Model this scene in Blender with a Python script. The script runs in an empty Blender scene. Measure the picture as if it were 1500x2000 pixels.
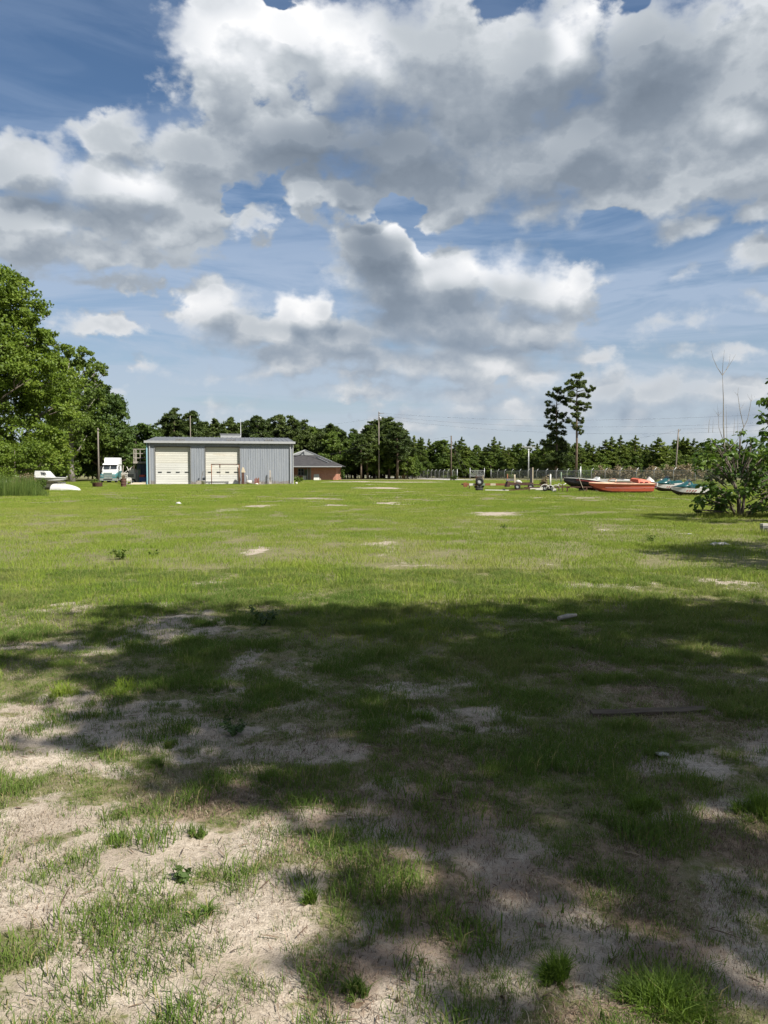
import bpy, bmesh, math, random
import numpy as np
from mathutils import Vector, Matrix

R = math.radians
scene = bpy.context.scene
COL = scene.collection
random.seed(7)

# ------------------------------------------------------------------ camera
CAM_H = 1.6
PITCH = math.atan(78 / 1500)
cam_data = bpy.data.cameras.new("camera")
cam_data.sensor_fit = 'VERTICAL'
cam_data.sensor_height = 36.0
cam_data.lens = 27.0
cam_data.clip_start = 0.05
cam_data.clip_end = 20000
cam = bpy.data.objects.new("camera", cam_data)
COL.objects.link(cam)
cam.location = (0, 0, CAM_H)
cam.rotation_euler = (math.pi / 2 - PITCH, 0, 0)
scene.camera = cam

# ------------------------------------------------------------------ view
vs = scene.view_settings
vs.view_transform = 'Standard'
vs.look = 'None'
vs.gamma = 1.0
vs.use_curve_mapping = False
EXPO = 1.35
vs.exposure = EXPO
scene.cycles.max_bounces = 6
scene.cycles.diffuse_bounces = 3
scene.cycles.transmission_bounces = 4
scene.cycles.transparent_max_bounces = 8
scene.cycles.use_denoising = True
scene.cycles.use_adaptive_sampling = True
scene.cycles.adaptive_threshold = 0.01
scene.cycles.adaptive_min_samples = 8

# ------------------------------------------------------------------ sun
SUN_EL = 47.0            # degrees above the horizon
SUN_AZ = 52.0            # degrees to the right of straight behind the camera
sun_dir = Vector((math.sin(R(SUN_AZ)) * math.cos(R(SUN_EL)),
                  -math.cos(R(SUN_AZ)) * math.cos(R(SUN_EL)), math.sin(R(SUN_EL))))
sl = bpy.data.lights.new("sun", 'SUN')
sl.energy = 3.5
sl.angle = R(0.53)
sl.color = (1.0, 0.95, 0.86)
sun = bpy.data.objects.new("sun", sl)
COL.objects.link(sun)
sun.location = (30, -30, 60)
sun.rotation_euler = sun_dir.to_track_quat('Z', 'Y').to_euler()


# ------------------------------------------------------------------ picture -> place helpers (build time only)
def ray(px, py):
    x = (px - 750) / 1500
    z = (1000 - py) / 1500
    c, s = math.cos(PITCH), math.sin(PITCH)
    return Vector((x, c + z * s, -s + z * c))


def G(px, py):
    d = ray(px, py)
    t = CAM_H / -d.z
    return Vector((d.x * t, d.y * t, 0))


def AT(px, py, Y):
    d = ray(px, py)
    t = Y / d.y
    return Vector((d.x * t, Y, CAM_H + d.z * t))


# ------------------------------------------------------------------ node expression helper
class NT:
    """tiny expression layer over a node tree"""

    def __init__(self, tree):
        self.t = tree

    def node(self, kind, **kw):
        n = self.t.nodes.new(kind)
        for k, v in kw.items():
            setattr(n, k, v)
        return n

    def setin(self, sock, v):
        if isinstance(v, E):
            self.t.links.new(v.s, sock)
        elif hasattr(v, 'is_output'):
            self.t.links.new(v, sock)
        else:
            sock.default_value = v

    def math(self, op, a, b=0.0, c=0.0, clamp=False):
        n = self.node('ShaderNodeMath', operation=op, use_clamp=clamp)
        self.setin(n.inputs[0], a)
        self.setin(n.inputs[1], b)
        self.setin(n.inputs[2], c)
        return E(self, n.outputs[0])

    def vmath(self, op, a, b=(0, 0, 0), scale=None):
        n = self.node('ShaderNodeVectorMath', operation=op)
        self.setin(n.inputs[0], a)
        self.setin(n.inputs[1], b)
        if scale is not None:
            self.setin(n.inputs['Scale'], scale)
        return E(self, n.outputs['Value' if op in ('LENGTH', 'DOT_PRODUCT') else 'Vector'])

    def sep(self, v):
        n = self.node('ShaderNodeSeparateXYZ')
        self.setin(n.inputs[0], v)
        return [E(self, o) for o in n.outputs]

    def comb(self, x, y, z):
        n = self.node('ShaderNodeCombineXYZ')
        for i, v in enumerate((x, y, z)):
            self.setin(n.inputs[i], v)
        return E(self, n.outputs[0])

    def noise(self, v, scale=5.0, detail=3.0, rough=0.5, out='Fac', dist=0.0, kind='FBM'):
        n = self.node('ShaderNodeTexNoise', noise_type=kind)
        self.setin(n.inputs['Vector'], v)
        n.inputs['Scale'].default_value = scale
        n.inputs['Detail'].default_value = detail
        n.inputs['Roughness'].default_value = rough
        n.inputs['Distortion'].default_value = dist
        return E(self, n.outputs[0 if out == 'Fac' else 1])

    def voronoi(self, v, scale=5.0, detail=0.0, rough=0.5, feature='F1', out='Distance', dim='3D'):
        n = self.node('ShaderNodeTexVoronoi', feature=feature, voronoi_dimensions=dim)
        self.setin(n.inputs['Vector'], v)
        n.inputs['Scale'].default_value = scale
        n.inputs['Detail'].default_value = detail
        n.inputs['Roughness'].default_value = rough
        return E(self, n.outputs[out])

    def sstep(self, v, lo, hi, a=0.0, b=1.0):
        n = self.node('ShaderNodeMapRange', interpolation_type='SMOOTHSTEP')
        self.setin(n.inputs['Value'], v)
        n.inputs['From Min'].default_value = lo
        n.inputs['From Max'].default_value = hi
        n.inputs['To Min'].default_value = a
        n.inputs['To Max'].default_value = b
        return E(self, n.outputs[0])

    def mix(self, f, a, b):
        n = self.node('ShaderNodeMix', data_type='RGBA')
        self.setin(n.inputs['Factor'], f)
        self.setin(n.inputs['A'] if False else n.inputs[6], a if isinstance(a, E) else (*a, 1))
        self.setin(n.inputs[7], b if isinstance(b, E) else (*b, 1))
        return E(self, n.outputs[2])

    def ramp(self, f, stops):
        n = self.node('ShaderNodeValToRGB')
        cr = n.color_ramp
        while len(cr.elements) < len(stops):
            cr.elements.new(0.5)
        for el, (p, c) in zip(cr.elements, stops):
            el.position = p
            el.color = (*c, 1)
        self.setin(n.inputs[0], f)
        return E(self, n.outputs[0])


class E:
    def __init__(self, nt, s):
        self.nt, self.s = nt, s

    def __add__(self, o): return self.nt.math('ADD', self, o)
    def __radd__(self, o): return self.nt.math('ADD', self, o)
    def __sub__(self, o): return self.nt.math('SUBTRACT', self, o)
    def __rsub__(self, o): return self.nt.math('SUBTRACT', o, self)
    def __mul__(self, o): return self.nt.math('MULTIPLY', self, o)
    def __rmul__(self, o): return self.nt.math('MULTIPLY', self, o)
    def __truediv__(self, o): return self.nt.math('DIVIDE', self, o)


# ------------------------------------------------------------------ sky
SKY_STRENGTH = 0.06
CLOUD_GAIN = 1.08 / (SKY_STRENGTH * 2 ** EXPO)      # cloud tones below are written as they appear at this exposure

# cumulus masses in the sky: direction (given through the picture's rays), angular half sizes, weight
CLOUDS = [
    (400, 110, 100, 115), (470, 40, 110, 80), (560, 90, 150, 100), (690, 100, 140, 110), (850, 110, 200, 150), (1030, 130, 230, 160),
    (1260, 140, 190, 150), (1440, 190, 190, 180), (560, 260, 230, 90), (780, 290, 270, 95), (1080, 310, 270, 100),
    (1380, 350, 190, 60), (600, 385, 55, 50), (920, 380, 110, 60), (1050, 420, 90, 40), (690, 385, 80, 50), (400, 300, 150, 80),
    (235, 285, 90, 60), (50, 320, 140, 55), (220, 370, 220, 75), (60, 420, 190, 65), (300, 450, 140, 60),
    (130, 490, 200, 42), (500, 445, 52, 36),
    (745, 475, 85, 62), (745, 540, 110, 85), (880, 560, 170, 75), (1040, 580, 125, 68), (850, 630, 210, 60), (1040, 655, 115, 45),
    (830, 695, 170, 38), (960, 715, 130, 34),
    (405, 605, 78, 48), (550, 608, 45, 40), (620, 590, 30, 40), (500, 645, 160, 42), (650, 660, 110, 48), (720, 695, 120, 34),
    (1330, 445, 80, 36), (1450, 435, 70, 40), (1470, 525, 90, 42), (1470, 600, 40, 16), (1320, 560, 18, 16),
    (270, 709, 32, 15), (430, 790, 34, 18), (488, 796, 28, 13), (938, 848, 30, 18), (1190, 765, 75, 48), (1250, 800, 70, 32),
    (1420, 765, 130, 34), (900, 765, 140, 32), (1060, 745, 90, 28), (700, 740, 60, 14), (760, 775, 120, 20), (1020, 800, 140, 22),
    (20, 470, 130, 60), (380, 420, 110, 70), (1250, 390, 150, 50), (1460, 330, 110, 80), (1180, 400, 90, 40), (300, 505, 120, 30),
    (1100, 800, 170, 34), (900, 800, 130, 26), (1300, 765, 130, 44), (1450, 828, 110, 30), (800, 838, 150, 18), (450, 742, 120, 18), (600, 705, 130, 34), (1330, 640, 80, 18), (200, 640, 110, 16), (150, 745, 90, 14),
    (620, 770, 110, 16), (1350, 690, 90, 16), (540, 735, 90, 12), (180, 560, 120, 18), (300, 560, 30, 12), (880, 825, 130, 14),
    (1130, 835, 120, 14), (1320, 840, 110, 18), (560, 830, 120, 12), (1480, 690, 60, 14), (1150, 700, 60, 24),
]
HOLES = [(1290, 5, 60, 40, .9), (1490, 225, 26, 24, .9), (450, 405, 60, 30, .75), (560, 15, 40, 30, .7),
         (80, 210, 150, 60, .6), (800, 395, 60, 26, .5), (1190, 430, 50, 26, .5)]
# where these clouds stand brighter or sink into their own shade
TONES = [(430, 90, 120, 110, .34), (600, 80, 170, 95, .36), (720, 130, 80, 70, .25), (1120, 95, 46, 60, .40), (1180, 40, 60, 50, .25), (1440, 265, 60, 34, .35),
         (265, 360, 80, 55, .36), (120, 320, 160, 50, .15), (390, 600, 80, 50, .30), (600, 590, 90, 50, .30), (740, 425, 80, 26, .35),
         (830, 470, 36, 30, .30), (960, 520, 150, 36, .34), (1100, 560, 80, 50, .30), (860, 690, 60, 24, .22), (980, 690, 70, 22, .2),
         (1100, 645, 70, 30, .2), (1000, 740, 160, 40, .12), (350, 480, 120, 40, .14), (120, 470, 140, 40, .12),
         (760, 300, 260, 90, -.34), (560, 290, 200, 80, -.18), (1080, 200, 170, 120, -.16), (1280, 180, 190, 110, -.28), (1150, 340, 300, 70, -.16),
         (680, 385, 60, 40, -.22), (900, 395, 120, 50, -.12), (730, 500, 100, 80, -.40), (800, 610, 170, 60, -.26), (760, 680, 130, 36, -.20),
         (640, 645, 60, 20, -.22), (1000, 670, 130, 26, -.16), (80, 400, 160, 36, -.18), (330, 310, 130, 60, -.08)]


def azel(px, py):
    d = ray(px, py).normalized()
    return math.atan2(d.x, d.y), math.asin(d.z)


def build_world():
    w = bpy.data.worlds.new("World")
    scene.world = w
    w.use_nodes = True
    t = w.node_tree
    t.nodes.clear()
    n = NT(t)

    # --- one reusable group: the cloud field at a direction
    g = bpy.data.node_groups.new("cloud_field", 'ShaderNodeTree')
    g.interface.new_socket("Dir", in_out='INPUT', socket_type='NodeSocketVector')
    g.interface.new_socket("Lift", in_out='INPUT', socket_type='NodeSocketFloat')
    g.interface.new_socket("Shift", in_out='INPUT', socket_type='NodeSocketFloat')
    for nm in ("Density", "Broad"):
        g.interface.new_socket(nm, in_out='OUTPUT', socket_type='NodeSocketFloat')
    m = NT(g)
    gi = g.nodes.new('NodeGroupInput')
    go = g.nodes.new('NodeGroupOutput')
    vx, vy, vz = m.sep(gi.outputs['Dir'])
    az = m.math('ARCTAN2', vx, vy) + E(m, gi.outputs['Shift'])
    el = m.math('ARCSINE', vz) + E(m, gi.outputs['Lift'])
    q = m.comb(m.math('SINE', az) * m.math('COSINE', el), m.math('COSINE', az) * m.math('COSINE', el), m.math('MULTIPLY', el, 1.35))
    w1 = m.vmath('SUBTRACT', m.noise(q, 6.5, 1, .5, 'Color'), (.5, .5, .5))
    w2 = m.vmath('SUBTRACT', m.noise(q, 24.0, 3, .6, 'Color'), (.5, .5, .5))
    # far clouds low in the sky are smaller in every detail
    fine = m.sstep(el, .02, .35, .35, 1.0)
    p = m.comb(az, el, 0.0)
    wsum = m.vmath('ADD', m.vmath('MULTIPLY', w1, (.12, .08, 0)), m.vmath('MULTIPLY', w2, (.060, .048, 0)))
    p = m.vmath('ADD', p, m.vmath('SCALE', wsum, scale=fine))

    def blob(px, py, rx, ry, grow=1.0):
        ca, ce = azel(px, py)
        ax = grow * (azel(px + rx, py)[0] - azel(px - rx, py)[0]) / 2
        ay = grow * (azel(px, py - ry)[1] - azel(px, py + ry)[1]) / 2
        nd = m.node('ShaderNodeVectorMath', operation='MULTIPLY_ADD')
        m.setin(nd.inputs[0], p)
        nd.inputs[1].default_value = (1 / ax, 1 / ay, 0)
        nd.inputs[2].default_value = (-ca / ax, -ce / ay, 0)
        return m.vmath('LENGTH', E(m, nd.outputs[0]))

    dist = None
    for (px, py, rx, ry) in CLOUDS:
        wt = max(.38, min(1.0, ry / 50))
        f = blob(px, py, rx, ry, 1.16 + (1 - wt) * .45)
        if wt < 1:
            f = m.math('MULTIPLY_ADD', f, wt, 1 - wt)
        dist = f if dist is None else m.math('SMOOTH_MIN', dist, f, 0.30)
    field = 1.0 - dist
    # the rest of the sky carries on with the same broken cumulus
    rest = m.noise(m.vmath('MULTIPLY', q, (1, 1, 1.6)), 2.6, 2, .5)
    away = m.sstep(m.math('ABSOLUTE', az), .50, .75)
    away = m.math('MAXIMUM', away, m.sstep(el, .58, .72))
    field = m.math('MAXIMUM', field, (rest - .43) * 3.6 - (1.0 - away) * 3.0)
    for (px, py, rx, ry, wt) in HOLES:
        f = blob(px, py, rx, ry)
        field = field - m.math('MAXIMUM', 1.0 - f, 0.0) * (1.5 * wt)
    pv = m.vmath('ADD', m.comb(az, m.math('MULTIPLY', el, 1.25), 0.0), m.vmath('SCALE', w2, scale=.035))
    bil1 = m.voronoi(pv, 15.0, 2.0, .55, 'F1', dim='2D')
    fb = m.noise(q, 26.0, 5, .64)
    field_c = m.math('MINIMUM', field, .9)
    # crisp cauliflower rims, softer bodies
    rim = m.sstep(field_c, .05, .65, 1.0, .55)
    tex = ((0.50 - bil1) * .46 + (fb - .5) * .95) * rim
    g.links.new((field_c + tex).s, go.inputs['Density'])
    g.links.new(field_c.s, go.inputs['Broad'])

    tc = t.nodes.new('ShaderNodeTexCoord')
    D = tc.outputs['Generated']

    def cf(lift, shift=0.0):
        gn = t.nodes.new('ShaderNodeGroup')
        gn.node_tree = g
        t.links.new(D, gn.inputs['Dir'])
        gn.inputs['Lift'].default_value = lift
        gn.inputs['Shift'].default_value = shift
        return E(n, gn.outputs['Density']), E(n, gn.outputs['Broad'])

    d0, b0 = cf(0, 0)
    d1, b1 = cf(.030, -.012)
    vx, vy, vz = n.sep(D)
    el = n.math('ARCSINE', vz)
    az = n.math('ARCTAN2', vx, vy)

    # clear sky
    sk = t.nodes.new('ShaderNodeTexSky')
    sk.sky_type = 'NISHITA'
    sk.sun_disc = False
    sk.sun_elevation = R(SUN_EL)
    sk.sun_rotation = math.atan2(sun_dir.x, sun_dir.y)
    sk.altitude = 30
    sk.air_density = 1.0
    sk.dust_density = 1.2
    sk.ozone_density = 2.2
    clear = E(n, sk.outputs[0])
    hs = n.node('ShaderNodeHueSaturation')
    hs.inputs['Saturation'].default_value = 1.12
    hs.inputs['Value'].default_value = .68
    n.setin(hs.inputs['Color'], clear)
    clear = E(n, hs.outputs[0])

    # thin veils and streaks, thicker towards the horizon
    sv = n.vmath('MULTIPLY', D, (1.6, 1.6, 9.0))
    st = n.noise(sv, 2.4, 5, .6, dist=.6)
    veil = n.sstep(st, .34, .66) * n.sstep(el, .10, .52, 1.0, .18)
    veil = n.math('MINIMUM', veil + n.sstep(el, -.02, .36, .72, 0.0), .90)
    k = CLOUD_GAIN
    veil_col = n.ramp(n.sstep(el, 0.0, .5), [(0, (.49 * k, .56 * k, .65 * k)), (.35, (.42 * k, .51 * k, .65 * k)), (1, (.38 * k, .48 * k, .65 * k))])
    base = n.mix(veil * .85, clear, veil_col)

    # cumulus
    edge = n.sstep(n.noise(D, 7.0, 2, .5), .38, .62, .26, .85)
    alpha = n.sstep((d0 + .12) / edge, 0.0, 1.0)
    thick = n.sstep(d0, .05, .80)
    tone = .61 + n.math('MAXIMUM', n.math('MINIMUM', d0 - d1, .30), -.26) * .58 - thick * .17
    pp = n.comb(az, el, 0.0)
    pp = n.vmath('ADD', pp, n.vmath('MULTIPLY', n.vmath('SUBTRACT', n.noise(D, 9.0, 2, .5, 'Color'), (.5, .5, .5)), (.10, .08, 0)))
    for (px, py, rx, ry, wt) in TONES:
        ca, ce = azel(px, py)
        ax = (azel(px + rx, py)[0] - azel(px - rx, py)[0]) / 1.5
        ay = (azel(px, py - ry)[1] - azel(px, py + ry)[1]) / 1.5
        nd = n.node('ShaderNodeVectorMath', operation='MULTIPLY_ADD')
        n.setin(nd.inputs[0], pp)
        nd.inputs[1].default_value = (1 / ax, 1 / ay, 0)
        nd.inputs[2].default_value = (-ca / ax, -ce / ay, 0)
        tone = tone + n.sstep(n.vmath('LENGTH', E(n, nd.outputs[0])), 0, 1, wt, 0)
    c = lambda *v: tuple(x * k for x in v)
    cc = n.ramp(tone, [(0, c(.17, .21, .265)), (.25, c(.23, .275, .335)), (.45, c(.34, .385, .44)), (.65, c(.52, .56, .60)), (.84, c(.74, .765, .80)), (1, c(.93, .935, .945))])
    # aerial perspective on the far, low clouds
    far = n.sstep(el, .0, .30, .62, 0.0)
    haze_c = n.mix(n.sstep(tone, .3, .95), c(.285, .365, .475), c(.80, .775, .75))
    cc = n.mix(far, cc, haze_c)
    alpha = alpha * n.sstep(el, .0, .16, .70, 1.0)
    full = n.mix(alpha, base, cc)
    # below the horizon: dull ground tone
    full = n.mix(n.sstep(el, -.06, -.01), c(.10, .11, .07), full)
    bg = t.nodes.new('ShaderNodeBackground')
    bg.inputs['Strength'].default_value = SKY_STRENGTH
    n.setin(bg.inputs['Color'], full)
    out = t.nodes.new('ShaderNodeOutputWorld')
    t.links.new(bg.outputs[0], out.inputs['Surface'])
    w.cycles.sampling_method = 'NONE'


build_world()

# ------------------------------------------------------------------ mesh helpers
def tag(o, label=None, cat=None, group=None, kind=None):
    if label: o['label'] = label
    if cat: o['category'] = cat
    if group: o['group'] = group
    if kind: o['kind'] = kind
    return o


def link(name, mesh, parent=None, mat=None):
    o = bpy.data.objects.new(name, mesh)
    COL.objects.link(o)
    if parent is not None:
        o.parent = parent
    if mat is not None and mesh is not None and len(mesh.materials) == 0:
        mesh.materials.append(mat)
    return o


def empty(name, loc=(0, 0, 0), rz=0.0, label=None, cat=None, group=None):
    o = bpy.data.objects.new(name, None)
    COL.objects.link(o)
    o.location = loc
    o.rotation_euler = (0, 0, rz)
    o.empty_display_size = .3
    return tag(o, label, cat, group)


def raw_mesh(name, V, F, smooth=False):
    """fast mesh from numpy arrays; F is a list of arrays (n,3) / (n,4)"""
    me = bpy.data.meshes.new(name)
    V = np.asarray(V, dtype=np.float32)
    if not isinstance(F, (list, tuple)):
        F = [F]
    F = [np.asarray(f, dtype=np.int32) for f in F if len(f)]
    me.vertices.add(len(V))
    me.vertices.foreach_set('co', V.ravel())
    nl = sum(f.size for f in F)
    npoly = sum(len(f) for f in F)
    me.loops.add(nl)
    me.polygons.add(npoly)
    me.loops.foreach_set('vertex_index', np.concatenate([f.ravel() for f in F]))
    tot = np.concatenate([np.full(len(f), f.shape[1], dtype=np.int32) for f in F])
    start = np.concatenate([[0], np.cumsum(tot)[:-1]]).astype(np.int32)
    me.polygons.foreach_set('loop_start', start)
    me.polygons.foreach_set('loop_total', tot)
    if smooth:
        me.polygons.foreach_set('use_smooth', np.ones(npoly, dtype=bool))
    me.update(calc_edges=True)
    return me


class MB:
    """collects shapes into one mesh"""

    def __init__(self):
        self.bm = bmesh.new()
        self.mi = 0

    def _set(self, faces):
        for f in faces:
            f.material_index = self.mi

    def poly(self, pts):
        vs_ = [self.bm.verts.new(p) for p in pts]
        f = self.bm.faces.new(vs_)
        f.material_index = self.mi
        return f

    def hexa(self, p):
        """8 points: bottom ring then top ring"""
        v = [self.bm.verts.new(q) for q in p]
        for idx in ((3, 2, 1, 0), (4, 5, 6, 7), (0, 1, 5, 4), (1, 2, 6, 5), (2, 3, 7, 6), (3, 0, 4, 7)):
            self.bm.faces.new([v[i] for i in idx]).material_index = self.mi

    def box(self, x0, x1, y0, y1, z0, z1, M=None):
        p = [Vector(q) for q in ((x0, y0, z0), (x1, y0, z0), (x1, y1, z0), (x0, y1, z0), (x0, y0, z1), (x1, y0, z1), (x1, y1, z1), (x0, y1, z1))]
        if M is not None:
            p = [M @ q for q in p]
        self.hexa(p)
        return self

    def bar(self, a, b, w, h=None, up=(0, 0, 1)):
        """square bar between two points"""
        a, b = Vector(a), Vector(b)
        h = w if h is None else h
        d = (b - a).normalized()
        u = Vector(up)
        if abs(d.dot(u)) > .98:
            u = Vector((0, 1, 0))
        s = d.cross(u).normalized()
        t = s.cross(d).normalized()
        s *= w / 2
        t *= h / 2
        self.hexa([a - s - t, a + s - t, a + s + t, a - s + t, b - s - t, b + s - t, b + s + t, b - s + t])
        return self

    def tube(self, pts, r, n=8, caps=True):
        """round tube along points; r a number or list"""
        pts = [Vector(p) for p in pts]
        rs = r if isinstance(r, (list, tuple)) else [r] * len(pts)
        rings = []
        prev = None
        for i, p in enumerate(pts):
            d = (pts[min(i + 1, len(pts) - 1)] - pts[max(i - 1, 0)]).normalized()
            if prev is None:
                u = Vector((0, 0, 1)) if abs(d.z) < .9 else Vector((1, 0, 0))
                s = d.cross(u).normalized()
            else:
                s = (prev - d * prev.dot(d)).normalized()
            prev = s
            t = d.cross(s)
            rings.append([self.bm.verts.new(p + (s * math.cos(k * 2 * math.pi / n) + t * math.sin(k * 2 * math.pi / n)) * rs[i]) for k in range(n)])
        for a, b in zip(rings, rings[1:]):
            for k in range(n):
                f = self.bm.faces.new((a[k], a[(k + 1) % n], b[(k + 1) % n], b[k]))
                f.material_index = self.mi
                f.smooth = n > 5
        if caps:
            self.bm.faces.new(rings[0][::-1]).material_index = self.mi
            self.bm.faces.new(rings[-1]).material_index = self.mi
        return self

    def torus(self, c, axis, R_, r, n=20, m=8):
        c, axis = Vector(c), Vector(axis).normalized()
        u = axis.orthogonal().normalized()
        v = axis.cross(u)
        rings = []
        for i in range(n):
            a = i * 2 * math.pi / n
            d = u * math.cos(a) + v * math.sin(a)
            rings.append([self.bm.verts.new(c + d * (R_ + r * math.cos(b * 2 * math.pi / m)) + axis * (r * 1.25 * math.sin(b * 2 * math.pi / m))) for b in range(m)])
        for i in range(n):
            A, B = rings[i], rings[(i + 1) % n]
            for k in range(m):
                f = self.bm.faces.new((A[k], A[(k + 1) % m], B[(k + 1) % m], B[k]))
                f.material_index = self.mi
                f.smooth = True
        return self

    def lathe(self, c, prof, n=16, smooth=True):
        """profile [(r,z)] about the vertical through c"""
        c = Vector(c)
        rings = [[self.bm.verts.new(c + Vector((r * math.cos(k * 2 * math.pi / n), r * math.sin(k * 2 * math.pi / n), z))) for k in range(n)] for r, z in prof]
        for a, b in zip(rings, rings[1:]):
            for k in range(n):
                f = self.bm.faces.new((a[k], a[(k + 1) % n], b[(k + 1) % n], b[k]))
                f.smooth = smooth
                f.material_index = self.mi
        self.bm.faces.new(rings[0][::-1]).material_index = self.mi
        self.bm.faces.new(rings[-1]).material_index = self.mi
        return self

    def loft(self, sections, closed=False, caps=True, smooth=True):
        """sections: list of point lists of the same length (rings)"""
        rings = [[self.bm.verts.new(p) for p in s] for s in sections]
        n = len(rings[0])
        for a, b in zip(rings, rings[1:]):
            for k in range(n if closed else n - 1):
                f = self.bm.faces.new((a[k], a[(k + 1) % n], b[(k + 1) % n], b[k]))
                f.smooth = smooth
                f.material_index = self.mi
        if caps and closed:
            self.bm.faces.new(rings[0][::-1]).material_index = self.mi
            self.bm.faces.new(rings[-1]).material_index = self.mi
        return self

    def build(self, name, mat, parent=None, bevel=0.0, loc=None):
        if bevel > 0:
            bmesh.ops.bevel(self.bm, geom=[e for e in self.bm.edges if len(e.link_faces) == 2 and e.calc_face_angle(0) > .5], offset=bevel, segments=1, affect='EDGES')
        bmesh.ops.recalc_face_normals(self.bm, faces=self.bm.faces)
        me = bpy.data.meshes.new(name)
        self.bm.to_mesh(me)
        self.bm.free()
        mats = mat if isinstance(mat, (list, tuple)) else [mat]
        for m_ in mats:
            me.materials.append(m_)
        o = link(name, me, parent)
        if loc is not None:
            o.location = loc
        return o


# ------------------------------------------------------------------ numpy noise
def _h(ix, iy, seed):
    n = (ix.astype(np.int64) * 374761393 + iy.astype(np.int64) * 668265263 + seed * 1442695041) & 0xFFFFFFFF
    n = ((n ^ (n >> 13)) * 1274126177) & 0xFFFFFFFF
    n = n ^ (n >> 16)
    return (n & 0xFFFF) / 65535.0


def vnoise(x, y, seed=0):
    x = np.asarray(x, dtype=float)
    y = np.asarray(y, dtype=float)
    ix, iy = np.floor(x), np.floor(y)
    fx, fy = x - ix, y - iy
    fx = fx * fx * (3 - 2 * fx)
    fy = fy * fy * (3 - 2 * fy)
    a = _h(ix, iy, seed); b = _h(ix + 1, iy, seed); c = _h(ix, iy + 1, seed); d = _h(ix + 1, iy + 1, seed)
    return (a * (1 - fx) + b * fx) * (1 - fy) + (c * (1 - fx) + d * fx) * fy


def fbm(x, y, seed=0, oct=4):
    s = 0; a = .5; f = 1.0; t = 0
    for o in range(oct):
        s = s + a * vnoise(x * f + 13.7 * o, y * f - 7.1 * o, seed + o)
        t += a; a *= .5; f *= 2.03
    return s / t


# ------------------------------------------------------------------ materials
def mat(name):
    m = bpy.data.materials.new(name)
    m.use_nodes = True
    m.node_tree.nodes.clear()
    n = NT(m.node_tree)
    out = n.node('ShaderNodeOutputMaterial')
    return m, n, out


def principled(n, out, color, rough=.6, metal=0.0, spec=.4, bump=None, bump_d=.01, bump_s=.5):
    p = n.node('ShaderNodeBsdfPrincipled')
    n.setin(p.inputs['Base Color'], color if isinstance(color, E) else (*color, 1))
    n.setin(p.inputs['Roughness'], rough)
    n.setin(p.inputs['Metallic'], metal)
    p.inputs['Specular IOR Level'].default_value = spec
    if bump is not None:
        b = n.node('ShaderNodeBump')
        b.inputs['Strength'].default_value = bump_s
        b.inputs['Distance'].default_value = bump_d
        n.setin(b.inputs['Height'], bump)
        n.t.links.new(b.outputs[0], p.inputs['Normal'])
    n.t.links.new(p.outputs[0], out.inputs[0])
    return p


def objco(n):
    return n.node('ShaderNodeTexCoord').outputs['Object']


def position(n):
    return n.node('ShaderNodeNewGeometry').outputs['Position']


def simple(name, color, rough=.6, metal=0.0, dirt=None, dirt_amt=.5, scale=3.0, spec=.4, var=.12, stretch=(1, 1, 1)):
    """paint or plastic with mottled wear"""
    m, n, out = mat(name)
    v = n.vmath('MULTIPLY', objco(n), stretch)
    n1 = n.noise(v, scale, 5, .6)
    n2 = n.noise(v, scale * 6, 3, .6)
    c0 = tuple(max(0, c * (1 - var)) for c in color)
    c1 = tuple(min(1, c * (1 + var)) for c in color)
    c = n.mix(n.sstep(n1, .3, .7), c0, c1)
    if dirt:
        c = n.mix(n.sstep(n1 * .6 + n2 * .4, .66 - dirt_amt * .25, .74), c, dirt)
    principled(n, out, c, rough, metal, spec, bump=n2, bump_d=.004, bump_s=.25)
    return m


def foliage(name, c_dark, c_mid, c_light, trans=.35, rough=.55, world_scale=.35, obj_var=.0):
    """leaves: colour changes leaf by leaf and clump by clump, light shines through"""
    m, n, out = mat(name)
    geo = n.node('ShaderNodeNewGeometry')
    isl = E(n, geo.outputs['Random Per Island'])
    pos = geo.outputs['Position']
    nz = n.noise(pos, world_scale, 3, .6)
    f = isl * .55 + n.sstep(nz, .3, .7) * .45
    if obj_var > 0:
        oi = n.node('ShaderNodeObjectInfo')
        f = f + (E(n, oi.outputs['Random']) - .5) * obj_var
    c = n.ramp(f, [(.05, c_dark), (.5, c_mid), (.97, c_light)])
    p = n.node('ShaderNodeBsdfPrincipled')
    n.setin(p.inputs['Base Color'], c)
    p.inputs['Roughness'].default_value = rough
    p.inputs['Specular IOR Level'].default_value = .3
    tr = n.node('ShaderNodeBsdfTranslucent')
    tc = n.mix(.5, c, n.vmath('MULTIPLY', c, (1.25, 1.35, .5)))
    n.setin(tr.inputs['Color'], tc)
    mx = n.node('ShaderNodeMixShader')
    mx.inputs[0].default_value = trans
    n.t.links.new(p.outputs[0], mx.inputs[1])
    n.t.links.new(tr.outputs[0], mx.inputs[2])
    n.t.links.new(mx.outputs[0], out.inputs[0])
    return m


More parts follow.
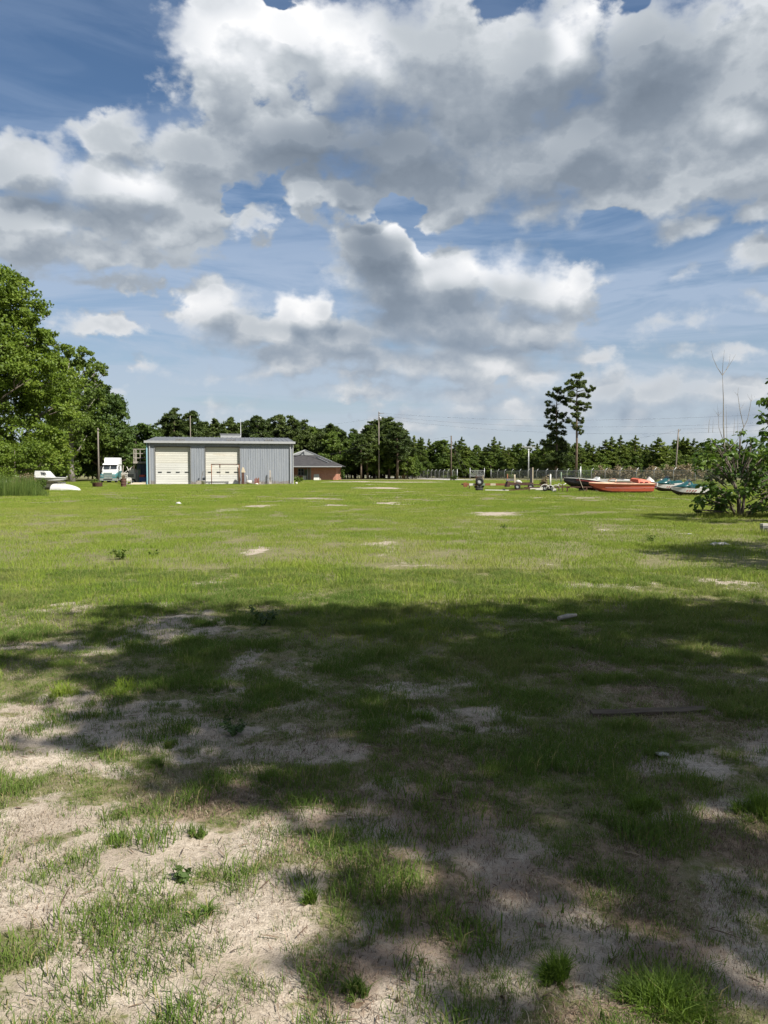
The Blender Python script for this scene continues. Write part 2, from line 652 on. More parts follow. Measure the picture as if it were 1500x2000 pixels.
M = {}
M['leaf_bright'] = foliage('leaf_bright', (.066, .106, .012), (.118, .178, .020), (.19, .248, .034), .40)
M['leaf_fill'] = foliage('leaf_fill', (.080, .130, .020), (.130, .200, .030), (.20, .27, .045), .60)  # paler, more translucent leaves, put in to lift the shade under the crowns
M['leaf_deep'] = foliage('leaf_deep', (.030, .058, .011), (.056, .096, .016), (.095, .145, .024), .32)
M['leaf_oak'] = foliage('leaf_oak', (.048, .084, .014), (.092, .142, .022), (.150, .205, .034), .40, world_scale=.2, obj_var=.3)
M['needle_dark'] = foliage('needle_dark', (.032, .054, .014), (.064, .094, .021), (.105, .140, .034), .28, world_scale=.2, obj_var=.35)
M['needle_young'] = foliage('needle_young', (.046, .074, .013), (.092, .132, .020), (.150, .190, .032), .32, world_scale=.1, obj_var=.5)
M['leaf_big'] = foliage('leaf_big', (.034, .072, .012), (.072, .130, .020), (.15, .215, .036), .42, rough=.42, world_scale=.8)
M['dry_brush'] = foliage('dry_brush', (.13, .10, .06), (.22, .17, .10), (.30, .25, .16), .25, world_scale=.4)
M['reed'] = foliage('reed', (.045, .080, .014), (.085, .135, .022), (.16, .20, .055), .35, world_scale=.9)
M['fennel'] = foliage('fennel', (.055, .095, .014), (.100, .165, .020), (.17, .235, .045), .4, world_scale=3)
M['weed_leaf'] = foliage('weed_leaf', (.034, .066, .016), (.060, .100, .024), (.09, .14, .04), .3, world_scale=3)


def bark(name, c0, c1, scale=9):
    m, n, out = mat(name)
    v = n.vmath('MULTIPLY', objco(n), (1, 1, .25))
    a = n.noise(v, scale, 5, .65)
    principled(n, out, n.mix(n.sstep(a, .3, .7), c0, c1), .9, 0, .2, bump=a, bump_d=.03, bump_s=.8)
    return m


M['bark'] = bark('bark', (.055, .043, .034), (.17, .145, .12))
M['bark_pine'] = bark('bark_pine', (.085, .06, .045), (.22, .17, .13), 6)
M['bark_pale'] = bark('bark_pale', (.14, .125, .105), (.30, .28, .25), 6)


# grass: world-position driven colour so that neighbouring blades agree, with dry and lush areas
def grass_mat(name, lush, mid, dry, dry_amt=.35, trans=.35):
    m, n, out = mat(name)
    geo = n.node('ShaderNodeNewGeometry')
    isl = E(n, geo.outputs['Random Per Island'])
    pos = n.vmath('MULTIPLY', geo.outputs['Position'], (1, 1, 0))
    big = n.noise(pos, .11, 3, .6)
    med = n.noise(pos, .9, 3, .6)
    f = n.sstep(big, .32, .68) * .45 + n.sstep(med, .3, .7) * .30 + isl * .25
    c = n.ramp(f, [(.1, lush), (.5, mid), (.9, dry)])
    c = n.mix(n.sstep(isl, 1 - dry_amt * .5, 1.0 - dry_amt * .5 + .05), c, tuple(min(1, x * 1.0) for x in (.30, .25, .12)))
    p = n.node('ShaderNodeBsdfPrincipled')
    n.setin(p.inputs['Base Color'], c)
    p.inputs['Roughness'].default_value = .7
    p.inputs['Specular IOR Level'].default_value = .12
    nrm = n.vmath('NORMALIZE', n.vmath('ADD', n.vmath('SCALE', geo.outputs['Normal'], scale=.45), (0, 0, .75)))
    n.t.links.new(nrm.s, p.inputs['Normal'])
    tr = n.node('ShaderNodeBsdfTranslucent')
    n.setin(tr.inputs['Color'], n.vmath('MULTIPLY', c, (1.1, 1.2, .6)))
    mx = n.node('ShaderNodeMixShader')
    mx.inputs[0].default_value = trans
    n.t.links.new(p.outputs[0], mx.inputs[1])
    n.t.links.new(tr.outputs[0], mx.inputs[2])
    n.t.links.new(mx.outputs[0], out.inputs[0])
    return m


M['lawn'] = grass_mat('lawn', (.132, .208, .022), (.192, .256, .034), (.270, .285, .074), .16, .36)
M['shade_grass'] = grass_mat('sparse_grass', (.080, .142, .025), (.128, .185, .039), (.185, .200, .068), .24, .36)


# ------------------------------------------------------------------ ground
def ell(x, y, px, py, rx, ry, soft=.35, rot=0.0, seed=3, warp=.55):
    """a patch seen at a pixel with half sizes in pixels, as a soft mask on the ground (a real place and size)"""
    c = G(px, py)
    ax = abs(G(px + rx, py).x - G(px - rx, py).x) / 2
    ay = abs(G(px, py - ry).y - G(px, py + ry).y) / 2
    x = np.asarray(x, dtype=float)
    y = np.asarray(y, dtype=float)
    res = np.zeros(x.shape)
    sel = (np.abs(x - c.x) < ax * 2.6) & (np.abs(y - c.y) < ay * 2.6)
    if not sel.any():
        return res
    x, y = x[sel], y[sel]
    dx, dy = (x - c.x), (y - c.y)
    wx = (fbm(x / ax * 1.6, y / ay * 1.6, seed, 3) - .5) * warp * 3
    wy = (fbm(x / ax * 1.6 + 9, y / ay * 1.6 + 5, seed + 5, 3) - .5) * warp * 3
    r = np.sqrt((dx / ax + wx) ** 2 + (dy / ay + wy) ** 2)
    res[sel] = np.clip((1 + soft - r) / (2 * soft), 0, 1)
    return res


SAND = [  # px, py, rx, ry, strength  (bare pale sand)
    (330, 1225, 120, 26, .95), (160, 1262, 140, 14, .8), (150, 1370, 110, 26, .8), (260, 1385, 120, 16, .6), (120, 1425, 190, 32, 1), (330, 1430, 190, 26, .9),
    (100, 1490, 190, 26, .7), (480, 1470, 160, 20, .6), (640, 1470, 120, 24, .6), (800, 1345, 80, 18, .9), (930, 1390, 120, 14, .7), (900, 1330, 60, 12, .5), (560, 1300, 50, 20, .4),
    (470, 1310, 40, 60, .5), (880, 1420, 90, 16, .6), (1330, 1490, 90, 26, .8), (1270, 1470, 60, 14, .6), (800, 1600, 60, 20, .8), (840, 1670, 60, 16, .8),
    (1400, 1570, 80, 30, .6), (60, 1600, 160, 50, .75), (180, 1680, 230, 60, .85), (120, 1780, 220, 60, .9), (330, 1790, 210, 60, .85), (450, 1650, 90, 36, 1), (300, 1620, 140, 30, .7),
    (520, 1740, 90, 50, .8), (420, 1810, 120, 40, .9), (530, 1830, 60, 26, .9), (120, 1940, 60, 40, .9), (520, 1960, 60, 20, .8), (610, 1600, 140, 26, .5),
    (930, 1880, 50, 40, .6), (1430, 1750, 70, 50, .6), (720, 1780, 60, 50, .5), (1340, 1600, 120, 20, .5),
    # bare places out in the field
    (130, 1188, 42, 9, .95), (300, 1182, 40, 8, .6), (400, 1140, 60, 7, .5), (505, 1074, 24, 6, .95), (490, 1082, 14, 4, .7), (735, 1062, 30, 4, .7), (960, 1004, 56, 3.4, 1),
    (990, 1006, 30, 2.4, .7), (762, 984, 34, 2.6, 1), (660, 987, 30, 2, .8), (520, 988, 44, 3, .8), (440, 996, 50, 3, .45), (138, 1010, 24, 2.4, .7), (620, 975, 60, 2.4, .5),
    (1180, 1147, 90, 9, .8), (1450, 1143, 60, 8, .95), (1380, 1136, 60, 5, .6), (1265, 1120, 26, 4, .5), (1250, 1080, 30, 3, .4), (1040, 1150, 60, 6, .4), (1060, 1100, 40, 5, .35),
    (820, 1105, 60, 5, .4), (760, 1060, 20, 4, .4), (1340, 1042, 20, 3, .6), (1180, 1036, 26, 3, .5), (1260, 1035, 80, 5, .35),
    (745, 953.5, 60, 1.6, 1), (790, 942, 70, 1.5, .9), (690, 941, 90, 1.2, .7), (735, 946.5, 25, 1.2, .6), (1080, 972.5, 110, 1.3, .7), (330, 963, 120, 1.4, .35), (820, 960, 60, 1.2, .4),
]
LITTER = [(880, 1760, 180, 120), (1250, 1780, 170, 60), (1150, 1700, 200, 60), (1300, 1890, 170, 60), (900, 1600, 240, 120), (1250, 1330, 200, 80), (600, 1540, 200, 60),
          (830, 1480, 160, 60), (1180, 1990, 200, 60), (700, 1900, 130, 70), (1420, 1650, 160, 60), (450, 1560, 200, 50), (1430, 1220, 130, 60)]


def sand_at(x, y):
    x = np.asarray(x, dtype=float)
    y = np.asarray(y, dtype=float)
    s = np.zeros_like(x)
    for i, (px, py, rx, ry, k) in enumerate(SAND):
        s = np.maximum(s, k * ell(x, y, px, py, rx, ry, .45, seed=3 + i))
    for off in (-.85, .85):
        cx = -1.2 + .085 * y + 1.1 * np.sin(y * .055) + off
        s = np.maximum(s, .42 * np.clip(1 - np.abs(x - cx) / .38, 0, 1) * np.clip((fbm(x * .7, y * .25, 87) - .40) * 6, 0, 1) * (y > 11) * (y < 75))
    near = np.clip((7.2 - y + (fbm(x * .5, y * .5, 41) - .5) * 4) / 3.0, 0, 1)
    spot = fbm(x * 2.1, y * 2.1, 77, 4)
    s = np.maximum(s, near * np.clip((spot - .46) / .16, 0, 1) * .6)
    return np.clip(s, 0, 1)


def litter_at(x, y):
    s = np.zeros_like(np.asarray(x, dtype=float))
    for i, (px, py, rx, ry) in enumerate(LITTER):
        s = np.maximum(s, ell(x, y, px, py, rx, ry, .7, seed=60 + i))
    return s


def bumps(x, y):
    near = np.clip((16 - np.hypot(x, y)) / 8, 0, 1)
    return near * ((fbm(x * .9, y * .9, 5, 3) - .5) * .07 + (fbm(x * 4.5, y * 4.5, 9, 3) - .5) * .045)


def build_ground():
    def axis(lo, a, b, hi, step, grow):
        mid = list(np.arange(a, b + 1e-6, step))
        up = []; v = b; s = step
        while v < hi:
            s *= grow; v += s; up.append(v)
        dn = []; v = a; s = step
        while v > lo:
            s *= grow; v -= s; dn.append(v)
        return np.array(dn[::-1] + mid + up)
    X = axis(-2500, -6.5, 6.5, 2500, .07, 1.055)
    Y = axis(-400, 1.2, 12.5, 4000, .07, 1.035)
    gx, gy = np.meshgrid(X, Y)
    z = bumps(gx, gy)
    V = np.stack([gx.ravel(), gy.ravel(), z.ravel()], 1)
    nx, ny = len(X), len(Y)
    i = np.arange(ny - 1)[:, None] * nx + np.arange(nx - 1)[None, :]
    F = np.stack([i, i + 1, i + nx + 1, i + nx], -1).reshape(-1, 4)
    me = raw_mesh('ground', V, F, True)
    a = me.attributes.new('sand', 'FLOAT', 'POINT')
    a.data.foreach_set('value', sand_at(V[:, 0], V[:, 1]).astype(np.float32))
    a = me.attributes.new('litter', 'FLOAT', 'POINT')
    a.data.foreach_set('value', litter_at(V[:, 0], V[:, 1]).astype(np.float32))

    m, n, out = mat('ground_soil')
    pos = position(n)
    at = n.node('ShaderNodeAttribute', attribute_name='sand')
    sand = E(n, at.outputs['Fac'])
    at = n.node('ShaderNodeAttribute', attribute_name='litter')
    lit = E(n, at.outputs['Fac'])
    n_big = n.noise(pos, .35, 3, .6)
    n_med = n.noise(pos, 3.0, 4, .6)
    n_fine = n.noise(pos, 28.0, 4, .65)
    n_grit = n.noise(pos, 140.0, 3, .6)
    sandc = n.mix(n.sstep(n_med, .3, .7), (.345, .285, .226), (.475, .412, .338))
    sandc = n.mix(n.sstep(n_grit, .40, .66) * .5, sandc, (.20, .168, .132))
    # dark crumbs, bits of bark and needles
    n_gr = n.noise(pos, 330.0, 2, .6)
    sandc = n.mix(n.sstep(n_gr, .58, .68) * .6, sandc, (.10, .082, .066))
    sandc = n.mix(n.sstep(n_gr, .40, .30) * .5, sandc, (.58, .51, .43))
    n_cr = n.noise(pos, 75.0, 4, .7)
    crumbs = n.sstep(n_cr + (n_fine - .5) * .5, .60, .70)
    sandc = n.mix(crumbs * .7, sandc, (.085, .066, .050))
    # sand greyed by a thin mat of dead grass
    sandc = n.mix(n.sstep(n_fine, .42, .64) * .5, sandc, (.20, .165, .120))
    litc = n.mix(n.sstep(n_fine, .3, .7), (.10, .068, .05), (.28, .20, .145))
    litc = n.mix(n.sstep(n_grit, .45, .7) * .6, litc, (.30, .24, .18))
    turf = n.mix(n.sstep(n_med, .3, .7), (.080, .092, .028), (.145, .150, .052))
    turf = n.mix(n.sstep(n_fine, .36, .62) * .7, turf, (.215, .178, .118))
    turf = n.mix(n.sstep(n_big, .5, .75) * .35, turf, (.155, .155, .060))
    f = sand * 1.0 + (n_med - .5) * .9 + (n_fine - .5) * .75
    c = n.mix(n.sstep(f, .28, .52), turf, sandc)
    lf = lit + (n_med - .5) * .9 + (n_fine - .5) * .4
    c = n.mix(n.sstep(lf, .45, .85) * .75, c, litc)
    h = n_fine * .8 + n_grit * .6 + n_cr * .4 + n_med * .5
    principled(n, out, c, .95, 0, .15, bump=h, bump_d=.02, bump_s=.55)
    o = link('ground', me, None, m)
    tag(o, kind='structure')
    return o


build_ground()


# ------------------------------------------------------------------ grass
def blades(n, radius, h0, h1, w, lean=.5, seed=1, square=False, seedheads=0):
    rg = np.random.default_rng(seed)
    if square:
        bx = rg.uniform(-radius, radius, n); by = rg.uniform(-radius, radius, n)
    else:
        r = radius * np.sqrt(rg.uniform(0, 1, n)); a = rg.uniform(0, 2 * np.pi, n)
        bx, by = r * np.cos(a), r * np.sin(a)
    h = rg.uniform(h0, h1, n)
    phi = rg.uniform(0, 2 * np.pi, n)
    ln = h * lean * rg.uniform(.15, 1.1, n)
    th = rg.uniform(0, 2 * np.pi, n)
    wx, wy = np.cos(th) * w / 2, np.sin(th) * w / 2
    wv = rg.uniform(.6, 1.3, n)
    wx, wy = wx * wv, wy * wv
    lx, ly = np.cos(phi) * ln, np.sin(phi) * ln
    z0 = np.full(n, -.01)
    V = np.stack([
        np.stack([bx - wx, by - wy, z0], 1), np.stack([bx + wx, by + wy, z0], 1),
        np.stack([bx - wx * .75 + lx * .35, by - wy * .75 + ly * .35, h * .6], 1), np.stack([bx + wx * .75 + lx * .35, by + wy * .75 + ly * .35, h * .6], 1),
        np.stack([bx + lx, by + ly, h * (1 - .15 * lean)], 1)], 1).reshape(-1, 3)
    b = np.arange(n) * 5
    Q = np.stack([b, b + 1, b + 3, b + 2], 1)
    T = np.stack([b + 2, b + 3, b + 4], 1)
    return V, Q, T


def proto(name, spec, material):
    V, Q, T = blades(**spec)
    me = raw_mesh(name, V, [Q, T])
    me.materials.append(material)
    return bpy.data.objects.new(name, me)      # a source for the grass below, never placed by itself


def scatter(name, pts, scl, idx, protos, label):
    """one mass of grass: points carrying turn, size and kind, instanced by geometry nodes"""
    me = bpy.data.meshes.new(name)
    n_ = len(pts)
    me.vertices.add(n_)
    me.vertices.foreach_set('co', np.asarray(pts, dtype=np.float32).ravel())
    rg = np.random.default_rng(len(pts))
    for nm, kind, val in (('turn', 'FLOAT', rg.uniform(0, 2 * np.pi, n_).astype(np.float32)), ('size', 'FLOAT', np.asarray(scl, dtype=np.float32)), ('kind_of', 'INT', np.asarray(idx, dtype=np.int32))):
        a = me.attributes.new(nm, kind, 'POINT')
        a.data.foreach_set('value', val)
    o = link(name, me)
    gt = bpy.data.node_groups.new(name + '_spread', 'GeometryNodeTree')
    gt.interface.new_socket('Geometry', in_out='INPUT', socket_type='NodeSocketGeometry')
    gt.interface.new_socket('Geometry', in_out='OUTPUT', socket_type='NodeSocketGeometry')
    nd = gt.nodes
    gi, go = nd.new('NodeGroupInput'), nd.new('NodeGroupOutput')
    join = nd.new('GeometryNodeJoinGeometry')
    for p in protos[::-1]:
        oi = nd.new('GeometryNodeObjectInfo')
        oi.inputs['Object'].default_value = p
        oi.inputs['As Instance'].default_value = True
        gt.links.new(oi.outputs['Geometry'], join.inputs[0])
    iop = nd.new('GeometryNodeInstanceOnPoints')
    iop.inputs['Pick Instance'].default_value = True

    def attr(nm, dt):
        a_ = nd.new('GeometryNodeInputNamedAttribute')
        a_.data_type = dt
        a_.inputs['Name'].default_value = nm
        return a_.outputs['Attribute']
    cx = nd.new('ShaderNodeCombineXYZ')
    gt.links.new(attr('turn', 'FLOAT'), cx.inputs[2])
    er = nd.new('FunctionNodeEulerToRotation')
    gt.links.new(cx.outputs[0], er.inputs[0])
    gt.links.new(gi.outputs[0], iop.inputs['Points'])
    gt.links.new(join.outputs[0], iop.inputs['Instance'])
    gt.links.new(attr('kind_of', 'INT'), iop.inputs['Instance Index'])
    gt.links.new(er.outputs[0], iop.inputs['Rotation'])
    gt.links.new(attr('size', 'FLOAT'), iop.inputs['Scale'])
    gt.links.new(iop.outputs[0], go.inputs[0])
    md = o.modifiers.new('spread', 'NODES')
    md.node_group = gt
    tag(o, label, 'grass', kind='stuff')
    return o


def build_grass():
    rg = np.random.default_rng(11)
    # --- sparse grass in the sandy foreground
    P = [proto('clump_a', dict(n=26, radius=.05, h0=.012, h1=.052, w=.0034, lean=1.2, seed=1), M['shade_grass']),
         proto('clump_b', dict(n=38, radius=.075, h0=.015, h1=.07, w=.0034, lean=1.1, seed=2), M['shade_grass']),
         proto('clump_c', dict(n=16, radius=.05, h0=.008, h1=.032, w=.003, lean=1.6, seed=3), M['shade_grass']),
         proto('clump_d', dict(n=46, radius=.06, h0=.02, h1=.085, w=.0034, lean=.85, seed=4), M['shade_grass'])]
    n_ = 230000
    x = rg.uniform(-9, 9, n_); y = rg.uniform(1.0, 12.5, n_)
    keep = np.abs(x) < .62 * y + 1.2
    x, y = x[keep], y[keep]
    s = sand_at(x, y)
    tuft = fbm(x * 2.6, y * 2.6, 21, 4)
    dens = (1 - s) ** 1.3 * np.clip((tuft - .26) / .22, 0.08, 1) * .8
    dens *= np.clip(.55 + (y - 2) / 9, 0, 1)
    dens = np.maximum(dens, .09 + .60 * np.clip(fbm(x * 3.0, y * 3.0, 8) * 2.6 - 1.15, 0, 1))
    left = np.clip((1.0 - x) / 3, 0, 1) * np.clip((5 - y) / 2, 0, 1)
    dens *= 1 - .35 * left
    k = rg.uniform(0, 1, len(x)) < dens * .8
    x, y, tuft = x[k], y[k], tuft[k]
    big = np.clip((tuft - .45) * 5, 0, 1)
    idx = np.where(rg.uniform(0, 1, len(x)) < big * .22, 3, rg.integers(0, 3, len(x)))
    scl = rg.uniform(.55, 1.15, len(x)) * (.75 + .5 * big)
    # --- dead thatch, needles and stalks lying over the sand
    tan = foliage('dead_thatch', (.16, .125, .09), (.31, .255, .19), (.48, .42, .33), .1, .8, 2)
    brn = foliage('brown_litter', (.06, .042, .031), (.155, .105, .075), (.29, .205, .145), .0, .8, 2)
    T = [proto('thatch_%s' % c, dict(n=150, radius=.17, h0=.003, h1=.009, w=.0020, lean=5.0, seed=70 + i), m_) for i, (c, m_) in enumerate(zip('abcd', (tan, tan, brn, brn)))]
    n_ = 15000
    tx = rg.uniform(-8, 8, n_); ty = rg.uniform(1.0, 10, n_)
    kp = np.abs(tx) < .62 * ty + 1.0
    tx, ty = tx[kp], ty[kp]
    lt = litter_at(tx, ty); ss = sand_at(tx, ty)
    pr = np.clip(.13 + .6 * lt + .25 * (1 - ss) + (fbm(tx * 1.7, ty * 1.7, 33) - .5) * 1.2, .06, 1) * np.clip((11 - ty) / 5, .2, 1) * (1 - .72 * np.clip(ss * 1.3 - .25, 0, 1))
    kp = rg.uniform(0, 1, len(tx)) < pr
    tx, ty, lt = tx[kp], ty[kp], lt[kp]
    ti = np.where(rg.uniform(0, 1, len(tx)) < .25 + .45 * lt, rg.integers(2, 4, len(tx)), rg.integers(0, 2, len(tx)))
    o = scatter('thatch', np.stack([tx, ty, bumps(tx, ty) + .008], 1), rg.uniform(.6, 1.4, len(tx)), ti, T, 'dead tan and brown thatch lying over the sand')
    o['category'] = 'thatch'
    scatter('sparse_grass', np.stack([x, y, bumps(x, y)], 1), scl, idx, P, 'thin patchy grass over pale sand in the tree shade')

    # --- the mown field
    Q = [proto('turf_%s' % c, dict(n=430, radius=.52, h0=.025, h1=.085, w=.0052, lean=.85, seed=31 + i, square=True), M['lawn']) for i, c in enumerate('abc')]
    Q += [proto('turf_%s' % c, dict(n=330, radius=.62, h0=.03, h1=.085, w=.014, lean=.7, seed=41 + i, square=True), M['lawn']) for i, c in enumerate('de')]
    Q += [proto('turf_f', dict(n=60, radius=.30, h0=.06, h1=.20, w=.006, lean=.6, seed=51), M['lawn'])]
    pts, sc, ix = [], [], []

    def band(y0, y1, per, kinds, s0, s1, half=.62, pad=5):
        n__ = int((y1 - y0) * (half * (y0 + y1) + 2 * pad) * per)
        yy = np.sqrt(rg.uniform(0, 1, n__) * (y1 ** 2 - y0 ** 2) + y0 ** 2)
        xx = rg.uniform(-1, 1, n__) * (half * yy + pad)
        s_ = sand_at(xx, yy)
        kp = rg.uniform(0, 1, n__) > np.clip((s_ - .25) * 2.2, 0, 1)
        if y0 < 12:
            fade = np.clip((yy - 5.6 + (fbm(xx * .6, yy * .6, 91) - .5) * 5) / 4.0, 0, 1)
            kp &= rg.uniform(0, 1, n__) < fade
        xx, yy = xx[kp], yy[kp]
        pts.append(np.stack([xx, yy, bumps(xx, yy)], 1))
        sc.append(rg.uniform(s0, s1, len(xx)))
        ix.append(rg.choice(kinds, len(xx)))

    band(5.2, 40, 2.4, [0, 1, 2], .8, 1.2)
    band(36, 150, 1.0, [3, 4], .85, 1.3)
    # ranker tufts here and there
    n__ = 2600
    yy = 8.5 + 60 * rg.uniform(0, 1, n__) ** 1.5
    xx = rg.uniform(-1, 1, n__) * (.62 * yy + 3)
    kp = (fbm(xx * .25, yy * .25, 66) > .52) & (sand_at(xx, yy) < .3)
    xx, yy = xx[kp], yy[kp]
    pts.append(np.stack([xx, yy, bumps(xx, yy)], 1)); sc.append(rg.uniform(.5, 1.0, len(xx))); ix.append(np.full(len(xx), 5))
    for (px, py, rx, n__) in ((1215, 966, 72, 90), (1300, 966, 26, 30), (1345, 972, 36, 40), (1150, 962, 40, 40), (950, 957, 50, 40), (1020, 956, 40, 40), (1070, 958, 34, 40), (120, 960, 40, 70), (215, 946, 30, 40),
                              (430, 947.5, 145, 90), (630, 939, 40, 30), (740, 936, 8, 10), (881, 939, 8, 10), (1445, 1010, 80, 120), (1493, 1044, 14, 14)):
        c_ = G(px, py)
        xx = c_.x + rg.uniform(-1, 1, n__) * rx / 1500 * c_.y
        yy = c_.y + rg.normal(0, .35, n__)
        pts.append(np.stack([xx, yy, np.zeros(n__)], 1)); sc.append(rg.uniform(.7, 1.5, n__)); ix.append(np.full(n__, 5))
    scatter('field_grass', np.concatenate(pts), np.concatenate(sc), np.concatenate(ix), Q, 'wide field of short yellow green grass')


build_grass()

# ------------------------------------------------------------------ trees
def cards(P, N, size, rg, aspect=.62, jitter=.9):
    """leaf blades (rhombus, folded a little) at points P facing roughly along N"""
    n = len(P)
    N = N + rg.normal(0, jitter, (n, 3))
    N /= np.linalg.norm(N, axis=1, keepdims=True) + 1e-9
    A = rg.normal(0, 1, (n, 3))
    U = np.cross(N, A); U /= np.linalg.norm(U, axis=1, keepdims=True) + 1e-9
    W = np.cross(N, U)
    s = (np.asarray(size) * rg.uniform(.6, 1.35, n))[:, None] * .5
    V = np.stack([P - U * s, P + W * s * aspect - N * s * .18, P + U * s, P - W * s * aspect - N * s * .18], 1).reshape(-1, 3)
    b = np.arange(n) * 4
    return V, np.stack([b, b + 1, b + 2, b + 3], 1)


def leafy(lobes, n, size, seed, shell=.55, sub=26, sub_r=.34, jitter=.8, aspect=.62):
    """lobes: (x,y,z,rx,ry,rz). Leaves gather in many small sprays set over and inside each lobe, leaving gaps"""
    rg = np.random.default_rng(seed)
    L = np.array(lobes, dtype=float)
    vol = (L[:, 3] * L[:, 4] * L[:, 5]) ** (2 / 3)
    P, N = [], []
    for l, v in zip(L, vol):
        m = int(n * v / vol.sum())
        ns = max(6, int(sub * (v / vol.mean())))
        d = rg.normal(0, 1, (ns, 3)); d /= np.linalg.norm(d, axis=1, keepdims=True)
        d[:, 2] = np.where(d[:, 2] < -.55, -d[:, 2], d[:, 2])
        rad = rg.uniform(shell, 1.0, ns)[:, None]
        C = d * rad
        k = rg.integers(0, ns, m)
        sr = sub_r * rg.uniform(.6, 1.35, ns)
        off = rg.normal(0, 1, (m, 3)); off /= np.linalg.norm(off, axis=1, keepdims=True)
        off *= (rg.uniform(0, 1, (m, 1)) ** .45) * sr[k][:, None]
        off[:, 2] *= .75
        p = C[k] + off
        nn = off * 1.2 + d[k] * .6
        nn[:, 2] += .35
        P.append(l[:3] + p * l[3:6]); N.append(nn)
    P = np.concatenate(P); N = np.concatenate(N)
    keep = P[:, 2] > .15
    P, N = P[keep], N[keep]
    N /= np.linalg.norm(N, axis=1, keepdims=True) + 1e-9
    return cards(P, N, size, rg, aspect=aspect, jitter=jitter)


def limbs(mb, base, top, r0, lobes, seed, pick=10):
    """tapered trunk with limbs reaching into the lobes"""
    rg = random.Random(seed)
    base, top = Vector(base), Vector(top)
    pts = []
    for i in range(8):
        t = i / 7
        p = base.lerp(top, t)
        if 0 < i < 7:
            p += Vector((rg.uniform(-.12, .12), rg.uniform(-.12, .12), 0)) * (top - base).length * .08
        pts.append(p)
    rs = [r0 * (1.35 if i == 0 else 1) * (1 - .82 * (i / 7)) for i in range(8)]
    mb.tube(pts, rs, 9)
    for l in rg.sample(list(lobes), min(pick, len(lobes))):
        c = Vector(l[:3])
        t = max(.18, min(.9, (c.z - base.z) / max(.1, (top.z - base.z)) - rg.uniform(.12, .3)))
        a = base.lerp(top, t)
        mid = a.lerp(c, .5) + Vector((0, 0, rg.uniform(-.05, .12) * (c - a).length))
        r = r0 * (1 - .8 * t) * .5
        mb.tube([a, mid, c], [r, r * .62, r * .16], 6)
        for _ in range(2):
            e = c + Vector((rg.uniform(-1, 1) * l[3], rg.uniform(-1, 1) * l[4], rg.uniform(-.2, .9) * l[5])) * .75
            mb.tube([mid.lerp(c, .4), mid.lerp(e, .6), e], [r * .45, r * .3, r * .08], 5)


def tree(name, loc, lobes, trunk_top, r0, n, size, seed, label, group=None, leaf='leaf_oak', barkm='bark', pick=10, rz=0.0, scale=1.0, **kw):
    root = empty(name, loc, rz, label, 'tree', group)
    root.scale = (scale,) * 3
    mb = MB()
    limbs(mb, (0, 0, -.15), trunk_top, r0, lobes, seed, pick)
    mb.build('trunk', M[barkm], root)
    V, F = leafy(lobes, n, size, seed, **kw)
    me = raw_mesh('crown', V, F)
    link('crown', me, root, M[leaf])
    return root


def copy_tree(src, loc, rz, scale, label=None, group=None):
    r = src.copy()
    COL.objects.link(r)
    r.location = loc
    r.rotation_euler = (0, 0, rz)
    r.scale = scale if isinstance(scale, tuple) else (scale,) * 3
    if label: r['label'] = label
    if group: r['group'] = group
    for ch in src.children:
        c = ch.copy()
        COL.objects.link(c)
        c.parent = r
    return r


def rand_lobes(seed, h, w, base, n, r=(.22, .36)):
    """a rounded crown: height h, half width w, foliage from height base up"""
    rg = random.Random(seed)
    out = []
    for i in range(n):
        t = (i + .5) / n
        z = base + (h - base) * (.1 + .82 * t)
        prof = math.sin(math.pi * min(1, .22 + .72 * t)) ** .7
        a = i * 2.4 + rg.uniform(-.4, .4)
        q = w * prof * rg.uniform(.35, .75)
        rr = w * rg.uniform(*r) * 1.25 * (.75 + .35 * prof)
        out.append((math.cos(a) * q, math.sin(a) * q, z, rr, rr, rr * rg.uniform(.7, .95)))
    out.append((0, 0, h - w * .28, w * .34, w * .34, w * .30))
    return out


# shade trees beside and behind the camera: their shadow falls over the sandy foreground
SHx = -math.sin(R(SUN_AZ)) / math.tan(R(SUN_EL))      # ground shift of a shadow per metre of height
SHy = math.cos(R(SUN_AZ)) / math.tan(R(SUN_EL))


def over(px, py, h, rx, ry, rz=None):
    """a crown lobe at height h whose shadow lies at this spot of the ground"""
    g = G(px, py)
    return (g.x - SHx * h, g.y - SHy * h, h, rx, ry, rz or min(rx, ry) * .8)


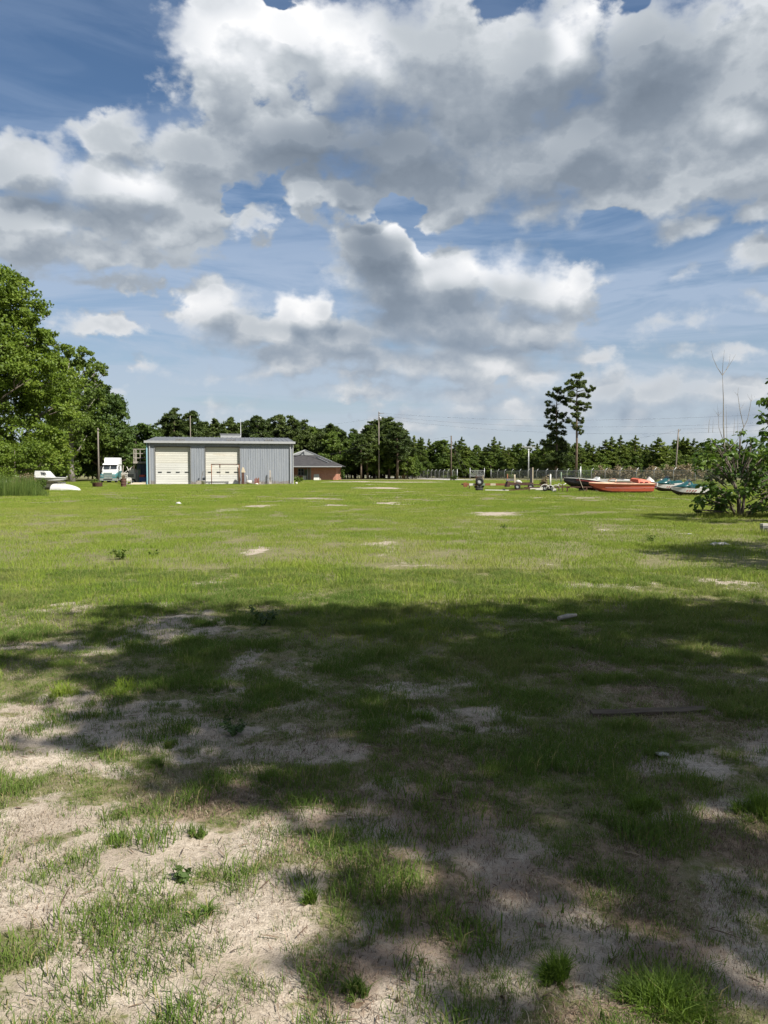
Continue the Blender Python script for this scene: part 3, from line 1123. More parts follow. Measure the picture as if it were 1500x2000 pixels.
def shade_trees():
    lob = [over(390, 1215, 10.6, 1.25, 1.3), over(560, 1230, 10.9, 1.2, 1.2), over(215, 1265, 10.0, 1.1, 1.0), over(700, 1235, 10.4, 1.1, 1.2), over(860, 1235, 10.6, 1.3, 1.3),
           over(1010, 1225, 10.2, 1.3, 1.4), over(480, 1310, 9.4, 1.2, 1.1), over(700, 1330, 9.6, 1.3, 1.2), over(920, 1330, 9.2, 1.3, 1.2), over(330, 1330, 9.2, .9, .8),
           over(1050, 1400, 8.8, 1.2, 1.1), over(800, 1440, 8.6, 1.1, 1.0), over(560, 1425, 8.8, 1.0, .9), over(300, 1450, 8.2, .8, .6),
           over(720, 1530, 8.0, .6, .5), over(900, 1560, 7.8, .7, .55), over(620, 1290, 10, 1.1, 1.0), over(790, 1290, 10, 1.1, 1.0), over(1090, 1300, 9.6, 1.1, 1.0), over(980, 1470, 8.4, .9, .8), over(640, 1490, 8.3, .9, .7), over(430, 1400, 9, .8, .6)]
    t1 = G(1300, 1240)
    tx, ty = 9.6, 1.2
    rel = [(l[0] - tx, l[1] - ty, *l[2:]) for l in lob]
    tree('shade_tree', (tx, ty, 0), rel, (-.3, .3, 9.6), .26, 15000, .17, 101, 'broad leafy tree whose crown shades the sandy foreground', 'shade trees beside the field', 'leaf_fill', pick=14, sub=30)
    lob = [over(1180, 1215, 9.6, 1.3, 1.3), over(1330, 1220, 9.8, 1.3, 1.4), over(1480, 1225, 9.4, 1.3, 1.4), over(1640, 1220, 9.2, 1.5, 1.5), over(1200, 1320, 8.6, 1.2, 1.1),
           over(1370, 1330, 8.8, 1.2, 1.2), over(1530, 1360, 8.4, 1.4, 1.2), over(1230, 1430, 7.8, 1.1, .9), over(1400, 1450, 7.8, 1.1, .9), over(1560, 1500, 7.4, 1.2, 1.0),
           over(1130, 1500, 7.4, .7, .5), over(1300, 1560, 7.0, .7, .5), over(1480, 1600, 6.8, .8, .6)]
    tx, ty = 11.4, .2
    rel = [(l[0] - tx, l[1] - ty, *l[2:]) for l in lob]
    tree('shade_tree', (tx, ty, 0), rel, (-.4, .5, 8.8), .24, 12000, .17, 102, 'leafy tree shading the grass at the edge of the sand', 'shade trees beside the field', 'leaf_fill', pick=14, sub=30)
    lob = [over(960, 1655, 8.5, .55, .38), over(1130, 1665, 8.3, .5, .36), over(1290, 1675, 8.0, .5, .36), over(1440, 1690, 7.6, .5, .36), over(820, 1640, 8.4, .36, .28), over(1130, 1840, 8.2, .28, .2), over(840, 1800, 8.0, .26, .2),
           over(1000, 1760, 8.0, .30, .22), over(1420, 1790, 7.0, .34, .24), over(1010, 1880, 8.0, .24, .17), over(1220, 1900, 8.2, .2, .15), over(1440, 1890, 7.6, .24, .17), over(700, 1880, 8.0, .24, .17), over(900, 1970, 7.8, .22, .15), over(640, 1740, 8.2, .2, .16)]
    tx, ty = 7.9, -4.2
    rel = [(l[0] - tx, l[1] - ty, *l[2:]) for l in lob]
    tree('shade_tree', (tx, ty, 0), rel, (-.3, .2, 7.0), .12, 2300, .15, 103, 'thin crowned tree dappling the sand with shade', 'shade trees beside the field', 'leaf_fill', pick=12, sub=22)
    # a further one whose shade crosses the grass by the grey box
    lob = [over(1440, 1085, 6.5, 1.6, 1.6), over(1530, 1090, 7.0, 2.0, 1.8), over(1600, 1075, 6.6, 2.0, 2.0), over(1660, 1110, 6.0, 2.0, 1.6)]
    tx, ty = 19.5, 12.5
    rel = [(l[0] - tx, l[1] - ty, *l[2:]) for l in lob]
    tree('shade_tree', (tx, ty, 0), rel, (-.3, .2, 6.4), .2, 7000, .18, 104, 'small tree out beyond the grey box, shading the grass', 'shade trees beside the field', 'leaf_fill', pick=8, sub=26)


shade_trees()

# ------------------------------------------------------------------ the trees round the field
def lobes_px(lst, D, base, depth=.8, seed=1, squash=.85):
    """crown lobes from where they show (pixel, pixel, radius in pixels) on a tree standing D metres off"""
    rg = random.Random(seed)
    out = []
    for (px, py, r) in lst:
        rr = r / 1500 * D
        p = AT(px, py, D + rg.uniform(-depth, depth) * rr)
        out.append((p.x - base[0], p.y - base[1], p.z, rr, rr, rr * squash))
        # the far side of the crown
        out.append((p.x - base[0] + rg.uniform(-.4, .4) * rr, p.y - base[1] + rr * 1.3, p.z + rg.uniform(-.4, .2) * rr, rr, rr, rr * squash))
    return out


def px_tree(name, D, base_px, lst, top_py, r0, n, size, seed, label, leaf, barkm='bark', pick=10, group=None, **kw):
    b = AT(base_px, 930, D)
    base = (b.x, D, 0)
    top = AT(base_px, top_py, D)
    return tree(name, base, lobes_px(lst, D, base, seed=seed), (0, 0, top.z), r0, n, size, seed, label, group, leaf, barkm, pick, **kw)


px_tree('broadleaf_tree', 82, -40, [(-40, 560, 72), (5, 560, 42), (30, 600, 44), (38, 655, 52), (74, 664, 34), (85, 700, 26), (-10, 700, 80), (60, 740, 60), (95, 775, 34), (112, 805, 32), (30, 800, 75),
        (-60, 650, 90), (-70, 780, 90), (92, 852, 34), (30, 870, 66), (70, 895, 42), (-60, 880, 70), (-150, 700, 90), (-150, 820, 90)],
        560, .5, 80000, .34, 201, 'tall bright green tree towering over the tall weeds', 'leaf_bright', pick=16, sub=34, sub_r=.30)
px_tree('broadleaf_tree', 77, 30, [(0, 893, 40), (45, 888, 34), (82, 884, 26), (60, 915, 34), (95, 905, 18), (10, 920, 40), (-50, 900, 50)],
        880, .12, 13000, .24, 202, 'low yellow green thicket at the foot of the tall bright tree', 'leaf_bright', pick=10, sub=30)
px_tree('broadleaf_tree', 124, 140, [(128, 700, 28), (150, 690, 22), (165, 722, 30), (190, 722, 18), (188, 748, 18), (120, 742, 36), (150, 765, 40), (185, 780, 24), (140, 810, 52), (100, 780, 50), (120, 860, 60), (170, 850, 40), (110, 905, 40)],
        690, .5, 30000, .42, 203, 'open crowned tree with pale limbs showing through', 'leaf_oak', 'bark_pale', pick=20, sub=24, sub_r=.27)
px_tree('broadleaf_tree', 132, 196, [(195, 770, 24), (208, 790, 30), (222, 800, 24), (236, 812, 15), (180, 800, 40), (232, 845, 24), (200, 840, 46), (170, 860, 46), (225, 872, 28), (246, 862, 14), (190, 890, 40), (145, 890, 40), (235, 900, 20), (165, 915, 26)],
        770, .5, 36000, .42, 204, 'dense dark green tree spreading above the parked truck', 'leaf_deep', pick=14, sub=34)
px_tree('broadleaf_tree', 142, 268, [(262, 852, 24), (282, 838, 16), (292, 850, 18), (305, 862, 16), (270, 880, 26), (250, 885, 26), (295, 885, 24), (262, 910, 24), (240, 912, 22), (285, 912, 20), (315, 890, 22)],
        845, .3, 17000, .44, 205, 'rounded green tree beside the wooden deck', 'leaf_deep', pick=10, sub=30)
px_tree('broadleaf_tree', 150, 120, [(70, 880, 40), (110, 890, 34), (150, 900, 30), (185, 900, 26), (215, 905, 22), (130, 912, 30), (90, 905, 30), (60, 910, 40), (160, 922, 20), (190, 922, 20), (220, 922, 20), (245, 918, 20), (120, 922, 22), (80, 922, 22), (270, 920, 20)],
        860, .3, 22000, .5, 206, 'dark shaded undergrowth tree behind the parked truck', 'leaf_deep', pick=8, sub=30)

# --- pines
def pine_mesh_lobes(kind, seed):
    rg = random.Random(seed)
    out = []
    if kind == 'young':        # 9 m, pointed, boughs to the ground
        h = 9.0
        for i in range(30):
            t = i / 29
            z = .5 + t * (h - 1.0)
            w = (1 - t) ** .6 * 2.0 + .16
            a = i * 2.4 + rg.uniform(-.5, .5)
            q = w * rg.uniform(.35, .8)
            r = w * .34 + .18
            out.append((math.cos(a) * q, math.sin(a) * q, z, r, r, r * .62))
        out.append((0, 0, h - .35, .16, .16, .6))
    else:                      # 16 m, bare below, rounded top
        h = 16.0
        for i in range(38):
            t = i / 37
            z = (h * .36 if kind == 'mature' else h * .30) + t * h * .60
            prof = (math.sin(math.pi * (.18 + .74 * t)) ** .8)
            w = prof * (3.1 if kind == 'mature' else 2.5)
            a = i * 2.4 + rg.uniform(-.6, .6)
            q = w * rg.uniform(.3, .95)
            r = rg.uniform(.7, 1.25) * (.75 + .25 * prof)
            out.append((math.cos(a) * q, math.sin(a) * q, z + rg.uniform(-.3, .3), r, r, r * .75))
    return h, out


def pine(kind, seed, label, n, leaf, group):
    h, lob = pine_mesh_lobes(kind, seed)
    root = empty('pine_tree', (0, 0, 0), 0, label, 'tree', group)
    mb = MB()
    r0 = .10 if kind == 'young' else .24
    mb.tube([(0, 0, -.2), (.05, 0, h * .3), (-.04, .03, h * .65), (0, 0, h * .97)], [r0 * 1.25, r0 * .9, r0 * .6, r0 * .12], 7)
    for l in lob[::2]:
        a = Vector((0, 0, max(.3, l[2] - .5)))
        c = Vector(l[:3])
        mb.tube([a, a.lerp(c, .6) + Vector((0, 0, .08)), c], [r0 * .26, r0 * .18, r0 * .06], 5)
    mb.build('trunk', M['bark_pine'], root)
    rg = np.random.default_rng(seed)
    V, F = leafy(lob, n, (.66 if kind != 'young' else .50), seed, shell=.2, sub=10, sub_r=.6, jitter=1.2, aspect=.30)
    me = raw_mesh('crown', V, F)
    link('crown', me, root, M[leaf])
    return root


def line_px(x0, x1, n, D0, D1, y0, y1, srcs, hs, rnd, label, group, wide=(.9, 1.25)):
    """a belt of pines: n trees between two picture columns, tops between two picture rows"""
    for i in range(n):
        px = x0 + (x1 - x0) * (i + rnd.uniform(.1, .9)) / n
        D = rnd.uniform(D0, D1)
        py = rnd.uniform(y0, y1)
        top = AT(px, py, D)
        k = rnd.randrange(len(srcs))
        s = top.z / hs[k]
        w = s * rnd.uniform(*wide)
        o = copy_tree(srcs[k], (top.x, D, 0), rnd.uniform(0, 6.28), (w, w, s), label, group)
        yield o


rnd = random.Random(5)
L_H1, G_H1 = 'rounded broadleaf tree in the wood behind the workshop and brick house', 'broadleaf trees behind the workshop'
L_H2, G_H2 = 'low broadleaf tree at the foot of the dark clump by the tallest pole', 'broadleaf trees of the dark clump'
L_H3, G_H3 = 'broadleaf tree in the deep wood behind the parked truck', 'broadleaf trees behind the truck'
L_H4, G_H4 = 'low broadleaf tree along the front of the pine plantation', 'broadleaf trees before the plantation'
L_PLANT = 'young pine in the dense plantation behind the chain link fence'
L_MATURE = 'tall rounded pine in the dark wood behind the workshop'
L_CLUMP = 'full crowned tree in the dark clump behind the tall power pole'
young = [pine('young', 300 + i, L_PLANT, 6500, 'needle_young', 'pines of the plantation') for i in range(4)]
mature = [pine('mature', 310 + i, L_MATURE, 9000, 'needle_dark', 'pines behind the workshop') for i in range(3)]
# hardwoods mixed into the wood
hw_l = [rand_lobes(320 + i, 10.0, 3.6, .6, 12) for i in range(2)]
hard = []
for i in range(2):
    o = tree('broadleaf_tree', (0, 0, 0), hw_l[i], (0, 0, 8.6), .2, 6500, .46, 330 + i, 'rounded broadleaf tree among the pines of the wood', 'broadleaf trees among the pines', 'leaf_oak', pick=8, sub=22)
    hard.append(o)
# prototypes themselves stand in the wood
spots = [(822, 855, 196), (1170, 872, 196), (1262, 870, 200), (985, 872, 198), (340, 797, 178), (545, 808, 180), (745, 817, 186), (610, 834, 184), (686, 846, 182)]
for o, (px, py, D), h in zip(young + mature + hard, spots, [9] * 4 + [16] * 3 + [10] * 2):
    t = AT(px, py, D)
    o.location = (t.x, D, 0)
    s = t.z / h
    w = s * (1.05 if h != 10 else .75)
    o.scale = (w, w, s)
mature[2]['label'] = L_CLUMP
mature[2]['group'] = 'trees of the dark clump'
# single tops that stand out
for (px, py, D) in [(372, 801, 150), (398, 824, 160), (418, 818, 156), (452, 815, 152), (478, 820, 160), (502, 811, 150), (525, 818, 158), (570, 812, 150), (592, 820, 156), (628, 842, 152), (325, 812, 154)]:
    D += 26
    t = AT(px, py, D)
    s = t.z / 16
    copy_tree(rnd.choice(mature[:2]), (t.x, D, 0), rnd.uniform(0, 6), (s * 1.1, s * 1.1, s))
for (px, py, D) in [(718, 832, 174), (760, 816, 178), (776, 826, 172), (730, 822, 184), (705, 848, 170), (790, 845, 176)]:
    t = AT(px, py, D)
    s = t.z / 16
    copy_tree(mature[2], (t.x, D, 0), rnd.uniform(0, 6), (s * 1.35, s * 1.35, s))
for o in line_px(310, 660, 26, 178, 196, 818, 846, mature[:2], [16, 16], rnd, None, None, (1.1, 1.4)): pass
for o in line_px(280, 680, 34, 176, 198, 868, 895, hard, [10, 10], rnd, L_H1, G_H1, (1.1, 1.6)): pass
for o in line_px(280, 660, 16, 182, 200, 838, 860, hard, [10, 10], rnd, L_H1, G_H1, (.8, 1.0)): pass
for o in line_px(640, 820, 20, 178, 200, 875, 902, hard, [10, 10], rnd, L_H2, G_H2, (1.2, 1.7)): pass
for o in line_px(640, 800, 10, 172, 186, 845, 875, hard, [10, 10], rnd, L_H2, G_H2, (.8, 1.1)): pass
for o in line_px(660, 800, 7, 180, 195, 838, 862, mature[2:], [16], rnd, None, None, (1.0, 1.3)): pass
for o in line_px(795, 870, 8, 205, 222, 850, 872, young + hard, [9] * 4 + [10] * 2, rnd, None, None): pass
for o in line_px(860, 1420, 30, 198, 226, 862, 886, hard, [10, 10], rnd, None, None, (.8, 1.2)): pass
for o in line_px(860, 1420, 84, 192, 226, 852, 890, young, [9] * 4, rnd, None, None, (1.15, 1.9)): pass
for o in line_px(1400, 1640, 26, 195, 225, 862, 886, young, [9] * 4, rnd, None, None, (1.15, 1.9)): pass
for o in line_px(800, 1640, 30, 190, 196, 885, 902, hard, [10, 10], rnd, L_H4, G_H4, (1.0, 1.5)): pass
for o in line_px(-250, 300, 16, 155, 185, 838, 872, hard, [10, 10], rnd, L_H3, G_H3, (.8, 1.1)): pass
for o in line_px(-250, 300, 22, 152, 170, 885, 905, hard, [10, 10], rnd, L_H3, G_H3, (1.3, 1.9)): pass
# the two tall pines above the plantation
def tall_pine(px, base_py, top_py, D, lst, seed, label, r0, n):
    b = AT(px, 930, D)
    base = (b.x, D, 0)
    lob = []
    rg = random.Random(seed)
    for (x, y, rx, ry) in lst:
        p = AT(x, y, D)
        w_, h_ = rx / 1500 * D, ry / 1500 * D
        for k in range(7):
            u_ = rg.uniform(-.85, .85)
            lob.append((p.x - b.x + u_ * w_, rg.uniform(-1, 1) * w_ * .9, p.z + rg.uniform(-.9, .9) * h_ + abs(u_) * .25, w_ * rg.uniform(.36, .60), w_ * rg.uniform(.36, .60), max(.32, h_ * rg.uniform(.55, .95))))
    top = AT(px, top_py, D).z
    root = empty('pine_tree', base, 0, label, 'tree')
    mb = MB()
    mb.tube([(0, 0, -.2), (.1, 0, top * .35), (-.08, .05, top * .7), (.03, 0, top * .98)], [r0 * 1.2, r0, r0 * .65, r0 * .1], 8)
    for l in lob[::3]:
        a = Vector((0, 0, l[2] - .7))
        mb.tube([a, Vector(l[:3])], [r0 * .2, r0 * .05], 4)
    mb.build('trunk', M['bark_pine'], root)
    V, F = leafy(lob, n, .50, seed, shell=.1, sub=6, sub_r=.6, jitter=1.2, aspect=.24)
    link('crown', raw_mesh('crown', V, F), root, M['needle_dark'])
    return root


tall_pine(1125, 925, 730, 182, [(1125, 738, 11, 6), (1136, 745, 9, 5), (1113, 748, 9, 5), (1128, 755, 15, 5), (1148, 763, 9, 4), (1156, 760, 6, 4), (1110, 760, 9, 4), (1120, 772, 12, 5), (1140, 775, 12, 5), (1112, 782, 8, 4),
          (1130, 788, 11, 4), (1147, 790, 8, 3), (1118, 800, 10, 4), (1143, 799, 10, 3), (1125, 812, 11, 5), (1134, 822, 8, 5), (1116, 826, 8, 4), (1128, 838, 10, 5), (1135, 846, 5, 3)],
          401, 'tallest lone pine with bare trunk above the plantation', .26, 22000)
tall_pine(1086, 925, 757, 186, [(1085, 763, 10, 5), (1097, 766, 8, 5), (1075, 772, 8, 5), (1090, 778, 14, 6), (1072, 790, 7, 5), (1098, 790, 10, 6), (1084, 800, 12, 7), (1070, 806, 7, 5), (1095, 812, 10, 6), (1078, 820, 11, 6),
          (1070, 832, 8, 5), (1090, 832, 11, 7), (1080, 846, 11, 7), (1098, 846, 8, 5), (1105, 822, 8, 5), (1085, 862, 15, 8), (1072, 874, 14, 9), (1098, 876, 14, 9), (1085, 892, 18, 10), (1075, 908, 20, 10), (1100, 905, 18, 10)],
          402, 'dark dense pine leafy to the ground beside the tallest pine', .26, 32000)

# brush along the fence
def brush(px, py, D, w, h, n, matn, seed, label, group, size=.28):
    p = AT(px, 930, D)
    root = empty('bush', (p.x, D, 0), 0, label, 'bush', group)
    rg = random.Random(seed)
    lob = [(rg.uniform(-w, w) * .7, rg.uniform(-w, w) * .4, h * rg.uniform(.3, .7), w * .4, w * .4, h * .38) for _ in range(6)]
    mb = MB()
    for i in range(7):
        l = lob[i % 6]
        mb.tube([(l[0] * .2, l[1] * .2, -.05), (l[0] * .6, l[1] * .6, l[2] * .6), (l[0] + rg.uniform(-.2, .2), l[1], l[2] + h * .3)], [.04, .025, .008], 5)
    mb.build('stem', M['bark'], root)
    V, F = leafy(lob, n, size, seed, shell=.2, sub=14, sub_r=.5)
    link('foliage', raw_mesh('foliage', V, F), root, M[matn])
    return root


for i, px in enumerate((1178, 1200, 1222, 1248, 1275, 1300, 1325, 1345)):
    brush(px, 930, 128 - i * 4, 1.9, 2.5, 1100, 'dry_brush', 500 + i, 'dry tan brush growing against the chain link fence', 'dry brush along the fence')
for i, px in enumerate((1140, 1165, 1310, 1352, 1385, 1420, 1470)):
    brush(px, 930, 150 - i * 5, 2.3, 3.0, 1300, 'leaf_oak', 520 + i, 'green bush growing behind the chain link fence', 'green bushes behind the fence', .36)
brush(12, 930, 62.5, 1.5, 1.9, 1500, 'leaf_bright', 551, 'green bush in front of the half hidden white boat', None, .16)
brush(52, 930, 62, 1.1, 1.5, 900, 'dry_brush', 552, 'dry tan bush before the white cabin boat', None, .14)
brush(78, 930, 61, .8, 1.2, 700, 'leaf_oak', 553, 'small green bush at the stern of the white cabin boat', None, .14)
brush(1064, 930, 74, .75, 1.25, 700, 'dry_brush', 540, 'brownish bush standing among the old trailers', None, .13)
brush(887, 930, 148, .8, 1.0, 500, 'leaf_oak', 541, 'small green bush at the foot of the short leaning guyed pole', None, .2)
brush(583, 930, 118, .9, .8, 500, 'leaf_oak', 542, 'low green bush between the workshop and the brick house', None, .2)
brush(664, 930, 158, 1.0, 2.2, 900, 'leaf_deep', 543, 'dark shrub at the end of the brick house', None, .3)


# ------------------------------------------------------------------ tall weeds
def tall_weeds():
    rg = np.random.default_rng(61)
    V, Q, T = blades(6500, 1, .8, 2.0, .022, .28, 62)
    # spread the blades along a strip in front of the old boats
    n = 6500
    px = rg.uniform(-160, 92, n)
    D = rg.uniform(50, 57, n)
    hx = np.clip((95 - px) / 30, .25, 1)
    X = (px - 750) / 1500 * D
    V = V.reshape(n, 5, 3)
    V[:, :, 2] *= (hx * rg.uniform(.6, 1.0, n))[:, None]
    V[:, :, :2] *= .2
    V[:, 1, :2] += (V[:, 1, :2] - V[:, 0, :2]) * 3
    V[:, 3, :2] += (V[:, 3, :2] - V[:, 2, :2]) * 3
    V[:, 4, :2] += rg.normal(0, .10, (n, 2))
    V[:, :, 0] += X[:, None]
    V[:, :, 1] += D[:, None]
    o = link('tall_weeds', raw_mesh('tall_weeds', V.reshape(-1, 3), [Q, T]), None, M['reed'])
    tag(o, 'stand of tall rank green weeds in front of the white boats', 'weeds', kind='stuff')
    # dead seed stalks
    V, Q, T = blades(900, 1, 1.0, 1.9, .02, .25, 63)
    n = 900
    V = V.reshape(n, 5, 3)
    V[:, :, :2] *= .25
    px = np.where(rg.uniform(0, 1, n) < .45, rg.uniform(-60, 30, n), rg.uniform(48, 95, n))
    D = rg.uniform(72, 76, n)
    V[:, :, 0] += ((px - 750) / 1500 * D)[:, None]
    V[:, :, 1] += D[:, None]
    o = link('dry_stalks', raw_mesh('dry_stalks', V.reshape(-1, 3), [Q, T]), None, M['dry_brush'])
    tag(o, 'dry tan seed stalks standing behind the tall weeds', 'weeds', kind='stuff')


tall_weeds()


# ------------------------------------------------------------------ big-leaved tree at the field's edge
def heart_leaf():
    pts = [(0, 0, 0), (.16, .36, -.02), (.42, .44, -.05), (.72, .28, -.06), (1.0, 0, -.16), (.72, -.28, -.06), (.42, -.44, -.05), (.16, -.36, -.02), (.40, 0, .06), (.72, 0, .02)]
    F3 = [(0, 8, 1), (1, 8, 2), (2, 8, 9), (2, 9, 3), (3, 9, 4), (4, 9, 5), (5, 9, 6), (6, 9, 8), (6, 8, 7), (7, 8, 0)]
    return np.array(pts) - np.array([0, 0, 0]), np.array(F3)


def big_leaf_tree(name, D, base_px, lst, stems, bare, nleaf, size, seed, label, nparts):
    b = AT(base_px, 930, D)
    root = empty(name, (b.x, D, 0), 0, label, 'tree')
    rg = np.random.default_rng(seed)
    rr_ = random.Random(seed)
    rel = lambda p: Vector((p.x - b.x, p.y - D, p.z))
    mb = MB()
    for chain, r in stems:
        pts = [rel(AT(x, y, D + dy)) for x, y, dy in chain]
        pts[0].z = -.1
        mb.tube(pts, [r * (1 - .75 * i / (len(pts) - 1)) for i in range(len(pts))], 7)
    mb.build('trunk', M['bark'], root)
    for chain, r in bare:
        m2 = MB()
        pts = [rel(AT(x, y, D + dy)) for x, y, dy in chain]
        m2.tube(pts, [r * (1 - .8 * i / (len(pts) - 1)) for i in range(len(pts))], 5)
        m2.build('bare_branch', M['bark_pale'], root)
    LV, LF = heart_leaf()
    lob = []
    m3 = MB()
    for (px, py, r) in lst:
        rr = r / 1500 * D
        for k in range(4):
            p = rel(AT(px + rr_.uniform(-.7, .7) * r, py + rr_.uniform(-.6, .6) * r, D + rr_.uniform(-1.4, 1.4) * rr))
            lob.append((p.x, p.y, p.z, rr * .52))
            m3.tube([(p.x * .35, p.y * .35, max(.2, p.z * .7)), (p.x * .7, p.y * .7, p.z * .9), (p.x, p.y, p.z)], [.022, .014, .006], 5)
    m3.build('twigs', M['bark'], root)
    w = np.array([l[3] ** 2 for l in lob]); w /= w.sum()
    k = rg.choice(len(lob), nleaf, p=w)
    L = np.array(lob)[k]
    d = rg.normal(0, 1, (nleaf, 3)); d /= np.linalg.norm(d, axis=1, keepdims=True)
    rad = rg.uniform(.25, 1.2, (nleaf, 1))
    d[:, 2] *= .7
    P = L[:, :3] + d * rad * L[:, 3:4]
    # leaves hang outward and down
    out = d * [1, 1, .3] + rg.normal(0, .35, (nleaf, 3))
    out[:, 2] -= .55
    X = out / np.linalg.norm(out, axis=1, keepdims=True)
    up = np.tile([0, 0, 1.0], (nleaf, 1)) + rg.normal(0, .45, (nleaf, 3)) + d * .4
    Yv = np.cross(up, X); Yv /= np.linalg.norm(Yv, axis=1, keepdims=True)
    Z = np.cross(X, Yv)
    S = size * rg.uniform(.55, 1.25, nleaf)
    keep = P[:, 2] > .25
    P, X, Yv, Z, S = P[keep], X[keep], Yv[keep], Z[keep], S[keep]
    # nearest, most exposed leaves are pieces of their own
    order = np.argsort(P[:, 1] - S * 2)
    front, rest = order[:nparts], order[nparts:]
    me = raw_mesh('leaf', LV, LF, True)
    me.materials.append(M['leaf_big'])
    for i in front:
        o = bpy.data.objects.new('leaf', me)
        COL.objects.link(o)
        o.parent = root
        o.matrix_local = Matrix(((X[i][0] * S[i], Yv[i][0] * S[i], Z[i][0] * S[i], P[i][0]), (X[i][1] * S[i], Yv[i][1] * S[i], Z[i][1] * S[i], P[i][1]), (X[i][2] * S[i], Yv[i][2] * S[i], Z[i][2] * S[i], P[i][2]), (0, 0, 0, 1)))
    V = P[rest][:, None, :] + (LV[None, :, 0:1] * X[rest][:, None, :] + LV[None, :, 1:2] * Yv[rest][:, None, :] + LV[None, :, 2:3] * Z[rest][:, None, :]) * S[rest][:, None, None]
    F = (LF[None] + (np.arange(len(rest)) * len(LV))[:, None, None]).reshape(-1, 3)
    o = link('foliage', raw_mesh('foliage', V.reshape(-1, 3), F, True), root, M['leaf_big'])
    o['kind'] = 'stuff'
    return root


big_leaf_tree('big_leaf_tree', 27, 1442,
              [(1392, 866, 15), (1375, 895, 20), (1372, 920, 17), (1395, 905, 22), (1385, 948, 24), (1368, 975, 20), (1360, 996, 10), (1400, 975, 26), (1420, 935, 34), (1438, 970, 38), (1455, 930, 36), (1440, 885, 24),
               (1458, 850, 18), (1475, 870, 24), (1480, 905, 34), (1490, 955, 36), (1475, 985, 26), (1510, 900, 40), (1530, 950, 46), (1515, 985, 30), (1420, 985, 20), (1560, 920, 50), (1410, 868, 16)],
              [([(1445, 1010, 0), (1442, 970, 0), (1428, 925, 0), (1416, 880, .1)], .085), ([(1448, 1010, 0), (1455, 960, .2), (1462, 900, .2), (1468, 860, .1)], .06), ([(1440, 1010, 0), (1420, 970, -.2), (1390, 940, -.2), (1375, 915, -.2)], .045),
               ([(1450, 1010, 0), (1490, 975, .2), (1530, 945, .3)], .05), ([(1440, 1008, .1), (1400, 985, .3), (1365, 985, .1)], .035)],
              [([(1416, 885, .1), (1413, 830, .1), (1413, 780, .1), (1411, 731, .1)], .030), ([(1411, 733, .1), (1401, 718, .1), (1393, 700, .1), (1389, 684, .1)], .013), ([(1411, 733, .1), (1412, 710, .1), (1415, 683, .1)], .011),
               ([(1411, 733, .1), (1423, 716, .2), (1437, 692, .2)], .013), ([(1419, 722, .15), (1425, 706, .2), (1426, 692, .2)], .009), ([(1414, 865, .1), (1404, 835, 0), (1403, 805, 0)], .014), ([(1403, 812, 0), (1393, 798, 0)], .007),
               ([(1403, 812, 0), (1411, 804, 0)], .006), ([(1403, 810, 0), (1401, 790, 0)], .006), ([(1420, 870, .1), (1419, 820, .1), (1418, 790, .1)], .010), ([(1445, 850, .1), (1460, 820, .1), (1466, 790, .1), (1468, 770, .1)], .014),
               ([(1466, 785, .1), (1475, 772, .1)], .006), ([(1466, 782, .1), (1459, 770, .1)], .006), ([(1453, 835, .1), (1445, 800, .1), (1441, 770, .1), (1442, 757, .1)], .014), ([(1441, 772, .1), (1433, 764, .1)], .006), ([(1446, 800, .1), (1455, 785, .1)], .006),
               ([(1384, 845, 0), (1385, 825, 0), (1388, 812, 0)], .010), ([(1392, 845, 0), (1393, 818, 0)], .008), ([(1433, 850, 0), (1435, 815, 0)], .009), ([(1441, 850, 0), (1441, 808, 0)], .008), ([(1422, 880, 0), (1440, 860, 0), (1448, 840, 0)], .014)],
              2100, .175, 71, 'big leaved young tree with bare dead stems rising above it', 290)
big_leaf_tree('big_leaf_tree', 24, 1540,
              [(1500, 780, 20), (1496, 808, 18), (1512, 830, 26), (1503, 850, 18), (1540, 780, 45), (1560, 840, 50), (1530, 740, 30), (1560, 900, 50), (1580, 960, 50)],
              [([(1545, 1022, 0), (1545, 940, 0), (1535, 850, 0), (1530, 770, 0)], .08), ([(1540, 880, 0), (1515, 840, 0), (1503, 800, 0)], .035), ([(1545, 900, 0), (1570, 850, .2)], .04)],
              [], 900, .18, 72, 'taller big leaved tree with no bare stems, beside the one with dead stems', 60)

# ------------------------------------------------------------------ materials of built things
M['metal_blue'] = simple('metal_wall_paint', (.215, .235, .262), .55, .0, None, 0, .5, .35, .08, (1, 1, .15))
def wall_sheet():
    m, n, out = mat('weathered_wall_sheet')
    o = objco(n)
    x, y, z = n.sep(o)
    st = n.noise(n.comb(x * 3.0, y, z * .18), 1.6, 5, .65)
    sp = n.noise(o, 3.5, 4, .6)
    c = n.mix(n.sstep(st, .3, .7), (.185, .205, .235), (.245, .262, .285))
    c = n.mix(n.sstep(st + (sp - .5) * .4, .60, .78) * .6, c, (.17, .155, .14))
    c = n.mix(n.sstep(z + (sp - .5) * 1.2 + (st - .5) * .8, .62, .12) * .75, c, (.150, .115, .080))
    principled(n, out, c, .55, 0, .3, bump=sp, bump_d=.01, bump_s=.2)
    return m


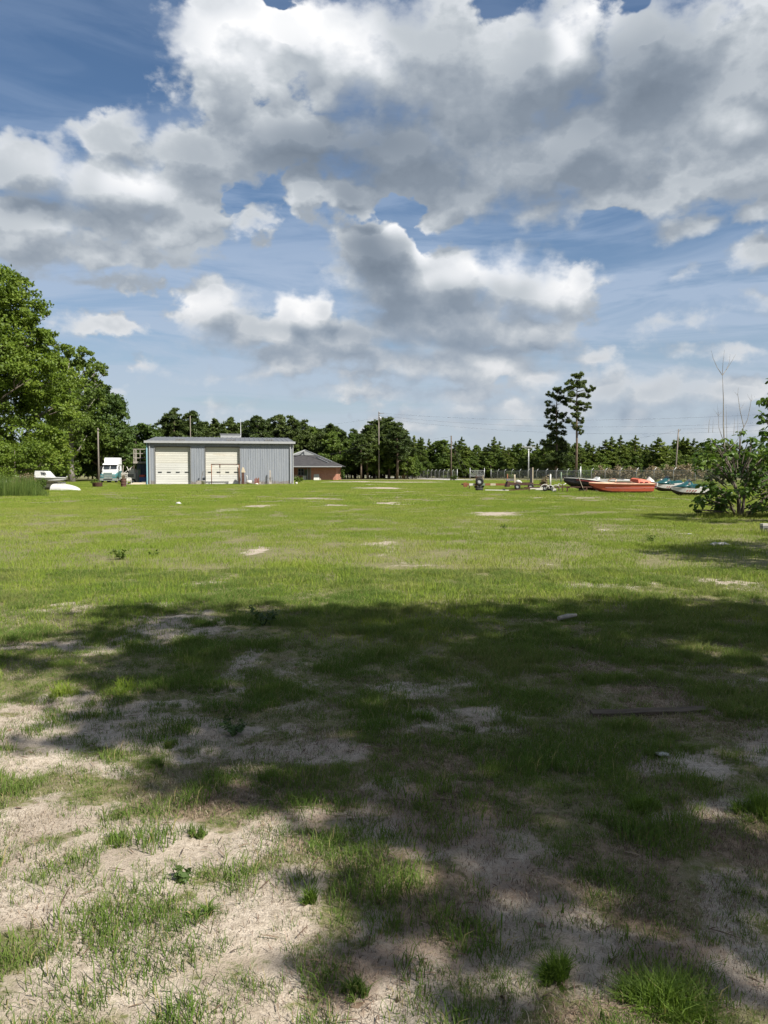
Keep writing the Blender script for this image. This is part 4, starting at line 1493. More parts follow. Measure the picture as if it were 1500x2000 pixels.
M['metal_blue'] = wall_sheet()
M['metal_roof'] = simple('roof_metal', (.125, .13, .138), .5, .2, (.16, .14, .12), .35, .5, .4, .15)
M['metal_white'] = simple('white_trim', (.31, .32, .325), .5, 0, (.36, .33, .28), .3, 2, .4, .06)
M['teal_trim'] = simple('teal_trim', (.22, .42, .50), .5, 0, None, 0, 2, .4, .1)
M['door_cream'] = simple('door_cream', (.53, .52, .465), .55, 0, (.40, .35, .26), .45, .9, .35, .10, (.3, 1, 2.5))
M['door_white'] = simple('door_white', (.53, .53, .50), .55, 0, (.42, .39, .32), .35, .9, .35, .10, (.3, 1, 2.5))
M['dark'] = simple('dark_void', (.018, .018, .02), .8)
M['dark_glass'] = simple('dark_glass', (.02, .025, .03), .12, 0, None, 0, 1, .6)
M['wall_navy'] = simple('navy_wall', (.10, .13, .20), .6, 0, (.06, .06, .07), .4, 1, .3, .2, (1, 1, .2))
M['wood_grey'] = simple('weathered_wood', (.30, .275, .24), .85, 0, (.12, .10, .08), .5, 3, .2, .25, (4, 4, .4))
M['wood_dark'] = simple('dark_wood', (.10, .078, .058), .85, 0, (.04, .03, .025), .5, 3, .2, .3, (4, 4, .4))
M['wood_pale'] = simple('pale_board', (.42, .36, .26), .8, 0, (.20, .16, .11), .4, 3, .2, .2, (3, 3, .5))
M['wood_pole'] = simple('pole_wood', (.20, .175, .15), .85, 0, (.09, .075, .06), .5, 2, .2, .25, (5, 5, .15))
M['rust'] = simple('rust', (.20, .085, .042), .85, 0, (.075, .035, .022), .6, 4, .25, .35)
M['rust_dark'] = simple('dark_rust', (.085, .045, .034), .85, 0, (.03, .02, .017), .6, 4, .25, .35)
M['steel'] = simple('galvanised_steel', (.42, .43, .43), .5, .5, (.25, .23, .20), .3, 3, .4, .12)
M['rubber'] = simple('tyre_rubber', (.022, .021, .020), .8, 0, (.06, .05, .04), .3, 5, .3, .2)
M['white_plastic'] = simple('white_plastic', (.50, .485, .44), .5, 0, (.36, .31, .24), .35, 3, .4, .08)
M['white_gel'] = simple('boat_white', (.50, .50, .475), .4, 0, (.27, .25, .20), .6, 1.2, .5, .06)
M['orange_gel'] = simple('boat_orange', (.50, .105, .055), .6, 0, (.36, .13, .08), .5, 1.1, .4, .10)
M['peach_gel'] = simple('boat_peach', (.58, .36, .235), .55, 0, (.46, .14, .07), .45, 1.6, .4, .10)
M['blue_gel'] = simple('boat_blue', (.30, .44, .53), .45, 0, (.52, .52, .48), .3, 1.5, .4, .1)
M['black_gel'] = simple('boat_black', (.024, .020, .019), .4, 0, (.07, .045, .032), .4, 1.5, .4, .2)
M['maroon'] = simple('boat_maroon', (.17, .034, .032), .5, 0, (.06, .025, .02), .4, 2, .4, .15)
M['teal_gel'] = simple('ski_teal', (.007, .058, .062), .3, 0, (.006, .05, .055), .4, 2, .5, .15)
M['truck_white'] = simple('truck_white', (.70, .71, .70), .3, 0, (.46, .44, .40), .25, 1, .5, .05)
M['truck_teal'] = simple('truck_teal', (.055, .17, .18), .35, 0, (.05, .14, .14), .3, 1, .5, .1)
M['chrome'] = simple('chrome', (.55, .60, .60), .25, .7, None, 0, 2, .5, .08)
M['shingle'] = simple('roof_shingle', (.050, .048, .050), .9, 0, (.03, .03, .03), .5, 1.5, .2, .3, (1, 3, 3))
M['concrete'] = simple('concrete', (.42, .40, .36), .9, 0, (.24, .22, .19), .4, 3, .2, .12)
M['blue_plastic'] = simple('blue_plastic', (.03, .075, .24), .5, 0, None, 0, 3, .4, .2)
M['red_paint'] = simple('red_paint', (.30, .045, .04), .6, 0, None, 0, 3, .4, .2)
M['green_faded'] = simple('faded_green', (.16, .21, .15), .7, 0, (.08, .08, .06), .4, 3, .3, .2)
M['wire'] = simple('wire', (.035, .035, .037), .6)
M['grey_paint'] = simple('grey_paint', (.16, .16, .155), .6, 0, (.07, .06, .05), .4, 5, .3, .2)


def brick_mat():
    m, n, out = mat('brick_wall')
    b = n.node('ShaderNodeTexBrick')
    v = n.comb(*[n.sep(objco(n))[i] for i in (0, 2, 1)])
    n.setin(b.inputs['Vector'], v)
    b.inputs['Scale'].default_value = 1.0
    b.inputs['Brick Width'].default_value = .22
    b.inputs['Row Height'].default_value = .075
    b.inputs['Mortar Size'].default_value = .008
    b.inputs['Color1'].default_value = (.30, .095, .055, 1)
    b.inputs['Color2'].default_value = (.42, .15, .09, 1)
    b.inputs['Mortar'].default_value = (.42, .36, .30, 1)
    c = n.mix(n.sstep(n.noise(objco(n), .8, 4, .6), .35, .7) * .4, E(n, b.outputs[0]), (.46, .26, .19))
    principled(n, out, c, .9, 0, .2)
    return m


M['brick'] = brick_mat()


# ------------------------------------------------------------------ road behind the field
def road():
    pts = [(560, 929.2), (690, 931), (800, 933.4), (905, 937.6), (1000, 939.6), (1090, 940.6), (1300, 944.0), (1560, 949)]
    c = [G(*p) for p in pts]
    L, Rr = [], []
    for i, p in enumerate(c):
        d = (c[min(i + 1, len(c) - 1)] - c[max(i - 1, 0)]).normalized()
        s = Vector((-d.y, d.x, 0)) * 3.4
        L.append(p + s); Rr.append(p - s)
    V = [(*p.xy, .012) for p in L] + [(*p.xy, .012) for p in Rr]
    k = len(c)
    F = [(i, i + k, i + k + 1, i + 1) for i in range(k - 1)]
    m, n, out = mat('pale_road')
    pos = position(n)
    a = n.noise(pos, .6, 5, .6)
    b = n.noise(pos, 6, 4, .6)
    col = n.mix(n.sstep(a, .3, .7), (.30, .29, .27), (.42, .40, .37))
    col = n.mix(n.sstep(b, .55, .75) * .4, col, (.20, .19, .17))
    principled(n, out, col, .95, 0, .15)
    o = link('road', raw_mesh('road', V, np.array(F)), None, m)
    tag(o, kind='structure')


road()


# ------------------------------------------------------------------ metal workshop
def workshop():
    W, Dp, H = 18.5, 28.0, 5.35
    root = empty('workshop', (-30.18, 98.0, 0), R(10.7), 'long low pale blue metal workshop with two roll up doors', 'building')

    def ribbed(x0, x1, z0, z1, y, mb, pitch=.305, depth=.022):
        """sheet with upright ribs, facing -y"""
        xs, k = [], 0
        x = x0
        prof = [(0, 0), (.20, 0), (.225, -depth), (.28, -depth), (.305, 0)]
        pts = []
        while x < x1 - .01:
            for dx, dy in prof[:-1]:
                if x + dx < x1:
                    pts.append((x + dx, y + dy))
            x += pitch
        pts.append((x1, y))
        mb.loft([[(px_, py_, z0) for px_, py_ in pts], [(px_, py_, z1) for px_, py_ in pts]], smooth=False)

    doors = [(1.0, 5.35), (7.25, 11.6)]
    dz = 4.85
    segs = [(0, doors[0][0]), (doors[0][1], doors[1][0]), (doors[1][1], W)]
    for a, b in segs:
        mb = MB(); ribbed(a, b, 0.05, H, 0, mb)
        mb.build('front_wall', M['metal_blue'], root)
    for a, b in doors:
        mb = MB(); ribbed(a, b, dz, H, 0, mb)
        mb.build('door_header', M['metal_blue'], root)
    mb = MB()
    mb.box(0.06, .16, .08, Dp, 0, H); mb.build('side_wall', M['metal_blue'], root)
    mb = MB()
    mb.box(W - .16, W - .06, .08, Dp, 0, H); mb.build('side_wall', M['metal_blue'], root)
    mb = MB()
    mb.box(.18, W - .18, Dp - .1, Dp, 0, H); mb.build('rear_wall', M['metal_blue'], root)
    mb = MB()
    mb.box(-.1, W + .1, -.25, Dp + .1, -.2, .045); mb.build('slab', M['concrete'], root)
    # roof: two shallow slopes with standing ribs
    ridge = H + 1.22
    rf = MB()
    n = int(W / .61)
    for s in (0, 1):
        y0, y1 = (-.35, Dp / 2) if s == 0 else (Dp + .35, Dp / 2)
        z0 = H + .12
        pts0, pts1 = [], []
        for i in range(n + 1):
            x = -.25 + (W + .5) * i / n
            for dx, dz_ in ((-.10, 0), (-.05, .05), (.05, .05), (.10, 0)):
                xx = min(max(x + dx, -.25), W + .25)
                pts0.append((xx, y0, z0 + dz_)); pts1.append((xx, y1, ridge + .12 + dz_))
        rf.loft([pts0, pts1], smooth=False)
    roof = rf.build('roof', M['metal_roof'], root)
    mb = MB(); mb.box(8.9, 11.8, Dp / 2 - .5, Dp / 2 + .5, ridge + .05, ridge + .55)
    mb.box(8.8, 11.9, Dp / 2 - .6, Dp / 2 + .6, ridge + .55, ridge + .62)
    mb.build('ridge_vent', M['metal_white'], roof)
    for x in (3.3, 9.9, 15.0):
        for k in range(4):
            mb = MB()
            yy = 3.2 + .1 * k
            zz = H + .12 + 1.22 * (yy + .35) / (Dp / 2 + .35)
            mb.box(x + k * .3, x + k * .3 + .2, yy, yy + 1.6, zz + .02, zz + .22)
            mb.build('roof_patch', M['grey_paint'], roof)
    mb = MB(); mb.box(-.3, W + .3, -.47, -.36, H - .05, H + .24); mb.build('gutter', M['metal_white'], root, .02)
    for x in (.28, W - .40):
        mb = MB(); mb.box(x, x + .13, -.18, -.06, .1, H - .06); mb.build('downspout', M['metal_white'], root)
    mb = MB(); mb.box(-.07, .05, -.06, .4, 0, H); mb.build('corner_trim', M['teal_trim'], root)
    mb = MB(); mb.box(W - .05, W + .07, -.06, .4, 0, H); mb.build('corner_trim', M['metal_white'], root)
    for di, (a, b) in enumerate(doors):
        d = MB()
        d.box(a - .02, b + .02, .42, .5, .05, dz)
        door = d.build('roll_up_door', M['dark'], root)
        door['label'] = 'plain cream roll up door with a row of small slot windows' if di == 0 else 'cream roll up door behind the rusty pipe frame'
        ns = 16
        for k in range(ns):
            z0 = .07 + (dz - .12) * k / ns
            z1 = .07 + (dz - .12) * (k + 1) / ns
            mb = MB()
            mb.box(a + .02, b - .02, .33, .40, z0 + .006, z1 - .006)
            mb.box(a + .02, b - .02, .315, .33, z0 + (z1 - z0) * .38, z1 - (z1 - z0) * .38)
            low = k < (9 if di == 0 else 4)
            mb.build('door_panel', M['door_white'] if low else M['door_cream'], door)
        for k in range(4):
            xc = a + (b - a) * (.12 + .255 * k) + .02
            mb = MB(); mb.box(xc - .24, xc + .24, .29, .31, 1.52, 1.66); mb.build('pane', M['dark_glass'], door)
        mb = MB()
        mb.box(a - .09, a, -.05, .42, .05, dz); mb.box(b, b + .09, -.05, .42, .05, dz); mb.box(a - .09, b + .09, -.05, .42, dz, dz + .1)
        mb.build('door_frame', M['grey_paint'], door)
    return root


WS = workshop()
ws_m = Matrix.Translation((-30.18, 98.0, 0)) @ Matrix.Rotation(R(10.7), 4, 'Z')


def lean_to():
    root = empty('lean_to', ws_m @ Vector((-2.4, 10, 0)), R(10.7), 'dark blue lean to shed with a railed wooden deck on top', 'shed')
    mb = MB()
    x = -.1
    pts = []
    while x < 2.25:
        pts += [(x, 0), (x + .2, 0), (x + .23, -.04), (x + .28, -.04)]
        x += .31
    mb.loft([[(a, b, 0) for a, b in pts], [(a, b, 2.75) for a, b in pts]], smooth=False)
    mb.build('front_wall', M['wall_navy'], root)
    mb = MB(); mb.box(-.12, -.05, .05, 8, 0, 2.7); mb.build('side_wall', M['wall_navy'], root)
    for k in range(9):
        mb = MB(); mb.box(-.35, 2.3, -1.5 + k * .31, -1.22 + k * .31, 3.0, 3.05); mb.build('deck_board', M['wood_grey'], root)
    mb = MB(); mb.box(-.4, 2.3, -1.62, -1.52, 2.78, 3.04); mb.box(-.4, -.3, -1.5, 1.3, 2.8, 2.99); mb.build('joist', M['wood_grey'], root)
    for (x, y) in ((-.3, -1.45), (.55, -1.45), (1.35, -1.45), (2.2, -1.45), (-.3, 0), (-.3, 1.2)):
        mb = MB(); mb.box(x - .05, x + .05, y - .05, y + .05, 3.05, 4.75); mb.build('rail_post', M['wood_grey'], root)
    for z in (3.5, 4.1, 4.7):
        mb = MB(); mb.box(-.36, 2.3, -1.54, -1.49, z, z + .10); mb.build('rail', M['wood_grey'], root)
        mb = MB(); mb.box(-.40, -.36, -1.45, 1.25, z, z + .10); mb.build('rail', M['wood_grey'], root)
    mb = MB(); mb.bar((-.3, -1.4, 0), (-.3, -1.4, 2.8), .12); mb.build('support_post', M['wood_dark'], root)
    return root


lean_to()


# ------------------------------------------------------------------ brick house
def house():
    X0 = -15.8
    root = empty('brick_house', (X0, 150, 0), 0, 'low red brick house with a dark shingle roof and white gable', 'house')
    hw, ez, pz = 7.6, 2.72, 5.95
    gy = 5.6            # where the upper gable stands behind the front eave
    gz = ez + gy * .40
    go_ = (pz - gz) / ((pz - ez) / hw)
    back = 18
    r = MB()
    f0 = -1.6
    A = Vector((-hw, f0, ez)); B = Vector((hw, f0, ez)); C = Vector((go_, f0 + gy, gz)); Dd = Vector((-go_, f0 + gy, gz))
    P = Vector((0, f0 + gy, pz)); PB = Vector((0, back, pz)); BB = Vector((hw, back, ez)); AB = Vector((-hw, back, ez))
    r.poly([A, B, C, Dd])
    r.poly([B, BB, PB, P, C])
    r.poly([A, Dd, P, PB, AB])
    roof = r.build('roof', M['shingle'], root)
    g = MB()
    g.poly([Dd + Vector((.1, -.01, .02)), C + Vector((-.1, -.01, .02)), P + Vector((0, -.01, -.12))])
    g.build('gable', M['metal_white'], root)
    for s in (-1, 1):
        mb = MB()
        mb.bar(P + Vector((0, -.25, .02)), Vector((s * 5.6, f0 + 1.9, ez + .93)), .12, .22)
        mb.build('rake_board', M['metal_white'], root)
        mb = MB()
        a = P + Vector((s * .9, -.2, -.75)); b = Vector((s * 4.9, f0 + 1.5, ez + .72))
        mb.bar(a.lerp(b, .35), b, .1, .16)
        mb.build('rake_board', M['metal_white'], root)
    mb = MB(); mb.box(-hw - .1, hw + .1, f0 - .12, f0 - .01, ez - .16, ez + .02); mb.build('fascia', M['metal_white'], root)
    mb = MB(); mb.box(1.6, 6.5, -.2, 0, 0, ez - .05); mb.build('brick_front', M['brick'], root)
    mb = MB(); mb.box(6.3, 6.5, .01, back - .5, 0, ez - .05); mb.build('brick_side', M['brick'], root)
    mb = MB(); mb.box(-6.5, 1.6, 1.9, 2.1, 0, ez - .05); mb.build('porch_wall', M['brick'], root)
    mb = MB(); mb.box(1.6, 1.75, .01, 2.0, 0, ez - .06); mb.build('porch_return', M['brick'], root)
    wx = -.6
    mb = MB(); mb.box(wx - .62, wx + .62, 1.82, 1.89, .9, 2.35)
    win = mb.build('window', M['metal_white'], root)
    for (a, b) in ((-.52, -.06), (.06, .52)):
        for (c, d) in ((1.0, 1.6), (1.68, 2.26)):
            mb = MB(); mb.box(wx + a, wx + b, 1.79, 1.815, c, d); mb.build('pane', M['dark_glass'], win)
    mb = MB(); mb.box(.1, .75, 1.8, 1.88, .05, 2.1)
    dr = mb.build('door', M['green_faded'], root)
    mb = MB(); mb.lathe((.66, 1.74, 1.0), [(.01, -.03), (.035, 0), (.01, .03)], 8); mb.build('handle', M['steel'], dr)
    for x in (.85, 1.45):
        mb = MB(); mb.box(x, x + .1, -.1, 0.0, 0, ez - .1); mb.build('porch_post', M['metal_white'], root)
    for k in range(4):
        mb = MB(); mb.box(.98 + k * .115, 1.09 + k * .115, .6, .64, 0, 2.2); mb.build('screen_board', M['wood_grey'], root)
    # things leaning on the wall
    mb = MB(); mb.hexa([Vector(p) for p in ((2.15, -.75, 0), (3.3, -.75, 0), (3.3, -.69, 0), (2.15, -.69, 0), (2.15, -.3, 1.15), (3.15, -.3, 1.2), (3.15, -.25, 1.2), (2.15, -.25, 1.15))])
    o = mb.build('leaning_sheet', M['white_plastic']); o.location = (X0, 150, 0); tag(o, 'white panel leaning against the red brick wall', 'panel')
    mb = MB(); mb.hexa([Vector(p) for p in ((3.36, -.6, 0), (3.56, -.6, 0), (3.56, -.55, 0), (3.36, -.55, 0), (3.36, -.28, .6), (3.52, -.28, .6), (3.52, -.24, .6), (3.36, -.24, .6))])
    o = mb.build('short_board', M['wood_pale']); o.location = (X0, 150, 0); tag(o, 'short pale board beside the white panel at the brick wall', 'board')
    mb = MB(); mb.box(-.32, .32, -.3, .3, 0, .82); mb.box(-.34, .34, -.32, .32, .82, .88)
    o = mb.build('white_cooler', M['white_plastic'], None, .03); o.location = (X0 + .25, 150.6, 0); tag(o, 'white box standing on the porch of the brick house', 'box')
    ch = empty('wooden_chair', (X0 - 1.5, 150.2, 0), 0, 'slatted wooden chair on the porch of the brick house', 'chair')
    for x in (-.3, .3):
        for y in (-.28, .28):
            mb = MB(); mb.bar((x, y, 0), (x * .95, y, .45 if y < 0 else 1.05), .07); mb.build('leg', M['wood_pale'], ch)
    mb = MB(); mb.box(-.34, .34, -.32, .3, .40, .45); mb.build('seat', M['wood_pale'], ch)
    for k in range(4):
        mb = MB(); mb.box(-.28 + k * .15, -.17 + k * .15, .25, .29, .5, 1.05); mb.build('back_slat', M['wood_pale'], ch)


house()


# ------------------------------------------------------------------ poles and wires
def pole(px, D, top_py, label, r=.14, arm=None, extra=None, lean=0.0, matn='wood_pole'):
    b = AT(px, 930, D)
    top = AT(px, top_py, D)
    root = empty('utility_pole', (b.x, D, 0), 0, label, 'pole', None)
    mb = MB(); mb.tube([(0, 0, -.3), (lean * .5, 0, top.z * .5), (lean, 0, top.z)], [r, r * .85, r * .68], 10); mb.build('pole', M[matn], root)
    if arm:
        z = top.z - .12
        mb = MB(); mb.box(lean - arm / 2, lean + arm / 2, -r - .12, -r * .6, z - .09, z + .09); cr = mb.build('crossarm', M[matn], root)
        for s in (-1, 1):
            mb = MB(); mb.bar((lean + s * arm * .28, -r * .8, z - .06), (lean, -r * .8, z - .75), .05); mb.build('brace', M[matn], root)
        for s in (-.46, -.2, .2, .46):
            mb = MB(); mb.lathe((lean + s * arm, -r, z + .09), [(.03, 0), (.06, .05), (.05, .12), (.02, .18)], 8); mb.build('insulator', M['steel'], cr)
    return root, Vector((b.x + lean, D, top.z))


p1, t1 = pole(740, 172, 804, 'tallest power pole with a small transformer, standing by the far road', .17)
mb = MB(); mb.lathe((.35, -.1, t1.z - 2.0), [(.05, 0), (.2, .03), (.2, .75), (.1, .85)], 10); mb.build('transformer', M['steel'], p1)
mb = MB(); mb.bar((0, -.1, t1.z - .45), (1.2, -.1, t1.z - .35), .1); mb.build('bracket', M['wood_pole'], p1)
for z in (-.3, -.9, -1.3):
    mb = MB(); mb.lathe((.12, -.12, t1.z + z), [(.03, 0), (.09, .05), (.09, .2), (.03, .25)], 8); mb.build('insulator', M['steel'], p1)
p2, t2 = pole(881, 150, 851, 'short dark guyed pole in front of the chain link fence', .17, matn='wood_dark')
for dx in (2.8, 4.0):
    mb = MB(); mb.tube([(.0, 0, t2.z - .8), (dx, .5, 0)], .02, 4); mb.build('guy_wire', M['wire'], p2)
p3, t3 = pole(857, 250, 871, 'thin far pole with crossarm standing inside the fence', .14, 2.5)
p4, t4 = pole(1032, 166, 872, 'pale T shaped pole with a wide crossarm behind the fence', .15, 3.1, matn='steel')
p5, t5 = pole(1318, 122, 838, 'leaning grey pole rising beyond the jet skis', .13, lean=.45)
mb = MB(); mb.bar((.35, -.12, t5.z - .5), (.75, -.12, t5.z - .1), .08); mb.build('bracket', M['wood_pole'], p5)
p6, t6 = pole(193, 113, 836, 'bare wooden pole standing beside the parked truck', .13)
mb = MB(); mb.bar((0, -.12, t6.z - .3), (.3, -.12, t6.z - .25), .07); mb.build('bracket', M['wood_pole'], p6)
p7, t7 = pole(373, 152, 812, 'thin pole among the pines behind the workshop', .10)
p8, t8 = pole(471, 152, 818, 'thin antenna pole behind the roof vent of the workshop', .06, matn='steel')


def wire(a, b, sag, label, n=14, r=.009):
    mb = MB()
    a, b = Vector(a), Vector(b)
    mb.tube([a.lerp(b, i / n) - Vector((0, 0, sag * 4 * (i / n) * (1 - i / n))) for i in range(n + 1)], r, 4, False)
    o = mb.build('power_line', M['wire'])
    tag(o, label, 'wire', 'power lines')


E_R = Vector((150, 120, 14))
for k, (dz, ddz) in enumerate(((-.3, 0), (-.9, -.9), (-1.4, -1.6))):
    wire(t1 + Vector((.1, -.1, dz)), Vector((20.5, 150 + k * .2, t2.z + 2.2 + ddz)) if False else AT(1640, 800 + 16 * k, 118), 1.6 + .3 * k, ('highest', 'middle', 'lowest')[k] + ' power line running from the tallest pole along the fence')
wire(t1 + Vector((0, 0, -1.4)), AT(-60, 858, 150), 2.0, 'power line running from the tallest pole over the brick house')
wire(t1 + Vector((0, 0, -6.0)), AT(585, 895, 151), .8, 'service line dropping from the tallest pole to the brick house')
wire(t2 + Vector((0, 0, -.1)), t1 + Vector((0, 0, -5.5)), .8, 'line between the tallest pole and the short guyed pole')
wire(t4 + Vector((1.3, 0, .1)), t5 + Vector((0, 0, -.2)), .9, 'line from the T shaped pole to the leaning grey pole')
wire(t4 + Vector((-1.3, 0, .1)), t3 + Vector((1, 0, 0)), 1.2, 'line between the two poles with crossarms')
wire(t5, AT(1640, 808, 100), .5, 'line running on from the leaning grey pole')
wire(t6 + Vector((0, 0, -4.2)), ws_m @ Vector((0, .5, 4.6)), .25, 'slack line from the bare wooden pole to the workshop')


# ------------------------------------------------------------------ chain link fence
def fence(name, pts, label, h=1.83, arm=True, top=True, panel=None):
    """posts at the given ground points"""
    root = empty(name, pts[0], 0, label, 'fence')
    o0 = Vector(pts[0])
    n = len(pts)
    for i, p in enumerate(pts):
        p = Vector(p) - o0
        d = (Vector(pts[min(i + 1, n - 1)]) - Vector(pts[max(i - 1, 0)])).normalized()
        s = Vector((d.y, -d.x, 0))
        if s.x < 0: s = -s
        big = i in (0, n - 1)
        mb = MB()
        r = .055 if big else .04
        if arm and not big:
            mb.tube([p + Vector((0, 0, -.1)), p + Vector((0, 0, h)), p + s * .34 + Vector((0, 0, h + .36))], r, 6)
        else:
            mb.tube([p + Vector((0, 0, -.1)), p + Vector((0, 0, h + .38))], r * 1.15, 6)
        mb.build('post', M['steel'], root)
    fab = MB()
    for a, b in zip(pts, pts[1:]):
        a, b = Vector(a) - o0, Vector(b) - o0
        L = (b - a).length
        d = (b - a) / L
        k = 0.0
        while k < L + h:
            for sgn in (1, -1):
                # a straight diagonal strand clipped to the bay
                x0, z0, x1, z1 = k - h, .04, k, h
                if sgn < 0: x0, x1 = x1, x0
                def clip(xa, za, xb, zb):
                    t0, t1_ = 0.0, 1.0
                    for lim, sg in ((0, 1), (L, -1)):
                        da, db = sg * (xa - lim), sg * (xb - lim)
                        if da < 0 and db < 0: return None
                        if da < 0: t0 = max(t0, da / (da - db))
                        if db < 0: t1_ = min(t1_, da / (da - db))
                    if t1_ - t0 < .01: return None
                    return xa + (xb - xa) * t0, za + (zb - za) * t0, xa + (xb - xa) * t1_, za + (zb - za) * t1_
                c = clip(x0, z0, x1, z1)
                if c:
                    pa, pb = a + d * c[0] + Vector((0, 0, c[1])), a + d * c[2] + Vector((0, 0, c[3]))
                    off = (pb - pa).normalized().cross(Vector((-d.y, d.x, 0))) * .006
                    fab.poly([pa - off, pa + off, pb + off, pb - off])
            k += .13
    fab.build('chain_link', M['steel'], root)
    mb = MB()
    for a, b in zip(pts, pts[1:]):
        a, b = Vector(a) - o0, Vector(b) - o0
        mb.tube([a + Vector((0, 0, h)), b + Vector((0, 0, h))], .022, 5)
    mb.build('top_rail', M['steel'], root)
    if arm:
        for k in (.35, .68, 1.0):
            mb = MB()
            for a, b in zip(pts, pts[1:]):
                a, b = Vector(a) - o0, Vector(b) - o0
                d = (b - a).normalized()
                s = Vector((d.y, -d.x, 0))
                if s.x < 0: s = -s
                mb.tube([a + s * .34 * k + Vector((0, 0, h + .36 * k)), b + s * .34 * k + Vector((0, 0, h + .36 * k))], .007, 3, False)
            mb.build('barbed_wire', M['wire'], root)
    return root


fence('chain_link_fence', [(23.8 + .745 * i, 171 - 4.76 * i, 0) for i in range(23)], 'long chain link fence with barbed wire running behind the boats')
a, b = AT(893, 930, 158), AT(752, 930, 238)
NF = 22
fence('chain_link_fence', [(a.x + (b.x - a.x) * i / NF, a.y + (b.y - a.y) * i / NF, 0) for i in range(NF + 1)], 'far chain link fence with barbed wire beyond the short dark pole')
a, b = AT(665, 930, 232), AT(748, 930, 236)
fence('chain_link_fence', [(a.x + (b.x - a.x) * i / 4, a.y + (b.y - a.y) * i / 4, 0) for i in range(5)], 'plain chain link fence without barbed wire beside the far car', 1.5, False)
# gate
def gate():
    a, b = AT(918, 930, 160), AT(946, 930, 164)
    root = empty('chain_link_gate', (a.x, a.y, 0), math.atan2(b.y - a.y, b.x - a.x), 'raised chain link gate hung between two tall posts', 'gate')
    L = (b - a).xy.length
    for x in (0, L):
        mb = MB(); mb.tube([(x, 0, -.1), (x, 0, 2.5)], .06, 6); mb.build('post', M['steel'], root)
    mb = MB()
    for z in (.75, 1.95): mb.tube([(.06, 0, z), (L - .06, 0, z)], .03, 5)
    for x in (.1, L * .5, L - .1): mb.tube([(x, .02, .75), (x, .02, 1.95 if x != L * .5 else 1.95)], .03, 5)
    mb.build('gate_frame', M['steel'], root)
    mb = MB()
    k = 0.1
    while k < L - .1:
        for s in (-1, 1):
            x1 = k + s * 1.2
            t = 1.0
            if x1 < .1: t = (k - .1) / 1.2
            if x1 > L - .1: t = (L - .1 - k) / 1.2
            if t > .02:
                for (za, zb) in ((.75, .75 + 1.2 * t),):
                    mb.poly([(k - .007, .05, za), (k + .007, .05, za), (k + s * 1.2 * t + .007, .05, zb), (k + s * 1.2 * t - .007, .05, zb)])
        k += .12
    mb.build('chain_link', M['steel'], root)


gate()


def rail_fence():
    a, b = AT(668, 930, 192), AT(737, 930, 196)
    root = empty('rail_fence', (a.x, a.y, 0), math.atan2(b.y - a.y, b.x - a.x), 'low dark wooden rail fence in front of the far car', 'fence')
    L = (b - a).xy.length
    for i in range(6):
        x = L * i / 5
        mb = MB(); mb.box(x - .07, x + .07, -.07, .07, -.1, 1.25); mb.build('post', M['wood_dark'], root)
    for z in (.35, .72, 1.08):
        mb = MB(); mb.box(-.1, L + .1, -.11, -.075, z, z + .13); mb.build('rail', M['wood_dark'], root)


rail_fence()


def car():
    p = AT(726, 930, 214)
    root = empty('parked_car', (p.x, 214, 0), 0, 'small white car parked on the far road', 'car')
    sec = []
    for y, w, z0, z1, wr, zr in ((0, .80, .35, .70, .72, .75), (.15, .9, .3, .85, .80, .92), (1.1, .92, .3, .95, .80, 1.0), (1.7, .92, .3, .95, .66, 1.48), (3.4, .92, .3, .95, .64, 1.5), (4.3, .9, .32, .95, .70, 1.05), (4.45, .82, .4, .8, .7, .85)):
        sec.append([(-w, y, z0), (-w, y, z1), (-wr, y, zr), (wr, y, zr), (w, y, z1), (w, y, z0)])
    mb = MB(); mb.loft(sec, closed=True); mb.build('body', M['truck_white'], root)
    mb = MB(); mb.hexa([Vector(q) for q in ((-.72, 1.12, 1.02), (.72, 1.12, 1.02), (.72, 1.2, 1.02), (-.72, 1.2, 1.02), (-.6, 1.62, 1.42), (.6, 1.62, 1.42), (.6, 1.7, 1.42), (-.6, 1.7, 1.42))]); mb.build('windscreen', M['dark_glass'], root)
    mb = MB(); mb.box(-.5, .5, -.02, .05, .42, .6); mb.build('grille', M['dark'], root)
    for x in (-.68, .68):
        mb = MB(); mb.box(x - .15, x + .15, -.02, .08, .6, .74); mb.build('headlight', M['chrome'], root)
    for x in (-.84, .84):
        for y in (.85, 3.55):
            w = MB(); w.torus((x, y, .32), (1, 0, 0), .23, .09, 14, 6); wo = w.build('wheel', M['rubber'], root)
            w = MB(); w.tube([(x - .07, y, .32), (x + .07, y, .32)], .17, 10); w.build('rim', M['steel'], wo)


car()


